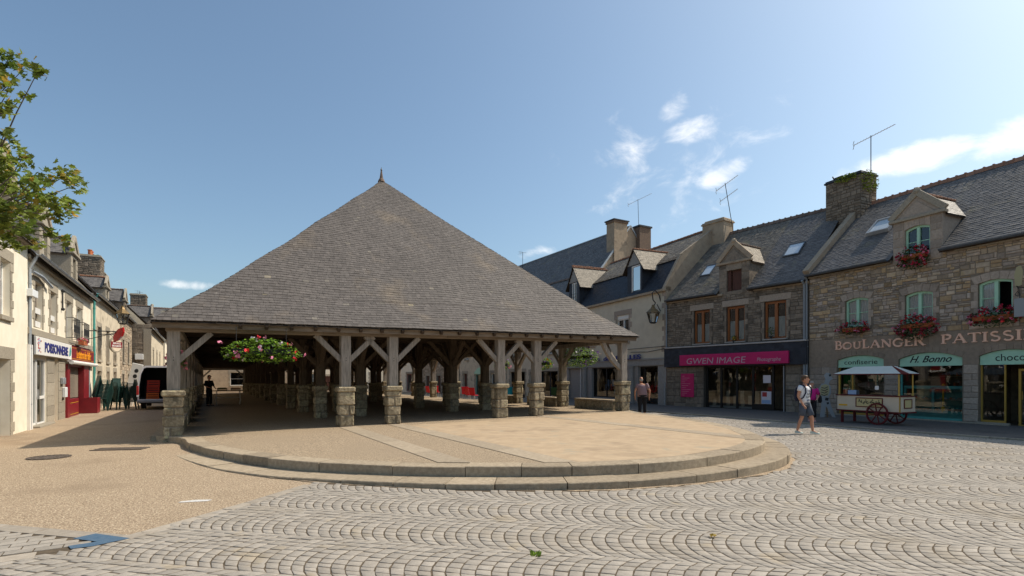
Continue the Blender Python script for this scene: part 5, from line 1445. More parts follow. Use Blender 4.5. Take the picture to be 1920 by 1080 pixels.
for x, z, s_, lb in mat_pots:
    e = empty('potted_plant', W(gw, (x + .3, -.07, z - .13)), gth, lb, 'potted plant')
    d = MB().mat('dark_cloth'); d.loft([(0, 0, 0, .06, .06), (0, 0, .13, .085, .085)], 8); d.build('pot', e)
    leafmass('foliage', (0, -.02, .13 + s_ * .5), (.2 if s_ > .4 else .12, .1, s_ * .5), 90, ('leaf_dark', 'leaf_basket'), rnd, e, .045)
    if s_ < .4: blossoms('blossom', (0, -.03, .2), (.09, .08, .1), 8, ('yellow',), rnd, e, .03)
bpy.context.view_layer.update()
# ===== cream rendered house with slate mansard and blue lettering
CO = (4.37, 43.8); cth = math.atan2(32.3 - 43.8, 9.37 - 4.37); CWD = 12.54
cr = empty('cream_house', (*CO, 0), cth, 'cream rendered house with dark slate mansard, pointed dormers and blue shop letters', 'house')
cW = [(3.2, 4.5, 4.15, 6.0), (7.35, 8.7, 4.15, 6.0)]
cS = [(.6, 2.9, -.2, 2.45), (4.1, 7.5, .3, 2.45), (9.75, 11.75, .0, 2.45)]
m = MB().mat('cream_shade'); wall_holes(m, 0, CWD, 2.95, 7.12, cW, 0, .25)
m.mat('grey_stone'); wall_holes(m, 0, CWD, -.6, 2.5, cS, -.03, .3)
m.box(0, CWD, -.10, 0, 2.5, 2.86); m.box(0, CWD, -.14, 0, 2.86, 2.95)
cb_, czr, cbk, czb = 4.5, 11.5, 1.2, 9.15
m.mat('tan_render')
for x in (0, CWD):
    P = [(x, .001, -.6), (x, 9, -.6), (x, 9, 7.1), (x, cb_, czr + .12), (x, cbk, czb + .18), (x, -.05, 7.2)]
    m.face(P if x else P[::-1])
m.box(CWD - .35, CWD, -.05, .3, 7.0, 7.25)
P = [(-.1, 7.1), (cbk, czb + .16), (cb_, czr + .14)]
for (a, b), (c, d) in zip(P, P[1:]): m.beam((CWD - .12, a, b - .06), (CWD - .12, c, d - .06), .22, .26)
m.face(((0, 9, -.6), (0, 9, 7.1), (CWD, 9, 7.1), (CWD, 9, -.6)))
m.build('wall', cr)
r = MB().mat('slate_dark'); rnd = random.Random(61); w0, w1 = 0.02, CWD - .27
L = w1 - w0
r.face(((w0, -.2, 7.12), (w1, -.2, 7.12), (w1, cbk, czb - .02), (w0, cbk, czb - .02)))
slates(r, (w0, -.2, 7.14), (1, 0, 0), (0, cbk + .2, czb - 7.14), L, math.hypot(cbk + .2, czb - 7.14), lambda v: (0, L), .14, (.16, .26), .01, rnd)
r.mat('timber_dark').face(((w0, cbk - .1, czb - .02), (w1, cbk - .1, czb - .02), (w1, cb_, czr - .02), (w0, cb_, czr - .02)))
r.face(((w0, cb_, czr - .02), (w1, cb_, czr - .02), (w1, 9, 7.1), (w0, 9, 7.1)))
r.mat('slate_ochre'); slates(r, (w0, cbk - .14, czb - .06), (1, 0, 0), (0, cb_ - cbk + .14, czr - czb + .06), L, math.hypot(cb_ - cbk, czr - czb), lambda v: (0, L), .16, (.2, .32), .012, rnd)
ro = r.build('roof', cr)
rt = MB().mat('ridge_tile'); x = w0
while x < w1: rt.box(x, x + .31, cb_ - .12, cb_ + .12, czr - .06, czr + .07 + R.uniform(0, .02), R.random(), .03); x += .33
rt.build('ridge_tiles', ro)
st = MB().mat('tan_render'); x = 0
while x < CWD: e = min(x + 1.1, CWD); st.box(x, e - .005, -.22, .02, 6.98, 7.13, rnd.random(), .02); x = e
st.mat('ashlar')
for h in cW: surround(st, h[0], h[1], h[2], h[3], 0, (.16, .34), .34, 0, .02, rnd, True, True)
z = 3.0
k = 0
while z < 6.9:
    h = rnd.uniform(.28, .42); st.box(CWD - (.22, .42)[k % 2] * rnd.uniform(.8, 1.2), CWD - .01, -.02, .02, z, z + h - .01, rnd.random(), .012); z += h; k += 1
st.build('stonework', cr)
for x in (3.3, 8.1, 9.2): cl_ = MB().mat('grey_stone'); cl_.loft([(x, -.16, -.1, .2, .2), (x, -.16, .2, .2, .2), (x, -.16, 2.3, .18, .18), (x, -.16, 2.5, .24, .24)], 10); cl_.build('column', cr)
for h in cW:
    window(cr, h[0], h[1], h[2], h[3] - .25, .16, 0, 'white_paint', .06, 2, 0, 'glass')
bxs = MB().mat('white_paint')
for h in cW: bxs.box(h[0], h[1], .06, .2, h[3] - .25, h[3])
bxs.build('shutter_box', cr)
for i, (a, b, z0_, zw_, za_) in enumerate(((8.62, 10.2, 7.35, 9.15, 10.2), (.75, 2.35, 7.6, 9.3, 10.5))):
    d_ = dormer(cr, a, b, z0_ - .2, zw_, za_, 7.14, (czb - 7.14) / (cbk + .2) * .8, (a + .45, b - .18 if i == 0 else b - .4, z0_, zw_ - .02), 'navy_slate', 'slate_pale', 'ridge_tile', y0=-.05, seed=70 + i, wall2='slate_dark', ov=.36, cop=False)
    window(cr, a + .45, b - .18 if i == 0 else b - .4, z0_, zw_ - .05, .02, 0, 'white_paint', .06, 2 if i else 1, 0, 'glass_sky' if i == 0 else 'glass', 'voile')
    g_ = MB().mat('grey_stone'); n = 9
    for k in range(n):
        xa = a + .06 + (b - a - .12) * k / n; hh = (za_ - zw_) * (1 - abs(2 * (xa + .06 - a) / (b - a) - 1)); g_.box(xa, xa + (b - a) / n - .03, -.085, -.055, zw_, zw_ + max(.02, hh - .04))
    g_.build('gable_boards', d_)
    if i == 1:
        rl_ = MB().mat('iron')
        for zz in (.25, .5, .75): rl_.tube([(a + .4, -.12, z0_ + zz), (b - .35, -.12, z0_ + zz)], .012, 5)
        rl_.build('railing', cr)
d_ = dormer(cr, -1.6 + 1.7, .5, 8.0, 9.9, 10.9, 7.14, 1.3, (.2, .4, 8.1, 8.5), 'navy_slate', 'slate_pale', 'ridge_tile', y0=.6, seed=74, wall2='slate_dark', ov=.4, cop=False)
text('lettering', 'BOUTIQUE', .72, 5.4, 2.93, 3.24, -.17, 'blue_text', cr, .05, 0, .03)
text('lettering', 'des', 5.95, 7.0, 2.93, 3.22, -.17, 'blue_text', cr, .05, .1, .02)
text('lettering', 'HALLES', 7.5, 10.25, 2.93, 3.24, -.17, 'blue_text', cr, .05, 0, .03)
o = shopfront(cr, 4.1, 7.5, .3, 2.45, .2, [5.8], 'black_frame', .07, 'glass'); o = shopfront(cr, 9.75, 11.75, 0, 2.45, .22, [10.2], 'black_frame', .08, 'glass')
dd = MB().mat('grey_stone'); dd.box(.6, 2.2, .15, .2, -.2, 2.45)
for k in range(12): dd.box(.62, 2.18, .13, .15, -.1 + k * .21, .09 + k * .21)
dd.mat('white_paint').box(2.22, 2.32, .1, .2, -.1, 2.45); dd.build('garage_door', cr)
it = MB().mat('shop_inside'); it.face(((3.5, 2.6, -.2), (12, 2.6, -.2), (12, 2.6, 2.6), (3.5, 2.6, 2.6))); it.face(((3.5, .3, .02), (12, .3, .02), (12, 2.6, .02), (3.5, 2.6, .02)))
cols_ = ['shop_pale', 'crate_orange', 'wood_pale', 'petal_white', 'brass', 'light_blue', 'poster_red']
for k in range(20): it.mat(R.choice(cols_)); it.box(9.6 + k * .11, 9.68 + k * .11, 1.4, 1.6, 1.1, 1.1 + R.uniform(.7, 1.1))
for k in range(14): it.mat(R.choice(cols_)); x = 4.2 + k * .22; it.box(x, x + .17, 1.0, 1.3, .5 + .3 * (k % 3), .9 + .35 * (k % 3))
it.build('shop_room', cr)
d = MB().mat('iron')                                                  # cable along the wall
d.tube([(9.0, -.06, 3.42), (10.8, -.06, 3.36), (12.5, -.06, 3.5)], .018, 5); d.tube([(8.6, -.06, 3.62), (12.5, -.06, 3.64)], .015, 5); d.build('cable', cr)
def lantern(loc, rz, label, scale=1.0, swan=False):
    e = empty('wall_lantern', loc, rz, label, 'wall lantern')
    b_ = MB().mat('iron'); s = scale
    if swan: b_.tube([(0, .45 * s, .35 * s), (0, .3 * s, .85 * s), (0, .1 * s, 1.02 * s), (0, -.05 * s, .9 * s), (0, 0, .62 * s), (0, .12 * s, .5 * s), (0, .03, .36 * s)], .022 * s, 6); b_.tube([(0, .45 * s, .1), (0, .2 * s, .45 * s)], .018 * s, 5)
    else: b_.tube([(0, .6 * s, .55 * s), (0, .3 * s, .62 * s), (0, 0, .58 * s), (0, 0, .42 * s)], .02 * s, 6)
    b_.build('bracket', e)
    k_ = MB().mat('copper_lamp'); k_.loft([(0, 0, .10 * s, .29 * s, .29 * s), (0, 0, .12 * s, .27 * s, .27 * s), (0, 0, .28 * s, .10 * s, .10 * s), (0, 0, .36 * s, .06 * s, .06 * s), (0, 0, .42 * s, .05 * s, .05 * s)], 6); k_.build('cap', e)
    f = MB().mat('iron')
    for i in range(6):
        a = math.pi * i / 3; f.tube([(.25 * s * math.cos(a), .25 * s * math.sin(a), .11 * s), (.14 * s * math.cos(a), .14 * s * math.sin(a), -.30 * s)], .013 * s, 4)
    f.loft([(0, 0, -.34 * s, .10 * s, .10 * s), (0, 0, -.29 * s, .15 * s, .15 * s)], 6); f.build('frame', e)
    g = MB().mat('glass_clear'); g.loft([(0, 0, -.29 * s, .135 * s, .135 * s), (0, 0, .10 * s, .235 * s, .235 * s)], 6, cap=False); g.build('pane', e)
    return e
lantern(W(cr, (11.95, -.55, 5.55)), cth, 'old copper wall lantern on a curled bracket at the corner of the cream house', 1.5, True)

# ===== houses farther along the right-hand street and behind
def simple_house(name, O, rz, w, ze, b, zr, wallm, roofm, label, wins, doors, frame='white_paint', sur='granite', base=-.9, cat='house', chim=(), ridge='ridge_dark', seed=1, curtain='voile', dormers=(), gutter_=True, D=None, stones=False, darkdoor='brown_wood'):
    h = empty(name, (*O, 0), rz, label, cat)
    shell(h, 0, w, base, ze, b, zr, wins + [d[:4] for d in doors], wallm, D=D)
    st = MB().mat(sur); rnd = random.Random(seed)
    for q_ in wins: surround(st, q_[0], q_[1], q_[2], q_[3], 0, (.13, .24), .28, 0, .02, rnd, True, True)
    for q_ in doors: surround(st, q_[0], q_[1], max(q_[2], -.2), q_[3], 0, (.15, .26), .3, 0, .02, rnd, True)
    st.box(0, w, -.12, .02, ze - .12, ze, .5, .02)
    if stones:
        st.mat(stones); rubble(st, .02, w - .02, -.3, ze - .15, [(q_[0] - .24, q_[1] + .24, q_[2] - .15, q_[3] + .3) for q_ in wins + [d[:4] for d in doors]], 0, (.14, .3), (.2, .6), (.01, .025), rnd)
    st.build('stonework', h)
    slope_roof(h, 0, w, ze, b, zr, roofm, -.22, .17, (.22, .36), seed=seed, ridge=ridge)
    if gutter_: gutter(h, 0, w, ze + .02, -.31, 'zinc')
    for q_ in wins: window(h, q_[0], q_[1], q_[2], q_[3], .18, 0, frame, .06, 2, 1, 'glass', curtain)
    for q_ in doors:
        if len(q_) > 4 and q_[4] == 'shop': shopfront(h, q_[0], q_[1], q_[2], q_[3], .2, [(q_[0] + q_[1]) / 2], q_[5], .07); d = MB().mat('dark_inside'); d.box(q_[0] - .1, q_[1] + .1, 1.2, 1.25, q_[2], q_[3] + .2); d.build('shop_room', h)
        else:
            d = MB().mat(darkdoor); d.box(q_[0], q_[1], .2, .26, q_[2], q_[3])
            for k in range(2): d.box(q_[0] + .08 + k * (q_[1] - q_[0]) / 2, q_[0] + (k + 1) * (q_[1] - q_[0]) / 2 - .08, .17, .2, q_[2] + .3, q_[3] - .15, None, .01)
            o = d.build('door', h); hn = MB().mat('brass'); hn.blob((q_[1] - .12, .14, q_[2] + 1.1), .035); hn.build('handle', o)
    for c in chim: chimney(h, *c[:6], c[6], 'granite', seed + 3, False if c[6] != 'rubble_dark' else True, pots=c[7] if len(c) > 7 else 0)
    for d in dormers: dormer(h, *d, roofm=roofm, seed=seed)
    return h
# big slate house with two chimneys behind the cream house: its gable looks at the square
bx, by = 11.3, 51.0
rth = rad(90 + 29.8)
big = empty('tall_house', (bx, by, 0), rth, 'tall brown plastered house with twin chimneys behind the cream house', 'house')
ze_, zr_, wg = 10.0, 16.2, 5.0
m = MB().mat('tan_render')                                            # local x runs away down the ridge, local y across
for x in (0, 26):
    P = [(x, -wg, -.9), (x, wg, -.9), (x, wg, ze_), (x, 0, zr_), (x, -wg, ze_)]; m.face(P if x == 0 else P[::-1])
m.face(((0, -wg, -.9), (0, -wg, ze_), (26, -wg, ze_), (26, -wg, -.9))); m.face(((0, wg, -.9), (26, wg, -.9), (26, wg, ze_), (0, wg, ze_))); m.build('wall', big)
r = MB().mat('slate'); rnd = random.Random(88)
sl2 = math.hypot(wg, zr_ - ze_); r.face(((-.05, wg + .2, ze_ - .24), (26, wg + .2, ze_ - .24), (26, 0, zr_ - .03), (-.05, 0, zr_ - .03))); r.face(((26, -wg - .2, ze_ - .24), (-.05, -wg - .2, ze_ - .24), (-.05, 0, zr_ - .03), (26, 0, zr_ - .03)))
slates(r, (26, wg + .2, ze_ - .22), (-1, 0, 0), (0, -wg, zr_ - ze_), 26.1, sl2 + .3, lambda v: (0, 26.1), .24, (.3, .5), .015, rnd); slates(r, (-.1, -wg - .2, ze_ - .22), (1, 0, 0), (0, wg, zr_ - ze_), 26.1, sl2 + .3, lambda v: (0, 26.1), .24, (.3, .5), .015, rnd)
r.mat('zinc'); r.beam((-.06, wg + .15, ze_ - .1), (-.06, 0, zr_ + .05), .16, .07, None, 0, (1, 0, 0)); r.beam((-.06, -wg - .15, ze_ - .1), (-.06, 0, zr_ + .05), .16, .07, None, 0, (1, 0, 0)); r.box(0, 26, -.1, .1, zr_ - .02, zr_ + .06)
r.build('roof', big)
c = MB().mat('tan_render'); c.box(-.15, .95, .5, 2.1, 11.5, 16.3); c.mat('brick_dark').box(-.22, 1.02, .42, 2.18, 16.3, 16.5); c.mat('slate_dark').box(-.3, 1.1, .35, 2.25, 16.5, 16.6); c.build('chimney', big)
c = MB().mat('brick_dark'); c.box(-.5, 1.0, -2.2, -.75, 9.5, 16.2); c.mat('slate_dark').box(-.6, 1.1, -2.3, -.65, 16.2, 16.35); c.build('chimney', big)
c = MB().mat('tan_render'); c.box(-.35, 0, -2.9, -1.6, 4, 13.4); c.build('flue', big)
lw_ = empty('grey_gabled_house', W(big, (-1.5, -5.2, 0)), rth, 'pale gabled wall with zinc roof edge just right of the twin chimneys', 'house')
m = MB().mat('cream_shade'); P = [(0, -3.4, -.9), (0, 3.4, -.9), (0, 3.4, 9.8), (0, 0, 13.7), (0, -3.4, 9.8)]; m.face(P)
for y in (-3.4, 3.4): m.face(((0, y, -.9), (8, y, -.9), (8, y, 9.8), (0, y, 9.8)))
m.build('wall', lw_)
r = MB().mat('slate'); 
for s_ in (1, -1): r.face(((-.1, s_ * 3.6, 9.6), (8, s_ * 3.6, 9.6), (8, 0, 13.75), (-.1, 0, 13.75)))
r.mat('zinc')
for s_ in (1, -1): r.beam((-.1, s_ * 3.6, 9.65), (-.1, 0, 13.8), .18, .1, None, 0, (1, 0, 0))
r.build('roof', lw_)
antenna(W(big, (.2, -1.3, 16.3)), 2.8, 2.4, rad(-25), 9, 'television antenna standing on the right-hand twin chimney', (-.03, .02), .35)
# street beyond on the right, seen through the hall
a_ = rad(-60.5)
def along(O, rz, d): return (O[0] + math.cos(rz) * d, O[1] + math.sin(rz) * d)
P0 = (4.2, 44.2)
F1 = along(P0, a_, -9.5); F2 = along(F1, a_, -11.5); F3 = along(F2, a_, -12.5)
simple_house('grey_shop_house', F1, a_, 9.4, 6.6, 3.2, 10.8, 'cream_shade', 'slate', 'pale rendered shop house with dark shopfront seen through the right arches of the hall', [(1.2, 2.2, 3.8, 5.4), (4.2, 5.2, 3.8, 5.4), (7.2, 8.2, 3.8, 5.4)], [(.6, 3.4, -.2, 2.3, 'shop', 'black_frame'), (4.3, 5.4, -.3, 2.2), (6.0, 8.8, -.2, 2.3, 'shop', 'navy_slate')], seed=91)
h = simple_house('green_arch_house', F2, a_, 11.3, 6.2, 3.2, 10.2, 'old_render', 'slate', 'pale house with a green arched shop sign seen between the middle hall posts', [(1.5, 2.5, 3.8, 5.3), (5, 6, 3.8, 5.3), (8.6, 9.6, 3.8, 5.3)], [(1, 2.1, -.3, 2.2), (4.2, 6.8, -.2, 2.1, 'shop', 'teal'), (8, 10.4, -.2, 2.2, 'shop', 'white_paint')], seed=92)
p = MB().mat('mint'); n = 12
p.prism([(4.1, 2.15)] + [(6.9, 2.15)] + [(6.9 - 2.8 * i / n, 2.3 + .55 * (1 - (2 * i / n - 1) ** 2)) for i in range(n + 1)], -.06, -.02); p.build('fascia', h)
simple_house('stone_street_house', F3, a_, 12.3, 6.4, 3.2, 10.4, 'mortar', 'slate', 'sunlit rubble house seen through the centre of the hall', [(2, 3, 3.7, 5.2), (6, 7, 3.7, 5.2)], [(1.5, 2.6, -.4, 2.0), (5.5, 6.6, -.4, 2.0), (9, 10.6, -.3, 2.2, 'shop', 'white_paint')], seed=93, stones='rubble')
F4 = along(F3, a_, -13); simple_house('far_cream_house', F4, a_, 12.8, 6.8, 3.2, 11, 'cream', 'slate', 'far cream house at the end of the right street, half hidden by the hall', [(2, 3, 3.7, 5.2), (5, 6, 3.7, 5.2), (9, 10, 3.7, 5.2)], [(2, 3.2, -.4, 2.0), (6, 9, -.3, 2.3, 'shop', 'red_paint')], seed=94)
# house closing the view behind the hall
e0 = hw(30, 66)
simple_house('end_house', hw(-6, 64), rad(29.5) , 17, 6.6, 3.4, 11, 'tan_render', 'slate', 'brick-red house with wide white windows closing the view behind the hall', [(9.2, 12.6, .7, 2.5), (13.6, 15.8, .7, 2.5), (2, 3, 4, 5.5), (6, 7, 4, 5.5)], [(1, 2.2, -.5, 2.0)], seed=95, curtain=None)
simple_house('far_end_house', hw(12, 68), rad(29.5), 16, 7, 3.4, 11.4, 'cream', 'slate', 'cream house far behind the hall, seen between its posts', [(2, 3.4, .8, 2.4), (6, 7.4, .8, 2.4), (11, 12.4, .8, 2.4)], [(4, 5.2, -.5, 2.0)], seed=96)

# ===== left street
LO = (-15.95, 17.5); lth = math.atan2(.861, -.508)
def LP(u, y, z): v = Vector((u, y, z)); r_ = Matrix.Rotation(lth, 3, 'Z') @ v; return Vector((LO[0] + r_.x, LO[1] + r_.y, r_.z))
def lroot(name, u, y, label): return empty(name, LP(u, y, 0), lth, label, 'house')
# nearest white house, mostly outside the frame
h0 = lroot('white_house', -6.0, -.06, 'whitewashed house with granite window surrounds at the left edge of the photo')
w0_ = [(3.05, 3.98, 3.5, 5.12), (.6, 1.5, 3.5, 5.12)]; d0_ = [(2.9, 4.0, -.2, 2.25)]
shell(h0, 0, 5.9, -.5, 6.1, 3, 9.8, w0_ + d0_, 'cream')
st = MB().mat('granite'); rnd = random.Random(7)
for q_ in w0_: surround(st, *q_, 0, (.2, .34), .34, 0, .02, rnd, True, True)
for q_ in d0_: surround(st, *q_, 0, (.24, .42), .36, 0, .02, rnd, True)
st.box(0, 5.9, -.14, .02, 5.98, 6.1, .5, .02); st.build('stonework', h0)
slope_roof(h0, 0, 5.9, 6.1, 3, 9.8, 'slate', -.25, .17, (.2, .32), seed=71); gutter(h0, 0, 5.95, 6.1, -.34, 'zinc')
for q_ in w0_: window(h0, *q_, .2, 0, 'white_paint', .06, 2, 2, 'glass', 'voile')
d = MB().mat('glass_dark'); d.box(2.9, 4.0, .22, .25, -.2, 2.25); d.build('door', h0)
dormer(h0, 2.7, 4.3, 6.0, 7.5, 8.4, 6.1, 1.23, (3.1, 3.9, 6.2, 7.3), 'granite', 'slate', 'ridge_dark', 'granite', -.02, 72, False)
# fishmonger and red shop house
h1 = lroot('cream_terrace_house', -.1, 0, 'cream terrace house with granite windows above the fishmonger and red shopfronts')
H1W = 12.4
W1 = [(1.19, 2.22, 3.46, 5.06), (3.44, 4.43, 3.42, 5.04), (6.33, 7.46, 3.4, 5.04), (8.68, 9.88, 3.4, 5.04)]
S1 = [(.75, 2.85, -.05, 2.42), (4.05, 4.75, -.1, 2.42), (6.05, 11.2, -.1, 2.3)]
shell(h1, 0, H1W, -.5, 5.8, 3, 9.4, W1 + S1, 'cream')
st = MB().mat('granite'); rnd = random.Random(73)
for q_ in W1: surround(st, *q_, 0, (.16, .30), .36, 0, .02, rnd, True, False)
st.box(.0, H1W, -.10, .02, 3.16, 3.38, .5, .01); st.box(0, H1W, -.14, .02, 5.64, 5.78, .4, .015)
for xa, xb in ((.5, .74), (2.86, 4.04), (4.76, 5.98)):
    z = -.1
    while z < 2.4: e = min(z + rnd.uniform(.34, .5), 2.45); st.box(xa + .003, xb - .003, -.03, .02, z + .004, e - .004, rnd.random(), .01); z = e
st.build('stonework', h1)
slope_roof(h1, 0, H1W, 5.8, 3, 9.4, 'slate', -.25, .17, (.2, .32), seed=74); gutter(h1, .0, H1W, 5.82, -.34, 'zinc')
for i, q_ in enumerate(W1):
    if i < 2:
        d = MB().mat('white_paint')
        for zz in (.05, .52): d.box(q_[0] + .02, q_[1] - .02, .04, .08, q_[2] + zz, q_[2] + zz + .2)
        window(h1, *q_, .2, 0, 'shutter_grey', .07, 2, 3, 'glass', None); d.build('guard_board', h1)
    else:
        window(h1, *q_, .2, 0, 'balcony_blue', .07, 2, 2, 'glass_sky', 'voile')
        d = MB().mat('iron')
        for zz in (.04, .9): d.tube([(q_[0] - .1, -.28, q_[2] + zz), (q_[1] + .1, -.28, q_[2] + zz)], .014, 5)
        for xx in (q_[0] - .1, q_[1] + .1):
            for zz in (.04, .9): d.tube([(xx, .02, q_[2] + zz), (xx, -.28, q_[2] + zz)], .014, 5)
        n = 9
        for k in range(n + 1):
            xx = q_[0] - .1 + (q_[1] - q_[0] + .2) * k / n; d.tube([(xx, -.28, q_[2] + .04), (xx, -.28, q_[2] + .9)], .009, 4)
        for k in range(n): xx = q_[0] - .1 + (q_[1] - q_[0] + .2) * (k + .5) / n; d.tube([(xx + .05 * math.cos(t_), -.28, q_[2] + .45 + .16 * math.sin(t_)) for t_ in [j * math.pi / 4 for j in range(9)]], .007, 4, None, False)
        d.build('balcony', h1)
dormer(h1, 1.75, 3.3, 5.7, 7.25, 8.0, 5.8, 1.2, (2.2, 2.9, 5.95, 7.05), 'granite', 'slate', 'ridge_dark', 'granite', -.02, 75, False); dormer(h1, 7.2, 8.7, 5.7, 7.3, 8.05, 5.8, 1.2, (7.6, 8.3, 5.95, 7.1), 'granite', 'slate', 'ridge_dark', 'granite', -.02, 76, False)
window(h1, 2.2, 2.9, 5.95, 7.05, .14, 0, 'white_paint', .05, 2, 1, 'glass'); window(h1, 7.6, 8.3, 5.95, 7.1, .14, 0, 'white_paint', .05, 2, 1, 'glass')
drainpipe(h1, .08, .02, 5.3, -.10, 'zinc', (.1, -.3, 5.8), .05)
d = MB().mat('white_paint'); d.box(-.1, .28, -.14, -.02, -.1, 2.8); d.build('pipe_casing', h1)
d = MB().mat('zinc'); d.tube([(.3, -.12, 5.25), (1.6, -.12, 5.28), (2.9, -.14, 5.1)], .06, 7); d.build('duct', h1)
d = MB().mat('white_plastic'); d.box(-.12, .55, -.22, -.02, 4.38, 4.62, None, .01); d.build('cable_box', h1)
d = MB().mat('iron'); d.tube([(5.35, -.05, 4.6), (5.35, -.05, 5.25)], .03, 6); d.blob((5.35, -.06, 4.55), .07); d.blob((5.35, -.06, 5.3), .07); d.tube([(5.25, -.05, 4.9), (5.45, -.05, 4.9)], .02, 5); d.build('wall_anchor', h1)
f = MB().mat('white_paint')
for x in (.78, 1.52, 1.64, 2.78): f.box(x, x + .07, .04, .12, -.05, 2.42)
f.box(1.64, 2.85, .04, .12, .95, 1.05); f.box(.78, 2.85, .04, .12, 2.34, 2.42); f.box(1.64, 2.85, .04, .12, -.05, .1); f.box(.78, 1.6, .045, .115, -.05, .12)
o = f.build('glazed_door', h1); g = MB().mat('glass'); g.face(((.8, .09, 0), (2.8, .09, 0), (2.8, .09, 2.36), (.8, .09, 2.36))); g.build('pane', o)
hd = MB().mat('steel'); hd.box(1.72, 1.76, -.02, .04, .95, 1.3); hd.build('handle', o)
d = MB().mat('shop_pale'); d.box(.4, 5, 1.5, 1.55, -.1, 2.5); d.mat('teal'); d.box(.8, 1.5, .5, 1.0, 0, 1.1); d.mat('white_plastic'); d.box(.8, 1.5, .5, 1.0, 1.1, 1.15); d.build('shop_room', h1)
d = MB().mat('granite'); d.box(.7, 2.95, -.25, .1, -.1, .06, .5, .01); d.mat('tan_render').box(4.05, 4.75, .35, .4, -.1, 2.4); d.build('door_step', h1)
d = MB().mat('zinc'); d.box(5.0, 5.5, -.14, -.03, 1.45, 1.72, None, .02); d.mat('white_plastic').box(5.35, 5.75, -.15, -.03, .9, 1.32, None, .02); d.mat('iron').box(5.3, 5.42, -.06, -.03, .78, .86); d.build('letter_box', h1)
sg1 = empty('fishmonger_sign', LP(-.1, 0, 0), lth, 'long white shop sign reading POISSONNERIE in blue letters', 'shop sign')
d = MB().mat('white_paint'); d.box(.62, 6.50, -.16, -.02, 2.5, 3.13, None, .01); d.build('board', sg1)
text('lettering', 'POISSONNERIE', 1.75, 5.7, 2.62, 2.99, -.162, 'blue_text', sg1, .012, 0, .03)
d = MB(); rnd = random.Random(4)
for k in range(22): d.mat(rnd.choice(['petal_red', 'light_blue', 'terracotta'])); x, z = .95 + rnd.uniform(-.2, .28), 2.8 + rnd.uniform(-.22, .24); d.box(x, x + .09, -.166, -.161, z, z + .05)
d.mat('teal'); d.prism([(5.95, 2.62), (6.3, 2.66), (6.38, 2.85), (6.2, 3.05), (6.05, 2.9)], -.167, -.161); d.build('fish_emblem', sg1)
d = MB().mat('dark_inside'); d.box(.08, .6, -.1, -.02, 2.48, 3.15); d.build('dark_panel', h1)
sg2 = empty('red_shop_sign', LP(-.1, 0, 0), lth, 'red shop sign with yellow handwritten lettering beside the fishmonger sign', 'shop sign')
d = MB().mat('red_paint'); d.box(6.52, 12.3, -.15, -.02, 2.48, 3.1, None, .01); d.mat('yellow')
for zz in (2.55, 3.03): d.box(6.62, 12.2, -.154, -.149, zz, zz + .012)
d.build('board', sg2)
text('lettering', 'Le Bistrot des Halles', 7.6, 11.4, 2.6, 2.98, -.152, 'orange_text', sg2, .008, .35, .012)
d = MB().mat('white_paint'); d.tube([(5.95, -.24, 2.38), (12.35, -.24, 2.38)], .09, 8); d.box(5.95, 12.35, -.24, -.1, 2.4, 2.47); d.build('awning_roll', h1)
rs_ = MB().mat('red_paint')
rs_.box(6.05, 6.55, -.10, .1, -.1, 2.3, None, .01); rs_.box(6.56, 8.75, -.06, .06, -.1, .78, None, .01); rs_.box(6.7, 8.6, -.075, -.06, .12, .55, None, .01); rs_.box(9.6, 10.9, -.14, .1, -.1, 2.3, None, .012); rs_.box(6.5, 11.2, -.05, .06, 2.2, 2.3)
rs_.mat('yellow'); rs_.box(6.72, 8.58, -.079, -.074, .60, .615); rs_.box(6.72, 8.58, -.079, -.074, .10, .115); rs_.build('red_shopfront', h1)
d = MB().mat('shutter_grey'); d.box(6.56, 9.5, .08, .1, .8, 2.25)
for k in range(22): d.box(6.6, 8.7, .06, .08, .82 + k * .062, .87 + k * .062)
d.box(8.7, 9.5, .3, .34, -.1, 2.2); d.build('roller_shutter', h1)
d = MB().mat('pipe_grey'); d.tube([(11.3, -.08, -.1), (11.3, -.08, 2.3)], .05, 7); d.mat('cream').box(11.45, 12.1, -.1, .05, -.1, 2.3); d.build('service_pipe', h1)
pb = empty('planter_box', (-20.75, 26.2, 0), lth, 'plain red wooden planter box on the ground before the red shop', 'planter')
d = MB().mat('red_paint'); t_ = .04
d.box(-.45, .45, -.36, -.32, 0, .74, None, .005); d.box(-.45, .45, .32, .36, 0, .74, None, .005); d.box(-.45, -.41, -.32, .32, 0, .74); d.box(.41, .45, -.32, .32, 0, .74); d.build('box', pb); d = MB().mat('bark'); d.box(-.41, .41, -.32, .32, .3, .66); d.build('soil', pb)
# older houses farther up the street
def L_simple(name, u, w, ze, zr, wallm, label, wins, doors, seed, **k): return simple_house(name, LP(u, k.pop('y', 0), 0).to_2d(), lth, w, ze, 3, zr, wallm, 'slate', label, wins, doors, seed=seed, **k)
h2 = L_simple('old_plaster_house', 12.3, 12.4, 6.2, 9.8, 'old_render', 'weathered tan plaster house with tall narrow windows and a green downpipe', [(2.3, 3.5, 2.75, 4.62), (5.6, 6.8, 2.7, 4.62), (8.9, 10.2, 2.7, 4.62)], [(2.2, 3.6, -.2, 2.1), (5.9, 6.9, -.2, 2.1), (9, 10.3, -.2, 2.1)], 81, curtain=None, frame='brown_wood', chim=[(10.6, 12.2, .9, 2.2, 7.0, 10.0, 'rubble_dark', 2)])
drainpipe(h2, .25, 0, 5.9, -.12, 'teal', (.2, -.3, 6.2), .06)
dormer(h2, 5.2, 6.6, 6.1, 7.3, 7.95, 6.2, 1.2, (5.55, 6.2, 6.3, 7.1), 'granite', 'slate', 'ridge_tile', 'granite', -.02, 82, False)
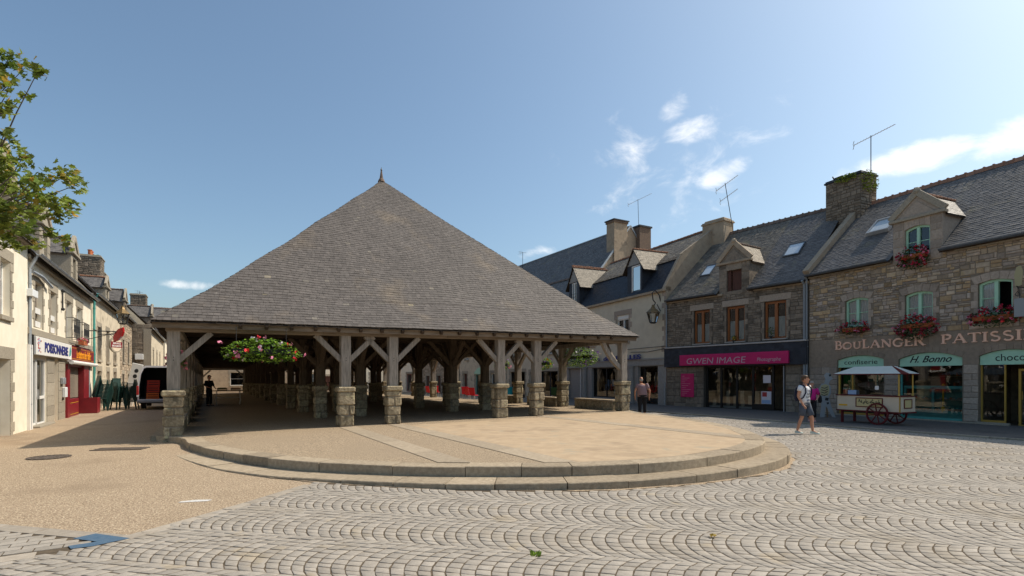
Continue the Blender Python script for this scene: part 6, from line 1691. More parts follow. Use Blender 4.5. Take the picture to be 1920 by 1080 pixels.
lf_ = empty('chimney_weeds', W(h2, (11.0, 1.2, 10.1)), lth, 'small green plants growing on the chimney with the two orange pots', 'plant'); leafmass('foliage', (0, 0, 0), (.3, .3, .2), 120, ('moss', 'leaf_dark'), random.Random(3), lf_, .06)
h3 = L_simple('rubble_terrace_house', 24.7, 8, 6.4, 10.2, 'mortar', 'narrow rubble house with a coped gable farther up the left street', [(1.5, 2.5, 2.9, 4.6), (5, 6, 2.9, 4.6)], [(1.4, 2.5, -.2, 2.0), (5, 6.1, -.2, 2.0)], 83, stones='rubble', chim=[(.3, 1.7, 1.2, 2.4, 7.4, 9.9, 'rubble_dark'), (6.0, 7.4, 1.6, 2.8, 7.6, 10.1, 'tan_render')])
dormer(h3, 2.6, 4.2, 6.3, 7.7, 8.6, 6.4, 1.25, (3.0, 3.8, 6.4, 7.4), 'rubble_dark', 'slate', 'ridge_dark', 'granite', -.02, 84, False)
cpg = MB().mat('granite'); cpg.beam((8.0, -.2, 6.4), (8.0, 3, 10.35), .3, .25); cpg.build('gable_coping', h3)
h4 = L_simple('projecting_house', 33.2, 20, 6.0, 9.4, 'old_render', 'sunlit stone house at the end of the left street with its gable end in shade', [(3, 4.2, 2.7, 4.3), (8, 9.2, 2.7, 4.3), (13, 14.2, 2.7, 4.3)], [(2.8, 4, -.4, 1.9), (8, 9.2, -.4, 1.9)], 85, y=-1.3, curtain=None, chim=[(4.0, 5.6, .6, 1.8, 6.5, 9.4, 'rubble_dark'), (14, 15.5, 1.2, 2.4, 7, 9.6, 'rubble_dark')])
gs = MB().mat('rubble_dark'); t = MB().mat('rubble_dark'); rubble(t, 0, 4.4, -.3, 6.4, [], 0, (.16, .3), (.25, .6), (.01, .025), random.Random(9))
for f, tn in zip(t.f, t.t): gs.face([(-.004 + t.v[i][1], 4.4 - t.v[i][0], t.v[i][2]) for i in f], tn)
gs.mat('granite').box(-.04, .16, -.06, .5, -.3, 6.0); gs.mat('white_plastic').box(-.28, -.03, .5, 1.1, 3.3, 3.8, None, .02); gs.build('gable_stonework', h4)
dormer(h4, 1.2, 2.6, 5.9, 7.3, 8.2, 6.0, 1.13, (1.6, 2.2, 6.1, 7.0), 'rubble_dark', 'slate', 'ridge_dark', 'granite', -.02, 86, True)
h5 = L_simple('far_terrace_house', 53.5, 24, 6.4, 9.8, 'cream', 'last pale house visible at the far end of the left street', [(4, 5.2, 2.9, 4.5), (10, 11.2, 2.9, 4.5), (16, 17.2, 2.9, 4.5)], [(3.8, 5, -.5, 1.9), (10, 11.2, -.5, 1.9)], 87, y=-1.5, curtain=None)
rf_ = empty('roof_flowers', W(h4, (5.5, -.35, 2.1)), lth, 'window box of yellow-green flowers on the end house above the van', 'flower box'); d = MB().mat('terracotta'); d.box(-.9, .9, -.15, .15, 0, .25); d.build('trough', rf_)
leafmass('foliage', (0, 0, .4), (1.0, .25, .35), 200, ('leaf_basket', 'leaf_autumn'), random.Random(6), rf_, .07)
# street furniture of the left street
lantern(LP(15.6, -1.05, 5.35), lth, 'old copper street lantern hung from the tan plaster house', 1.45)
rd = empty('round_sign', LP(13.4, -.95, 3.55), lth + rad(-32), 'round red and cream hanging sign with white lettering by the red shop', 'shop sign')
disc = lambda r_, y0_, y1_, mat_: MB().mat(mat_).prism([(r_ * math.cos(a), r_ * math.sin(a)) for a in [k * math.pi / 16 for k in range(32)]], y0_, y1_)
m_ = MB().mat('granite'); m_.prism([(.44 * math.cos(a), .44 * math.sin(a)) for a in [k * math.pi / 16 for k in range(32)]], -.05, .05); m_.mat('ivory').prism([(.37 * math.cos(a), .37 * math.sin(a)) for a in [k * math.pi / 16 for k in range(32)]], -.056, .056); m_.mat('red_paint').box(-.40, .40, -.062, .062, -.16, .16); m_.build('disc', rd)
text('lettering', 'SERVICE', -.28, .28, .02, .12, -.063, 'white_paint', rd, .004, 0, .02); text('lettering', 'BRASSERIE', -.33, .33, -.12, -.02, -.063, 'white_paint', rd, .004, 0, .02)
d = MB().mat('iron'); d.tube([(-.1, .9, .58), (.5, -.1, .58)], .02, 6); d.tube([(-.2, 0, .42), (-.2, .2, .58)], .012, 5); d.tube([(.2, 0, .42), (.2, .1, .58)], .012, 5); d.build('bracket', rd)
ts = empty('red_tilted_sign', LP(10.9, -1.35, 3.95), lth, 'tilted red lozenge sign sticking out on an iron bracket above the red shop', 'shop sign')
d = MB().mat('tail_red'); pts = [(0, -.62), (.2, -.34), (.25, 0), (.2, .34), (0, .62), (-.2, .34), (-.25, 0), (-.2, -.34)]
d.prism([(a * .75, b * .72) for a, b in pts], -.06, .06); o = d.build('lozenge', ts); o.rotation_euler = (rad(0), rad(-32), rad(62))
d = MB().mat('iron'); d.tube([(0, 1.3, .15), (0, 0, .15)], .025, 6); d.tube([(0, 1.3, -.3), (0, .1, .1)], .018, 6); d.tube([(-1.2, .9, .15), (.9, .9, .15)], .02, 6); d.build('bracket', ts)
# flower boxes of the red shop balcony
fb1 = empty('balcony_flowers', LP(8.0, -.32, 3.3), lth, 'small box of withered pink flowers under the iron balconies of the cream terrace house', 'flower box'); d = MB().mat('terracotta'); d.box(-.5, .5, -.1, .1, -.08, .08); d.build('trough', fb1)
leafmass('foliage', (0, 0, .1), (.55, .15, .16), 70, ('leaf_autumn', 'leaf_dark'), random.Random(2), fb1, .05); blossoms('blossom', (0, 0, .12), (.5, .15, .18), 16, ('petal_pink', 'petal_red'), random.Random(3), fb1, .04)
bd = MB().mat('white_paint'); bd.box(-.3, .3, -.04, .04, 0, 2.75, None, .02); bd.mat('dark_cloth')
for z in (2.3, 1.95, .5): bd.prism([(.02 + .11 * math.cos(a), z + .13 * math.sin(a)) for a in [k * math.pi / 8 for k in range(16)]], -.046, -.04)
bd.box(-.05, .2, -.046, -.04, .7, 1.3)
lb = empty('leaning_board', (-24.15, 33.4, -.08), rad(22), 'tall white board with round holes leaning on the wall behind the van', 'board'); o = bd.build('board', lb); o.rotation_euler = (rad(0), rad(13), 0)
# ---------------------------------------------------------------- hanging flowers of the hall
def hanging(s_, t_, z, half, label, seed, rz=0.0, n=700, mats=('petal_pink', 'petal_red', 'petal_white'), hgt=.34, wid=.34):
    x, y = hw(s_, t_); e = empty('hanging_flower_trough', (x, y, z), TH + rz, label, 'flower trough', 'flower troughs hung under the eaves of the hall'); rnd = random.Random(seed)
    b_ = MB().mat('dark_cloth'); b_.box(-half * .7, half * .7, -.10, .10, .0, .14, None, .02); b_.build('trough', e)
    d = MB().mat('iron')
    for xx in (-half * .6, half * .6): d.tube([(xx, 0, .1), (xx, .05, 3.05 + zf(s_, t_) - z - .12)], .008, 4)
    d.build('wire', e)
    leafmass('foliage', (0, 0, .10), (half, wid, hgt), n, ('leaf_basket', 'leaf_dark'), rnd, e, .048)
    blossoms('blossom', (0, 0, .10), (half * 1.0, wid * 1.05, hgt * 1.05), int(26 * half), mats, rnd, e, .045)
    return e
hanging(2.1, -.66, 2.36, 1.05, 'big flowering trough of pink and red geraniums under the left end of the front eave', 301, 0, 1500, ('petal_pink', 'petal_red', 'petal_pink', 'petal_white'), .36, .36)
hanging(HW + .3, 3.5, 2.62, 1.5, 'leafy trough with violet petunias under the eave nearest the blue shop letters', 302, math.pi / 2, 2000, ('petal_violet', 'petal_white', 'petal_violet'), .52, .38)
hanging(HW + .3, 6.6, 2.38, .9, 'second leafy trough along the right eave, behind the right-hand front posts', 303, math.pi / 2, 1100, ('petal_violet', 'yellow'), .36, .32)
hanging(HW + .3, 11.0, 2.42, .85, 'third leafy trough along the right eave, partly hidden by a front post', 304, math.pi / 2, 800, ('petal_violet', 'petal_pink'), .36, .32)
hanging(-.1, 3.4, 2.2, .8, 'shaded trough of flowers on the left eave behind the corner pillar', 305, math.pi / 2, 400, ('petal_pink',), .34, .3)

# ---------------------------------------------------------------- people
def skin_body(name, V, E, root, mat, extra=None, parent=None):
    bm = bmesh.new(); lay = bm.verts.layers.skin.verify(); vs = {}
    for k, (p, r_) in V.items():
        v = bm.verts.new(p); v[lay].radius = r_ if isinstance(r_, tuple) else (r_, r_); v[lay].use_root = (k == root); vs[k] = v
    for a, b in E: bm.edges.new((vs[a], vs[b]))
    me = bpy.data.meshes.new('tmp'); bm.to_mesh(me); bm.free()
    o = bpy.data.objects.new('tmp_body', me); COL.objects.link(o)
    m1 = o.modifiers.new('skin', 'SKIN'); m1.use_smooth_shade = True; m1.branch_smoothing = .3
    o.modifiers.new('sub', 'SUBSURF').levels = 1
    dg = bpy.context.evaluated_depsgraph_get(); me2 = bpy.data.meshes.new_from_object(o.evaluated_get(dg))
    bpy.data.objects.remove(o)
    vv = [tuple(v.co) for v in me2.vertices]; ff = [tuple(p.vertices) for p in me2.polygons]; bpy.data.meshes.remove(me2)
    mb = MB().mat(mat); mb.idx(vv, ff)
    if extra: extra(mb)
    return mb.build(name, parent, smooth=True)
def head_parts(mb, c, rz, skin, s=1.0):
    M4_ = Matrix.Translation(c) @ Matrix.Rotation(rz, 4, 'Z')
    t = MB(); t.mats = mb.mats
    t.mat(skin); t.loft([(0, -.035, -.118, .028, .03), (0, -.03, -.10, .047, .055), (0, -.02, -.07, .060, .078), (0, -.008, -.03, .068, .092), (0, 0, .02, .074, .100), (0, .002, .06, .073, .098), (0, .004, .095, .058, .078), (0, .005, .118, .030, .042), (0, .005, .124, .005, .006)], 14)
    t.idx([(-.012, -.095, .025), (.012, -.095, .025), (.020, -.094, -.025), (-.020, -.094, -.025), (0, -.130, -.022)], [(0, 3, 4), (0, 4, 1), (1, 4, 2), (3, 2, 4)])
    for sx in (-1, 1): t.blob((sx * .076, .012, -.005), .028, 7, 5, .35, .7, 1.1)
    t.mat('hair_dark')
    for sx in (-1, 1): t.blob((sx * .030, -.089, .022), .011, 6, 4, 1.2, .6, .7); t.box(sx * .030 - .018, sx * .030 + .018, -.102, -.092, .044, .050)
    t.mat('petal_red'); t.box(-.024, .024, -.095, -.085, -.063, -.054)
    off = len(mb.v); mb.v.extend([tuple(M4_ @ (Vector(p) * s)) for p in t.v]); mb.f.extend([tuple(off + i for i in f) for f in t.f]); mb.m.extend(t.m); mb.t.extend(t.t); mb.mats = t.mats
def hair_cap(parent, c, rz, mat, s=1.0, long_=0.0, bald=False):
    h = MB().mat(mat)
    secs = [(0, .030, -.03 - long_, .066, .075), (0, .022, .02, .080, .088), (0, .012, .07, .081, .100), (0, .008, .105, .066, .084), (0, .006, .130, .036, .048), (0, .006, .138, .006, .008)]
    if bald: secs = [(0, .034, -.06, .060, .062), (0, .026, -.01, .078, .080), (0, .022, .035, .078, .084), (0, .02, .05, .06, .07)]
    h.loft(secs, 14)
    if not bald:
        for k in range(9): a = -.065 + .0163 * k; h.beam((a, -.075, .085), (a + .01, -.104, .062 + .012 * math.sin(k * 2)), .02, .012)
    o = h.build('hair', parent, smooth=False); o.location = c; o.rotation_euler = (0, 0, rz); o.scale = (s, s, s); return o
def hand(V, E, key, wrist, palm_dir, side, r_=.009, curl=.35, nrm=(0, 1, 0)):
    w, d = Vector(wrist), Vector(palm_dir).normalized(); s = Vector(side).normalized(); n = d.cross(s).normalized()
    p = w + d * .055; V[key + 'p'] = (tuple(p), (.032, .02)); E.append((key, key + 'p'))
    for i, (off, ln) in enumerate(((-.027, .062), (-.009, .075), (.009, .07), (.027, .055))):
        a = p + d * .045 + s * off; b = a + d * ln * .5 + n * curl * .02; c = b + d * ln * .4 + n * curl * .045
        for nm, q, rr_ in (('a', a, r_ * 1.05), ('b', b, r_), ('c', c, r_ * .8)): V[f'{key}f{i}{nm}'] = (tuple(q), rr_)
        E.extend([(key + 'p', f'{key}f{i}a'), (f'{key}f{i}a', f'{key}f{i}b'), (f'{key}f{i}b', f'{key}f{i}c')])
    a = w + d * .03 + s * -.034; b = a + d * .035 + s * -.018 + n * .012; V[key + 't0'] = (tuple(a), r_ * 1.15); V[key + 't1'] = (tuple(b), r_ * .85); E.extend([(key, key + 't0'), (key + 't0', key + 't1')])

def person(loc, rz, label, h, J, top, bottom, skin, hair, shoe, head_rz=0, long_legs=True, stout=1.0, sleeve=.45, leg_end=.95, bald=False, hair_long=0.0, z=0.0, cloth_gap=1.0, group=None):
    k = h / 1.75; e = empty('person', loc, rz, label, 'person')
    j = {a: Vector(b) * k for a, b in J.items()}
    V, E = {}, []
    for nm, r_ in (('pelvis', (.13 * stout, .10 * stout)), ('spine', (.12 * stout, .095 * stout)), ('chest', (.145 * stout, .10 * stout)), ('neck', .052), ('skull', .05)): V[nm] = (tuple(j[nm]), tuple(v * k for v in r_) if isinstance(r_, tuple) else r_ * k)
    E += [('pelvis', 'spine'), ('spine', 'chest'), ('chest', 'neck'), ('neck', 'skull')]
    for s_ in 'LR':
        for nm, r_ in (('sh', .055), ('el', .041), ('wr', .028)): V[nm + s_] = (tuple(j[nm + s_]), r_ * k * (1 + (stout - 1) * .6))
        E += [('chest', 'sh' + s_), ('sh' + s_, 'el' + s_), ('el' + s_, 'wr' + s_)]
        d = (j['wr' + s_] - j['el' + s_]); hand(V, E, 'wr' + s_, j['wr' + s_], d, (0, -1 if s_ == 'R' else -1, 0) if abs(d.normalized().y) < .8 else (1, 0, 0), .009 * k)
        for nm, r_ in (('hip', .085), ('kn', .056), ('an', .038)): V[nm + s_] = (tuple(j[nm + s_]), r_ * k * (1 + (stout - 1) * .5))
        cf = j['kn' + s_].lerp(j['an' + s_], .32) + Vector((0, .012, 0)); V['cf' + s_] = (tuple(cf), .052 * k)
        V['to' + s_] = (tuple(j['to' + s_]), .032 * k)
        E += [('pelvis', 'hip' + s_), ('hip' + s_, 'kn' + s_), ('kn' + s_, 'cf' + s_), ('cf' + s_, 'an' + s_), ('an' + s_, 'to' + s_)]
    hc = j['skull'] + Vector((0, -.012, .075)) * k
    skin_body('body', V, E, 'pelvis', skin, lambda mb: head_parts(mb, hc, head_rz, skin, k), e)
    hair_cap(e, hc, head_rz, hair, k, hair_long, bald)
    t = MB().mat(top); p, c = j['pelvis'], j['chest']; st_ = stout * k
    lerp = lambda f: p.lerp(c, f)
    a0, a1, a2, a3 = p + Vector((0, 0, -.06 * k)), lerp(.3), lerp(.65), c
    ntop = c + (j['neck'] - c) * .72
    t.loft([(a0.x, a0.y, a0.z, .175 * st_, .128 * st_), (a1.x, a1.y, a1.z, .170 * st_, .125 * st_), (a2.x, a2.y, a2.z, .176 * st_, .126 * st_), (a3.x, a3.y, a3.z + .02, .190 * k * (1 + (stout - 1) * .8), .124 * st_), (a3.x, a3.y, a3.z + .085 * k, .175 * k * (1 + (stout - 1) * .5), .10 * k), (ntop.x, ntop.y, ntop.z, .075 * k, .072 * k)], 16)
    for s_ in 'LR':
        a, b = j['sh' + s_], j['el' + s_]; inn = a.lerp(c, .25); en = a.lerp(b, sleeve)
        t.tube([inn, a, a.lerp(b, sleeve * .5), en], [.07 * k, .078 * k * (1 + (stout - 1) * .6), .072 * k, .070 * k], 10)
    t.build('shirt', e, smooth=True)
    b_ = MB().mat(bottom); q0, q1 = p + Vector((0, 0, .06 * k)), p + Vector((0, 0, -.13 * k))
    b_.loft([(q0.x, q0.y, q0.z, .160 * st_, .118 * st_), (p.x, p.y, p.z - .02, .172 * st_, .13 * st_), (q1.x, q1.y, q1.z, .165 * st_, .125 * st_)], 16)
    for s_ in 'LR':
        a, kn, an = j['hip' + s_], j['kn' + s_], j['an' + s_]
        if leg_end <= .5: end = a.lerp(kn, leg_end * 2); pts, rs = [a + Vector((0, 0, .02)), a.lerp(end, .5), end], [.10 * st_, .096 * st_, .094 * k]
        else: end = kn.lerp(an, (leg_end - .5) * 2); pts, rs = [a + Vector((0, 0, .02)), a.lerp(kn, .5), kn, kn.lerp(end, .5), end], [.10 * st_, .092 * st_, .074 * k, .072 * k, .068 * k]
        b_.tube(pts, rs, 12)
    b_.build('shorts' if leg_end <= .5 else 'trousers', e, smooth=True)
    for s_ in 'LR':
        f = MB().mat(shoe); an, to = j['an' + s_], j['to' + s_]; d = (to - an); d.z = 0; d.normalize(); sd = Vector((-d.y, d.x, 0)); base = an.z - .072 * k
        hl, tp = an - d * .065 * k, an + d * .20 * k; Vv = []; F = []
        prof = [(0, .030, .065), (.25, .040, .075), (.55, .046, .052), (.85, .042, .036), (1, .022, .026)]
        for f_, w_, h_ in prof:
            cpt = hl.lerp(tp, f_)
            for ww, zz in ((-1, 0), (1, 0), (.8, h_), (-.8, h_)): Vv.append((cpt.x + sd.x * ww * w_ * k, cpt.y + sd.y * ww * w_ * k, base + zz * k))
        for i in range(4):
            for q_ in range(4): F.append((4 * i + q_, 4 * i + (q_ + 1) % 4, 4 * i + 4 + (q_ + 1) % 4, 4 * i + 4 + q_))
        F += [(3, 2, 1, 0), (16, 17, 18, 19)]; f.idx(Vv, F); f.build('shoe', e)
    return e, j, k
def pose(**k):
    J = dict(pelvis=(0, 0, .95), spine=(0, 0, 1.12), chest=(0, .005, 1.32), neck=(0, .01, 1.47), skull=(0, 0, 1.555),
             shL=(.185, .01, 1.40), elL=(.24, .04, 1.12), wrL=(.25, -.05, .88), shR=(-.185, .01, 1.40), elR=(-.24, .04, 1.12), wrR=(-.25, -.05, .88),
             hipL=(.09, 0, .90), knL=(.10, -.02, .49), anL=(.10, .0, .075), toL=(.12, -.15, .03), hipR=(-.09, 0, .90), knR=(-.10, -.02, .49), anR=(-.10, .0, .075), toR=(-.12, -.15, .03))
    J.update(k); return J
boy, jb, kb_ = person((8.84, 16.1, .018), rad(28), 'young man in a white slogan t-shirt and dark denim shorts walking with a backpack', 1.76,
    pose(knL=(.11, -.14, .50), anL=(.12, -.17, .085), toL=(.15, -.31, .035), knR=(-.09, .03, .50), anR=(-.11, .17, .09), toR=(-.13, .03, .03), elR=(-.25, .05, 1.13), wrR=(-.235, -.10, .90), elL=(.25, .10, 1.14), wrL=(.24, .03, .90)),
    'tee_white', 'denim', 'skin', 'hair_brown', 'shoe_white', head_rz=rad(28), sleeve=.42, leg_end=.44)
def on_chest(o, rx, ry):
    for v in o.data.vertices: v.co.y = -ry * math.sqrt(max(.02, 1 - (v.co.x / rx) ** 2)) - .006
for body, z0_, z1_, hw_, m_, sh_ in (('YES', 1.255, 1.33, .075, 'blue_text', 0), ('NO!', 1.17, 1.235, .07, 'ink', .15), ("LET'S", 1.085, 1.15, .10, 'ink', .1), ('go!', .985, 1.065, .085, 'blue_text', .3)):
    on_chest(text('lettering', body, -hw_, hw_, z0_, z1_, -.13, m_, boy, 0.0, sh_, .015), .182, .128)
bp = MB().mat('navy_cloth'); bp.loft([(0, .19, .98, .13, .07), (0, .20, 1.05, .15, .10), (0, .20, 1.25, .15, .10), (0, .185, 1.40, .12, .07), (0, .17, 1.44, .05, .03)], 14); bp.build('pack', None)
bpo = bpy.data.objects['pack']; bpo.name = 'backpack'; bpo.location = boy.location; bpo.rotation_euler = boy.rotation_euler; tag(bpo, 'dark navy backpack worn by the young man in the white t-shirt', 'backpack')
sp = MB().mat('navy_cloth')
for sx in (-1, 1):
    pts = [(sx * .12, .13, 1.42), (sx * .125, .05, 1.475), (sx * .125, -.05, 1.455), (sx * .13, -.115, 1.38), (sx * .135, -.122, 1.25), (sx * .165, -.06, 1.10), (sx * .17, .06, 1.02), (sx * .12, .15, 1.02)]
    sp.tube(pts, .021, 6)
sp.build('strap', bpo)
wom, _, _ = person((11.35, 20.2, .055), rad(-25), 'woman in a magenta top and dark trousers walking behind the young man', 1.52,
    pose(knL=(.10, -.08, .49), anL=(.10, -.06, .08), toL=(.11, -.2, .03), knR=(-.10, .0, .49), anR=(-.10, .12, .085), toR=(-.1, -.02, .03), elL=(.28, .0, 1.15), wrL=(.2, -.18, 1.02)),
    'magenta', 'black_cloth', 'skin_pale', 'hair_grey', 'shoe_pink', sleeve=.9, leg_end=.86, hair_long=.05)
bg_ = MB().mat('black_cloth'); bg_.loft([(.27, .02, .72, .05, .11), (.28, .02, .78, .07, .14), (.27, .02, .95, .06, .12), (.26, .02, 1.0, .03, .08)], 10); o = bg_.build('handbag'); o.location = wom.location; o.rotation_euler = wom.rotation_euler; tag(o, 'black handbag at the side of the woman in magenta', 'handbag')
d = MB().mat('black_cloth'); d.tube([(.27, -.06, .98), (.22, -.02, 1.2), (.12, 0, 1.30), (.2, .06, 1.2), (.27, .08, .98)], .009, 5); d.build('strap', o)
man, _, _ = person((5.62, 23.0, .02), rad(172), 'stout man in a mauve t-shirt and black trousers walking away past the right corner pillar', 1.74,
    pose(knL=(.11, .02, .49), anL=(.11, .16, .09), toL=(.12, .03, .03), knR=(-.11, -.08, .49), anR=(-.11, -.10, .08), toR=(-.12, -.24, .03), elL=(.31, .04, 1.13), wrL=(.30, -.04, .88), elR=(-.31, .04, 1.13), wrR=(-.30, -.04, .88), chest=(.02, -.02, 1.32), neck=(.03, -.04, 1.46), skull=(.045, -.06, 1.54)),
    'tee_mauve', 'black_cloth', 'skin', 'hair_grey', 'shoe_pink', sleeve=.6, leg_end=.85, stout=1.22, bald=True)
ven, _, _ = person((-17.95, 31.6, zfw(-17.95, 31.6)), rad(70), 'market trader in black clothes standing beside the trestle table inside the hall', 1.82,
    pose(elR=(-.27, -.02, 1.14), wrR=(-.2, -.26, 1.05), elL=(.27, -.02, 1.14), wrL=(.2, -.24, 1.02)), 'black_cloth', 'black_cloth', 'skin', 'hair_dark', 'rubber', sleeve=.95, leg_end=.95, hair_long=.06)

# ---------------------------------------------------------------- sweet cart before the bakery
ct = empty('sweet_cart', (13.15, 19.35, .055), bth, 'cream sweet vendor cart with white canopy, brass posts and a red spoked wheel', 'cart')
d = MB().mat('ivory'); d.box(-1.12, 1.12, -.42, .42, .47, 1.0, None, .01); d.build('body', ct)
d = MB().mat('maroon'); d.box(-1.15, 1.15, -.45, .45, .43, .475, None, .006); d.box(-1.16, 1.16, -.46, .46, 1.0, 1.035, None, .008); d.build('trim', ct)
def framed(x0, x1, z0, z1, axis):
    d = MB().mat('maroon'); t_ = .03
    def bx_(a, b, c, e, dp, mt):
        d.mat(mt)
        if axis == 'y': d.box(a, b, -.42 - dp, -.42, c, e)
        else: d.box(1.12, 1.12 + dp, a, b, c, e)
    bx_(x0, x1, z0, z1, .012, 'ivory_panel')
    for a, b, c, e in ((x0, x1, z0, z0 + t_), (x0, x1, z1 - t_, z1), (x0, x0 + t_, z0 + t_, z1 - t_), (x1 - t_, x1, z0 + t_, z1 - t_)): bx_(a, b, c, e, .024, 'maroon')
    return d
d = framed(-.40, .56, .60, .94, 'y'); d.mat('ink'); rnd = random.Random(12)
for sx in (-1, 1):
    for k in range(5):
        cx_, cz_ = .08 + sx * (.06 + .07 * k), .77 + .04 * math.sin(k * 2.1); r_ = .05 - .004 * k
        d.tube([(cx_ + r_ * math.cos(a) * (1 - .1 * q_), -.438, cz_ + r_ * math.sin(a) * (1 - .1 * q_)) for q_, a in enumerate([sx * .7 * i + k for i in range(8)])], .009, 4)
        for q_ in range(2): x_, z_ = cx_ + rnd.uniform(-.03, .03), cz_ + rnd.uniform(-.06, .06); d.prism([(x_, z_), (x_ + .03, z_ + .012), (x_ + .045, z_ + .04), (x_ + .012, z_ + .03)], -.440, -.434)
d.build('panel', ct); framed(-.22, .22, .60, .92, 'x').build('panel', ct)
d = MB().mat('yellow'); d.box(-1.05, -.72, -.432, -.42, .62, .68, None, .004); d.mat('brass').box(1.09, 1.128, -.428, -.40, .48, 1.0); d.build('name_plate', ct)
for x in (-1.06, 1.06):
    for y in (-.38, .38): d = MB().mat('brass'); d.tube([(x, y, 1.03), (x, y, 1.82)], .024, 8); d.loft([(x, y, 1.03, .04, .04), (x, y, 1.09, .03, .03)], 8); d.build('canopy_post', ct)
d = MB().mat('canopy_white'); zb_, zt_ = 1.80, 2.07; X, Y, xr = 1.2, .52, .66
V = [(-X, -Y, zb_), (X, -Y, zb_), (X, Y, zb_), (-X, Y, zb_), (-xr, -.1, zt_), (xr, -.1, zt_), (xr, .1, zt_), (-xr, .1, zt_)]
for q_, mt in (((0, 1, 5, 4), 'canopy_white'), ((2, 3, 7, 6), 'canopy_white'), ((4, 5, 6, 7), 'canopy_white'), ((3, 0, 4, 7), 'maroon')): d.mat(mt).face([V[i] for i in q_])
d.mat('maroon').face(((X, -Y, zb_), (X, -.05, zb_), (xr, .0, zt_), (xr, -.1, zt_))); d.mat('canopy_white').face(((X, -.05, zb_), (X, Y, zb_), (xr, .1, zt_), (xr, .0, zt_)))
d.mat('maroon'); d.box(-X, X, -Y, -Y + .012, zb_ - .03, zb_); d.box(-X, X, Y - .012, Y, zb_ - .03, zb_); d.box(-X, -X + .012, -Y + .012, Y - .012, zb_ - .03, zb_); d.box(X - .012, X, -Y + .012, Y - .012, zb_ - .03, zb_); d.build('canopy', ct)
d = MB().mat('glass_clear'); d.face(((-.42, -.36, 1.04), (1.02, -.36, 1.04), (1.02, -.30, 1.46), (-.42, -.30, 1.46))); d.face(((-.42, -.30, 1.46), (1.02, -.30, 1.46), (1.02, .2, 1.5), (-.42, .2, 1.5))); d.face(((-.42, -.36, 1.04), (-.42, .2, 1.04), (-.42, .2, 1.5), (-.42, -.3, 1.46)))
d.mat('white_plastic').prism([(.30 + .085 * max(-.8, min(.8, math.cos(a))), 1.30 + .085 * max(-.8, min(.8, math.sin(a)))) for a in [k * math.pi / 12 for k in range(24)]], -.345, -.34); d.build('glass_guard', ct)
d = MB().mat('light_blue'); d.box(-.75, -.44, -.36, -.16, 1.04, 1.2, None, .01); o = d.build('sweet_box'); tag(o, 'light blue box on the counter of the sweet cart', 'box'); o.location = ct.location; o.rotation_euler = ct.rotation_euler
d = MB().mat('glass_clear'); d.loft([(-.92, -.2, 1.04, .10, .10), (-.92, -.2, 1.28, .11, .11), (-.92, -.2, 1.34, .07, .07)], 10); o = d.build('sweet_jar'); o.location = ct.location; o.rotation_euler = ct.rotation_euler; tag(o, 'glass sweet jar with a wooden lid at the left end of the cart counter', 'jar')
d = MB().mat('wood_pale'); d.loft([(-.92, -.2, 1.34, .08, .08), (-.92, -.2, 1.42, .07, .07)], 10); d.mat('terracotta').loft([(-.92, -.2, 1.05, .09, .09), (-.92, -.2, 1.22, .095, .095)], 9); d.build('lid', o)
d = MB().mat('maroon'); n = 24; rw = .385
ring = lambda r0_, r1_, y0_, y1_: [d.prism([(r0_ * math.cos(a), r0_ * math.sin(a)), (r1_ * math.cos(a), r1_ * math.sin(a)), (r1_ * math.cos(b), r1_ * math.sin(b)), (r0_ * math.cos(b), r0_ * math.sin(b))], y0_, y1_) for a, b in [(2 * math.pi * i / n, 2 * math.pi * (i + 1) / n) for i in range(n)]]
ring(rw - .05, rw, -.025, .025)
for k in range(8): a = k * math.pi / 4 + .2; d.beam((.05 * math.cos(a), 0, .05 * math.sin(a)), ((rw - .045) * math.cos(a), 0, (rw - .045) * math.sin(a)), .03, .03)
d.prism([(.07 * math.cos(a), .07 * math.sin(a)) for a in [k * math.pi / 8 for k in range(16)]], -.06, .05); wme = d.mesh('wheel')
inst('wheel', wme, ct, (.42, -.52, rw)); inst('wheel', wme, ct, (.42, .52, rw))
d = MB().mat('maroon'); d.tube([(.42, -.5, rw), (.42, .5, rw)], .025, 8)
d.build('axle', ct)
for y in (-.35, .35):
    d = MB().mat('maroon'); d.box(-1.0, -.93, y - .035, y + .035, .0, .44); d.beam((-.96, y, .42), (-.7, y, .44), .03, .03); d.build('leg', ct)
pass
# cut-out board beside the corner pipe
cu = empty('cut_out_board', (13.05, 22.3, .055), rad(-40), 'pale cut-out display board of a standing figure leaning near the corner downpipe', 'display board')
d = MB().mat('board_white'); d.prism([(-.16, .0), (.02, .02), (.05, .5), (.16, .3), (.30, .02), (.42, .02), (.24, .52), (.16, .85), (.24, 1.05), (.22, 1.3), (.14, 1.42), (-.12, 1.42), (-.22, 1.2), (-.2, .9), (-.1, .75), (-.12, .4)], -.012, .012)
d.prism([(-.02, 1.42), (.02, 1.62), (-.04, 1.78), (.06, 1.90), (.20, 1.84), (.24, 1.70), (.30, 1.62), (.2, 1.56), (.14, 1.42)], -.012, .012)
d.mat('board_yellow'); d.prism([(-.16, .92), (.12, .9), (.18, 1.1), (.16, 1.34), (.02, 1.40), (-.12, 1.34), (-.18, 1.15)], -.018, -.012); d.mat('dark_cloth')
for z in (.96, 1.06, 1.16, 1.26): d.tube([(-.12, -.02, z), (.0, -.02, z - .04), (.12, -.02, z + .03)], .014, 4)
for x_, z_ in ((.1, .55), (.16, 1.72)): d.prism([(x_, z_), (x_ + .07, z_ + .02), (x_ + .06, z_ + .1), (x_ - .02, z_ + .08)], -.018, -.012)
d.prism([(.02, .72), (.14, .70), (.16, .82), (.04, .84)], -.018, -.012); d.build('board', cu).rotation_euler = (rad(-6), 0, 0)
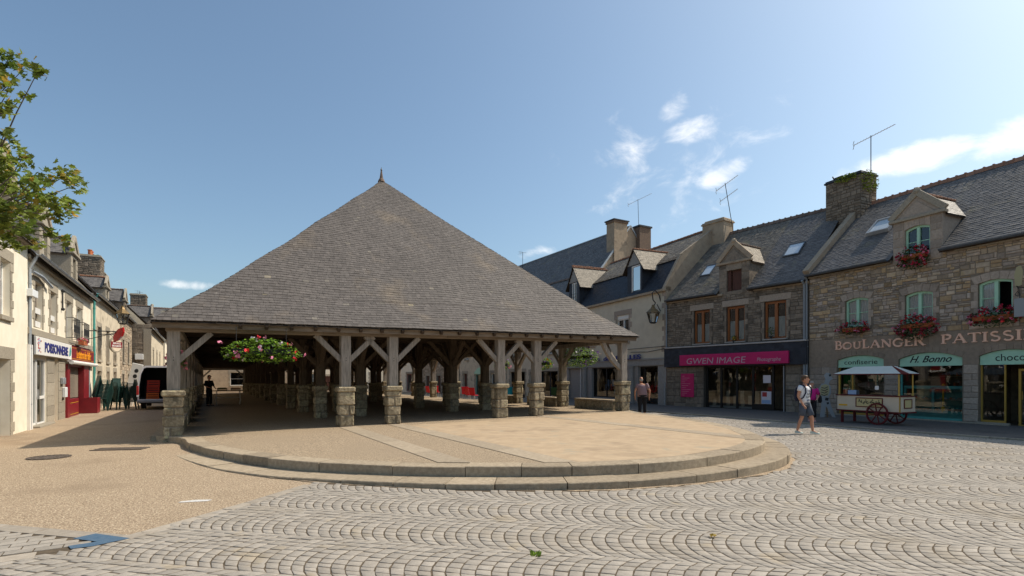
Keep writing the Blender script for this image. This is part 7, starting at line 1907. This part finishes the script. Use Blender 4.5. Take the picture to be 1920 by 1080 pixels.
d = MB().mat('wood_pale'); d.beam((.05, .42, 0), (.05, .10, 1.1), .05, .03); d.build('prop', cu)

# ---------------------------------------------------------------- chairs
def chair_proto(name, mat, label, arms=True, legmat=None, group=None, cat='chair'):
    e = empty(name, (0, 0, 0), 0, label, cat, group); lm_ = legmat or mat
    s = MB().mat(mat); s.loft([(0, 0, .40, .22, .22), (0, 0, .43, .235, .235), (0, .01, .44, .22, .22)], 12); s.build('seat', e)
    b_ = MB().mat(mat)
    for k in range(5):
        x0, x1 = -.21 + k * .084, -.21 + k * .084 + .078
        b_.idx([(x0, .19, .43), (x1, .19, .43), (x1, .215, .43), (x0, .215, .43), (x0, .275, .84), (x1, .275, .84), (x1, .295, .84), (x0, .295, .84)], [(0, 1, 5, 4), (1, 2, 6, 5), (2, 3, 7, 6), (3, 0, 4, 7), (4, 5, 6, 7)])
    b_.beam((-.23, .285, .84), (.23, .285, .84), .03, .08, None, .01); b_.build('backrest', e)
    for sx in (-1, 1):
        for sy in (-1, 1):
            l_ = MB().mat(lm_); l_.tube([(sx * .19, sy * .18, .41), (sx * .25, sy * .24, 0)], [.04, .03] if legmat is None else [.014, .014], 6); l_.build('leg', e)
        if arms: a_ = MB().mat(mat); a_.beam((sx * .26, .24, .65), (sx * .27, -.18, .64), .05, .03, None, .008); a_.beam((sx * .265, -.17, .64), (sx * .24, -.2, .42), .045, .03); a_.build('armrest', e)
    return e
def stack(proto, x, y, z, n, rz, step, shift, label, group, first=False, lean=0.0):
    for k in range(n):
        c = proto if (first and k == 0) else copy_tree(proto)
        c.location = (x - math.sin(rz) * shift * k * -1, y - math.cos(rz) * shift * k, z + k * step); c.rotation_euler = (lean, 0, rz); c['label'] = label; c['group'] = group
gp = chair_proto('garden_chair', 'green_plastic', 'green plastic armchair')
stack(gp, -21.3, 27.6, 0, 15, lth + rad(25), .068, .016, 'green plastic armchair in the front stack beside the red planter', 'green chairs in the front stack', True)
stack(gp, -21.35, 28.9, 0, 13, lth + rad(-50), .068, .014, 'green plastic armchair in the middle stack before the tan plaster house', 'green chairs in the middle stack')
stack(gp, -20.85, 29.3, 0, 12, lth + rad(170), .068, .014, 'green plastic armchair in the rear stack nearest the van', 'green chairs in the rear stack')
rp = chair_proto('terrace_chair', 'red_chair', 'red chair', False, 'steel')
rlab = ['red cafe chair in front on the terrace seen between the two right middle posts', 'red cafe chair beside the front one behind the hall, its back turned', 'red cafe chair half hidden by a dark hall post', 'red cafe chair farther back along the hall terrace', 'dark red chair in shade at the back of the terrace', 'last red chair of the terrace row beyond the hall posts']
for i, (s_, t_, a) in enumerate(((17.0, 16.9, .4), (17.1, 17.9, .2), (17.2, 20.9, .5), (17.9, 20.4, 1.0), (17.0, 25.5, .2), (17.8, 26.2, .9))):
    c = rp if i == 0 else copy_tree(rp); x, y = hw(s_, t_); c.location = (x, y, .0); c.rotation_euler = (0, 0, TH + a + math.pi * .5); c.scale = (1.2, 1.2, 1.18); c['label'] = rlab[i]; c['group'] = 'red chairs on the terrace beyond the hall'
bl = copy_tree(rp); bl.location = (2.2, 39.0, 0); bl.rotation_euler = (0, 0, 2.5); bl.name = 'display_chair'
for c in children(bl):
    if c.name.startswith(('seat', 'backrest')): c.data = c.data.copy(); c.data.materials[0] = MT['navy_cloth']
bl['label'] = 'dark blue chair on the pavement before the cream house shop window'; bl['group'] = 'chairs before the cream house'
gr2 = copy_tree(bl); gr2.location = (3.1, 38.3, 0); gr2.rotation_euler = (0, 0, 2.9)
for c in children(gr2):
    if c.name.startswith(('seat', 'backrest')): c.data = c.data.copy(); c.data.materials[0] = MT['leaf_dark']
gr2['label'] = 'dark green chair next to the blue one before the cream house'
tq = empty('turquoise_bin', (-.3, 45.2, 0), .3, 'turquoise tub standing on the far pavement, seen between the right posts of the hall', 'tub'); d = MB().mat('turquoise'); d.loft([(0, 0, 0, .3, .3), (0, 0, .9, .38, .38), (0, 0, .92, .42, .42), (0, 0, .95, .42, .42)], 12); d.build('tub', tq); d = MB().mat('iron'); d.box(-.45, -.40, -.05, .05, .7, .8); d.box(.40, .45, -.05, .05, .7, .8); d.build('handle', tq)

# ---------------------------------------------------------------- trestle table and crates inside the hall
tb = empty('trestle_table', (-17.55, 33.0, zfw(-17.5, 33)), TH, 'market table on white legs just inside the left aisle of the hall', 'table')
d = MB().mat('wood_pale'); d.box(-.85, .85, -.35, .35, .84, .88, None, .006); d.build('table_top', tb)
for sx in (-1, 1):
    for sy in (-1, 1): d = MB().mat('white_paint'); d.tube([(sx * .62, sy * .3, .84), (sx * .66, sy * .32, .3), (sx * .62, sy * .3, 0)], .022, 6); d.build('leg', tb)
d = MB().mat('white_paint'); d.tube([(-.64, -.3, .45), (.64, -.3, .45)], .018, 6); d.build('stretcher', tb)
def crate(loc, rz, w, dp, h, mat, label, group=None, fill=None):
    e = empty('crate', loc, rz, label, 'crate', group); d = MB().mat(mat); t_ = .02
    for z in (0, h * .38, h * .76):
        d.box(-w / 2, w / 2, -dp / 2, -dp / 2 + t_, z, z + h * .22); d.box(-w / 2, w / 2, dp / 2 - t_, dp / 2, z, z + h * .22); d.box(-w / 2, -w / 2 + t_, -dp / 2 + t_, dp / 2 - t_, z, z + h * .22); d.box(w / 2 - t_, w / 2, -dp / 2 + t_, dp / 2 - t_, z, z + h * .22)
    for sx in (-1, 1):
        for sy in (-1, 1): d.box(sx * (w / 2 - .03) - .015, sx * (w / 2 - .03) + .015, sy * (dp / 2 - .03) - .015, sy * (dp / 2 - .03) + .015, 0, h)
    d.box(-w / 2, w / 2, -dp / 2, dp / 2, .0, .015); d.build('crate_body', e)
    if fill:
        f = MB().mat(fill)
        for k in range(16): f.blob((R.uniform(-w * .38, w * .38), R.uniform(-dp * .35, dp * .35), h * .8), .05, 6, 4)
        f.build('produce', e)
    return e
zt_ = zfw(-17.5, 33) + .88
crate((-17.85, 32.85, zt_), TH, .55, .4, .16, 'wood_pale', 'wooden crate of produce at the left end of the trestle table', None, 'moss'); crate((-17.2, 33.2, zt_), TH, .55, .4, .14, 'wood_pale', 'wooden crate of produce at the right end of the trestle table', None, 'crate_orange')
crate((-18.35, 30.6, zfw(-18.3, 30.6)), TH, .6, .4, .3, 'wood_pale', 'wooden crate on the floor at the feet of the trader in black', None, 'petal_white')

# ---------------------------------------------------------------- van
vn = empty('delivery_van', (-19.45, 29.35, 0), rad(30), 'white delivery van seen from behind with its dark load space open', 'van')
prof = [(-.95, .42), (-.97, .9), (-.95, 1.3), (-.86, 1.95), (-.72, 2.3), (-.60, 2.38), (.60, 2.38), (.72, 2.3), (.86, 1.95), (.95, 1.3), (.97, .9), (.95, .42)]
inn = [(-.88, .55), (-.90, .9), (-.88, 1.3), (-.79, 1.93), (-.66, 2.23), (-.55, 2.28), (.55, 2.28), (.66, 2.23), (.79, 1.93), (.88, 1.3), (.90, .9), (.88, .55)]
d = MB().mat('van_white'); n = len(prof)
for i in range(n - 1):
    a, b, c, e_ = prof[i], prof[i + 1], inn[i], inn[i + 1]
    d.mat('van_white'); d.face(((a[0], 0, a[1]), (b[0], 0, b[1]), (b[0], 3.6, b[1]), (a[0], 3.6, a[1]))); d.face(((a[0], 0, a[1]), (c[0], 0, c[1]), (e_[0], 0, e_[1]), (b[0], 0, b[1])))
    d.mat('van_lining'); d.face(((c[0], 0, c[1]), (c[0], 2.8, c[1]), (e_[0], 2.8, e_[1]), (e_[0], 0, e_[1])))
d.mat('van_lining'); d.face([(x, 2.8, z) for x, z in inn]); d.face(((-.88, 0, .55), (.88, 0, .55), (.88, 2.8, .55), (-.88, 2.8, .55)))
d.mat('van_white'); d.face(((-.95, 0, .42), (.95, 0, .42), (.88, 0, .55), (-.88, 0, .55)))
nose = [(3.6, 2.38), (4.3, 1.45), (5.0, 1.1), (5.1, .42), (3.6, .42)]
d.face([(.95, y, z) for y, z in nose]); d.face([(-.95, y, z) for y, z in nose[::-1]])
for (a, b), (c, e_) in zip(nose, nose[1:]): d.face(((-.95, a, b), (.95, a, b), (.95, c, e_), (-.95, c, e_)))
d.build('body', vn)
d = MB().mat('pipe_grey'); d.box(-.98, .98, -.14, .02, .36, .52, None, .03); d.build('bumper', vn)
for sx in (-1, 1): d = MB().mat('tail_red'); d.box(sx * .95 - .05, sx * .95 + .05, -.03, .10, .78, 1.28, None, .02); d.mat('white_plastic').box(sx * .95 - .045, sx * .95 + .045, -.032, .1, .68, .78); d.build('tail_light', vn)
d = MB().mat('rubber'); d.prism([(.33 * math.cos(a), .33 * math.sin(a)) for a in [k * math.pi / 12 for k in range(24)]], 0, .22); tyre = d.mesh('tyre')
d = MB().mat('steel'); d.prism([(.19 * math.cos(a), .19 * math.sin(a)) for a in [k * math.pi / 10 for k in range(20)]], -.01, .23); rim = d.mesh('rim')
for sx in (-1, 1):
    for y in (.8, 4.2):
        w_ = inst('wheel', tyre, vn, (sx * .74 + .11, y, .33), math.pi / 2); inst('rim', rim, w_)
d = MB().mat('iron'); d.box(-.9, .9, .3, 4.8, .3, .42); d.build('chassis', vn)
for (x, y, z, mt, lb_) in ((-.30, .55, .55, 'crate_orange', 'orange crate at the bottom of the stack in the van'), (-.28, .60, .92, 'crate_red', 'red crate in the middle of the stack in the van'), (-.26, .56, 1.25, 'crate_red', 'red crate on top of the stack in the van'), (.45, .7, .55, 'tent_grey', 'grey crate beside the orange crate in the van')):
    crate(W(vn, (x, y, z)), rad(30), .58, .42, .33, mt, lb_)

# ---------------------------------------------------------------- tree at the left edge
tr = empty('maple_tree', (-10.6, 8.2, 0), 0, 'maple tree whose yellowing green branches reach in from the left edge', 'tree')
TRL = Vector((-10.6, 8.2, 0)); rnd = random.Random(99)
cl = [(15, 112, 24), (48, 126, 14), (72, 132, 13), (22, 160, 12), (46, 178, 10), (5, 196, 17), (8, 214, 10), (-20, 150, 30), (0, 268, 14), (26, 262, 12), (10, 300, 24), (42, 296, 14), (18, 330, 24), (62, 336, 20), (96, 330, 13), (126, 328, 20), (146, 346, 12), (38, 362, 26), (80, 372, 23), (112, 384, 20), (132, 378, 14), (20, 392, 24), (62, 398, 20), (8, 424, 20), (50, 430, 16), (94, 432, 12), (120, 450, 11), (30, 458, 13), (72, 456, 12), (8, 450, 17), (114, 404, 15), (-30, 320, 40), (-40, 420, 40), (-50, 250, 30), (140, 325, 8), (8, 245, 8)]
br = MB().mat('bark'); cr_ = MB()
br_main = [Vector((0, 0, 3.4)), Vector((0, 0, 5.0)), Vector((0, 0, 6.4))]
def leaf(P, s, nrm, up_, mat, tn):
    n_ = nrm.normalized(); u_ = up_ - n_ * up_.dot(n_); u_.normalize(); v_ = n_.cross(u_); pts = []
    for a, r_ in ((-90, .25), (-50, .62), (-25, .45), (5, .95), (30, .55), (60, .85), (75, .6), (90, 1.1), (105, .6), (120, .85), (150, .55), (175, .95), (205, .45), (230, .62)):
        f = abs(math.cos(rad(a))) * .25; pts.append(P + (v_ * math.cos(rad(a)) + u_ * math.sin(rad(a))) * r_ * s - n_ * f * s)
    cr_.mat(mat).face(pts, tn)
def cluster(C, r_, n):
    for k in range(n):
        d_ = Vector((rnd.gauss(0, .5), rnd.gauss(0, .5), rnd.gauss(0, .42))) * r_; P = C + d_
        nrm = Vector((rnd.uniform(-.7, .9), rnd.uniform(-1, .5), rnd.uniform(.1, 1.1)))
        q_ = rnd.random(); leaf(P, rnd.uniform(.045, .078), nrm, Vector((rnd.uniform(-.6, .8), rnd.uniform(-.6, .6), rnd.uniform(-1, .2))), 'leaf_autumn' if q_ < .08 else 'leaf', rnd.random())
limbs = []                                                            # big limbs leaving the trunk, each a bent tapering run
for d_, zb, rise, ln in (((1, -.15), 3.0, .9, 2.7), ((1, .12), 3.9, 1.5, 2.1), ((.8, -.5), 4.9, 2.2, 1.5), ((-.9, .4), 3.2, 1.6, 2.6), ((-.6, -.8), 3.6, 1.8, 2.7), ((.1, 1), 3.4, 1.5, 2.6), ((.15, -1), 4.3, 1.7, 2.4), ((-.2, .3), 5.2, 3.0, .9), ((-1, -.1), 4.6, 2.4, 2.2)):
    v_ = Vector((*d_, 0)).normalized(); pts = []
    for i in range(9):
        f = i / 8; pts.append(Vector((0, 0, zb)) + v_ * ln * f + Vector((rnd.uniform(-.09, .09), rnd.uniform(-.09, .09), rise * f ** 1.25 + rnd.uniform(-.06, .06))) * (1 if i else 0))
    br.tube(pts, [.085 * (1 - .85 * i / 8) for i in range(9)], 6); limbs.append(pts)
def twig(C):
    p0 = min((p for l_ in limbs for p in l_[2:]), key=lambda p: (p - C).length + .35 * max(0, p.z - C.z)); d_ = C - p0
    if d_.length < .12: return
    k = min(1, d_.length); pts = [p0, p0 + d_ * .35 + Vector((rnd.uniform(-.1, .1), rnd.uniform(-.1, .1), rnd.uniform(.0, .14))) * k, p0 + d_ * .7 + Vector((rnd.uniform(-.08, .08), rnd.uniform(-.08, .08), rnd.uniform(.0, .08))) * k, C]
    br.tube(pts, [.017, .012, .008, .004], 4)
for i, (px_, py_, r_) in enumerate(cl):
    Y = 7.7 + .7 * math.sin(i * 2.3); C = Vector(((px_ - 960) / 1000 * Y, Y, 1.7 + (709 - py_) / 1000 * Y)) - TRL; rr_ = r_ * Y / 1000 * 1.15
    cluster(C, rr_, max(8, int(r_ * r_ * .12))); twig(C)
for k in range(230):
    l_ = rnd.choice(limbs); p_ = rnd.choice(l_[3:]); C = p_ + Vector((rnd.gauss(0, .55), rnd.gauss(0, .55), rnd.gauss(.1, .45))); Wp = C + TRL
    if Wp.y > .5 and (Wp.x / Wp.y) * 1000 + 960 > -40: continue
    cluster(C, .36, 24); twig(C)
br.build('branches', tr); cr_.build('crown', tr)
t = MB().mat('bark'); t.tube([(0, 0, -.1), (0, 0, .3), (.03, 0, 1.5), (-.02, .03, 3.2), (0, .02, 5), (-.05, .05, 6.4)], [.30, .20, .17, .15, .10, .03], 10); t.build('trunk', tr)
# small far antennas
antenna((1.15, 57.5, 12.3), 3.0, 1.4, rad(60), 9, 'small television antenna on the skyline just right of the hall roof', (0, 0), .2)
c = MB().mat('tan_render'); c.box(-.7, .7, -.6, .6, -1.5, .15); c.mat('granite').box(-.8, .8, -.7, .7, .15, .3); o = c.build('far_chimney'); o.location = (.6, 57.5, 12.1); tag(o, 'dark chimney top showing just above the hall roof on the right', 'chimney')
antenna(W(h4, (9.5, 1.5, 7.9)), 2.6, 1.0, rad(100), 6, 'tiny television antenna over the end of the left street', (0, 0), .1)
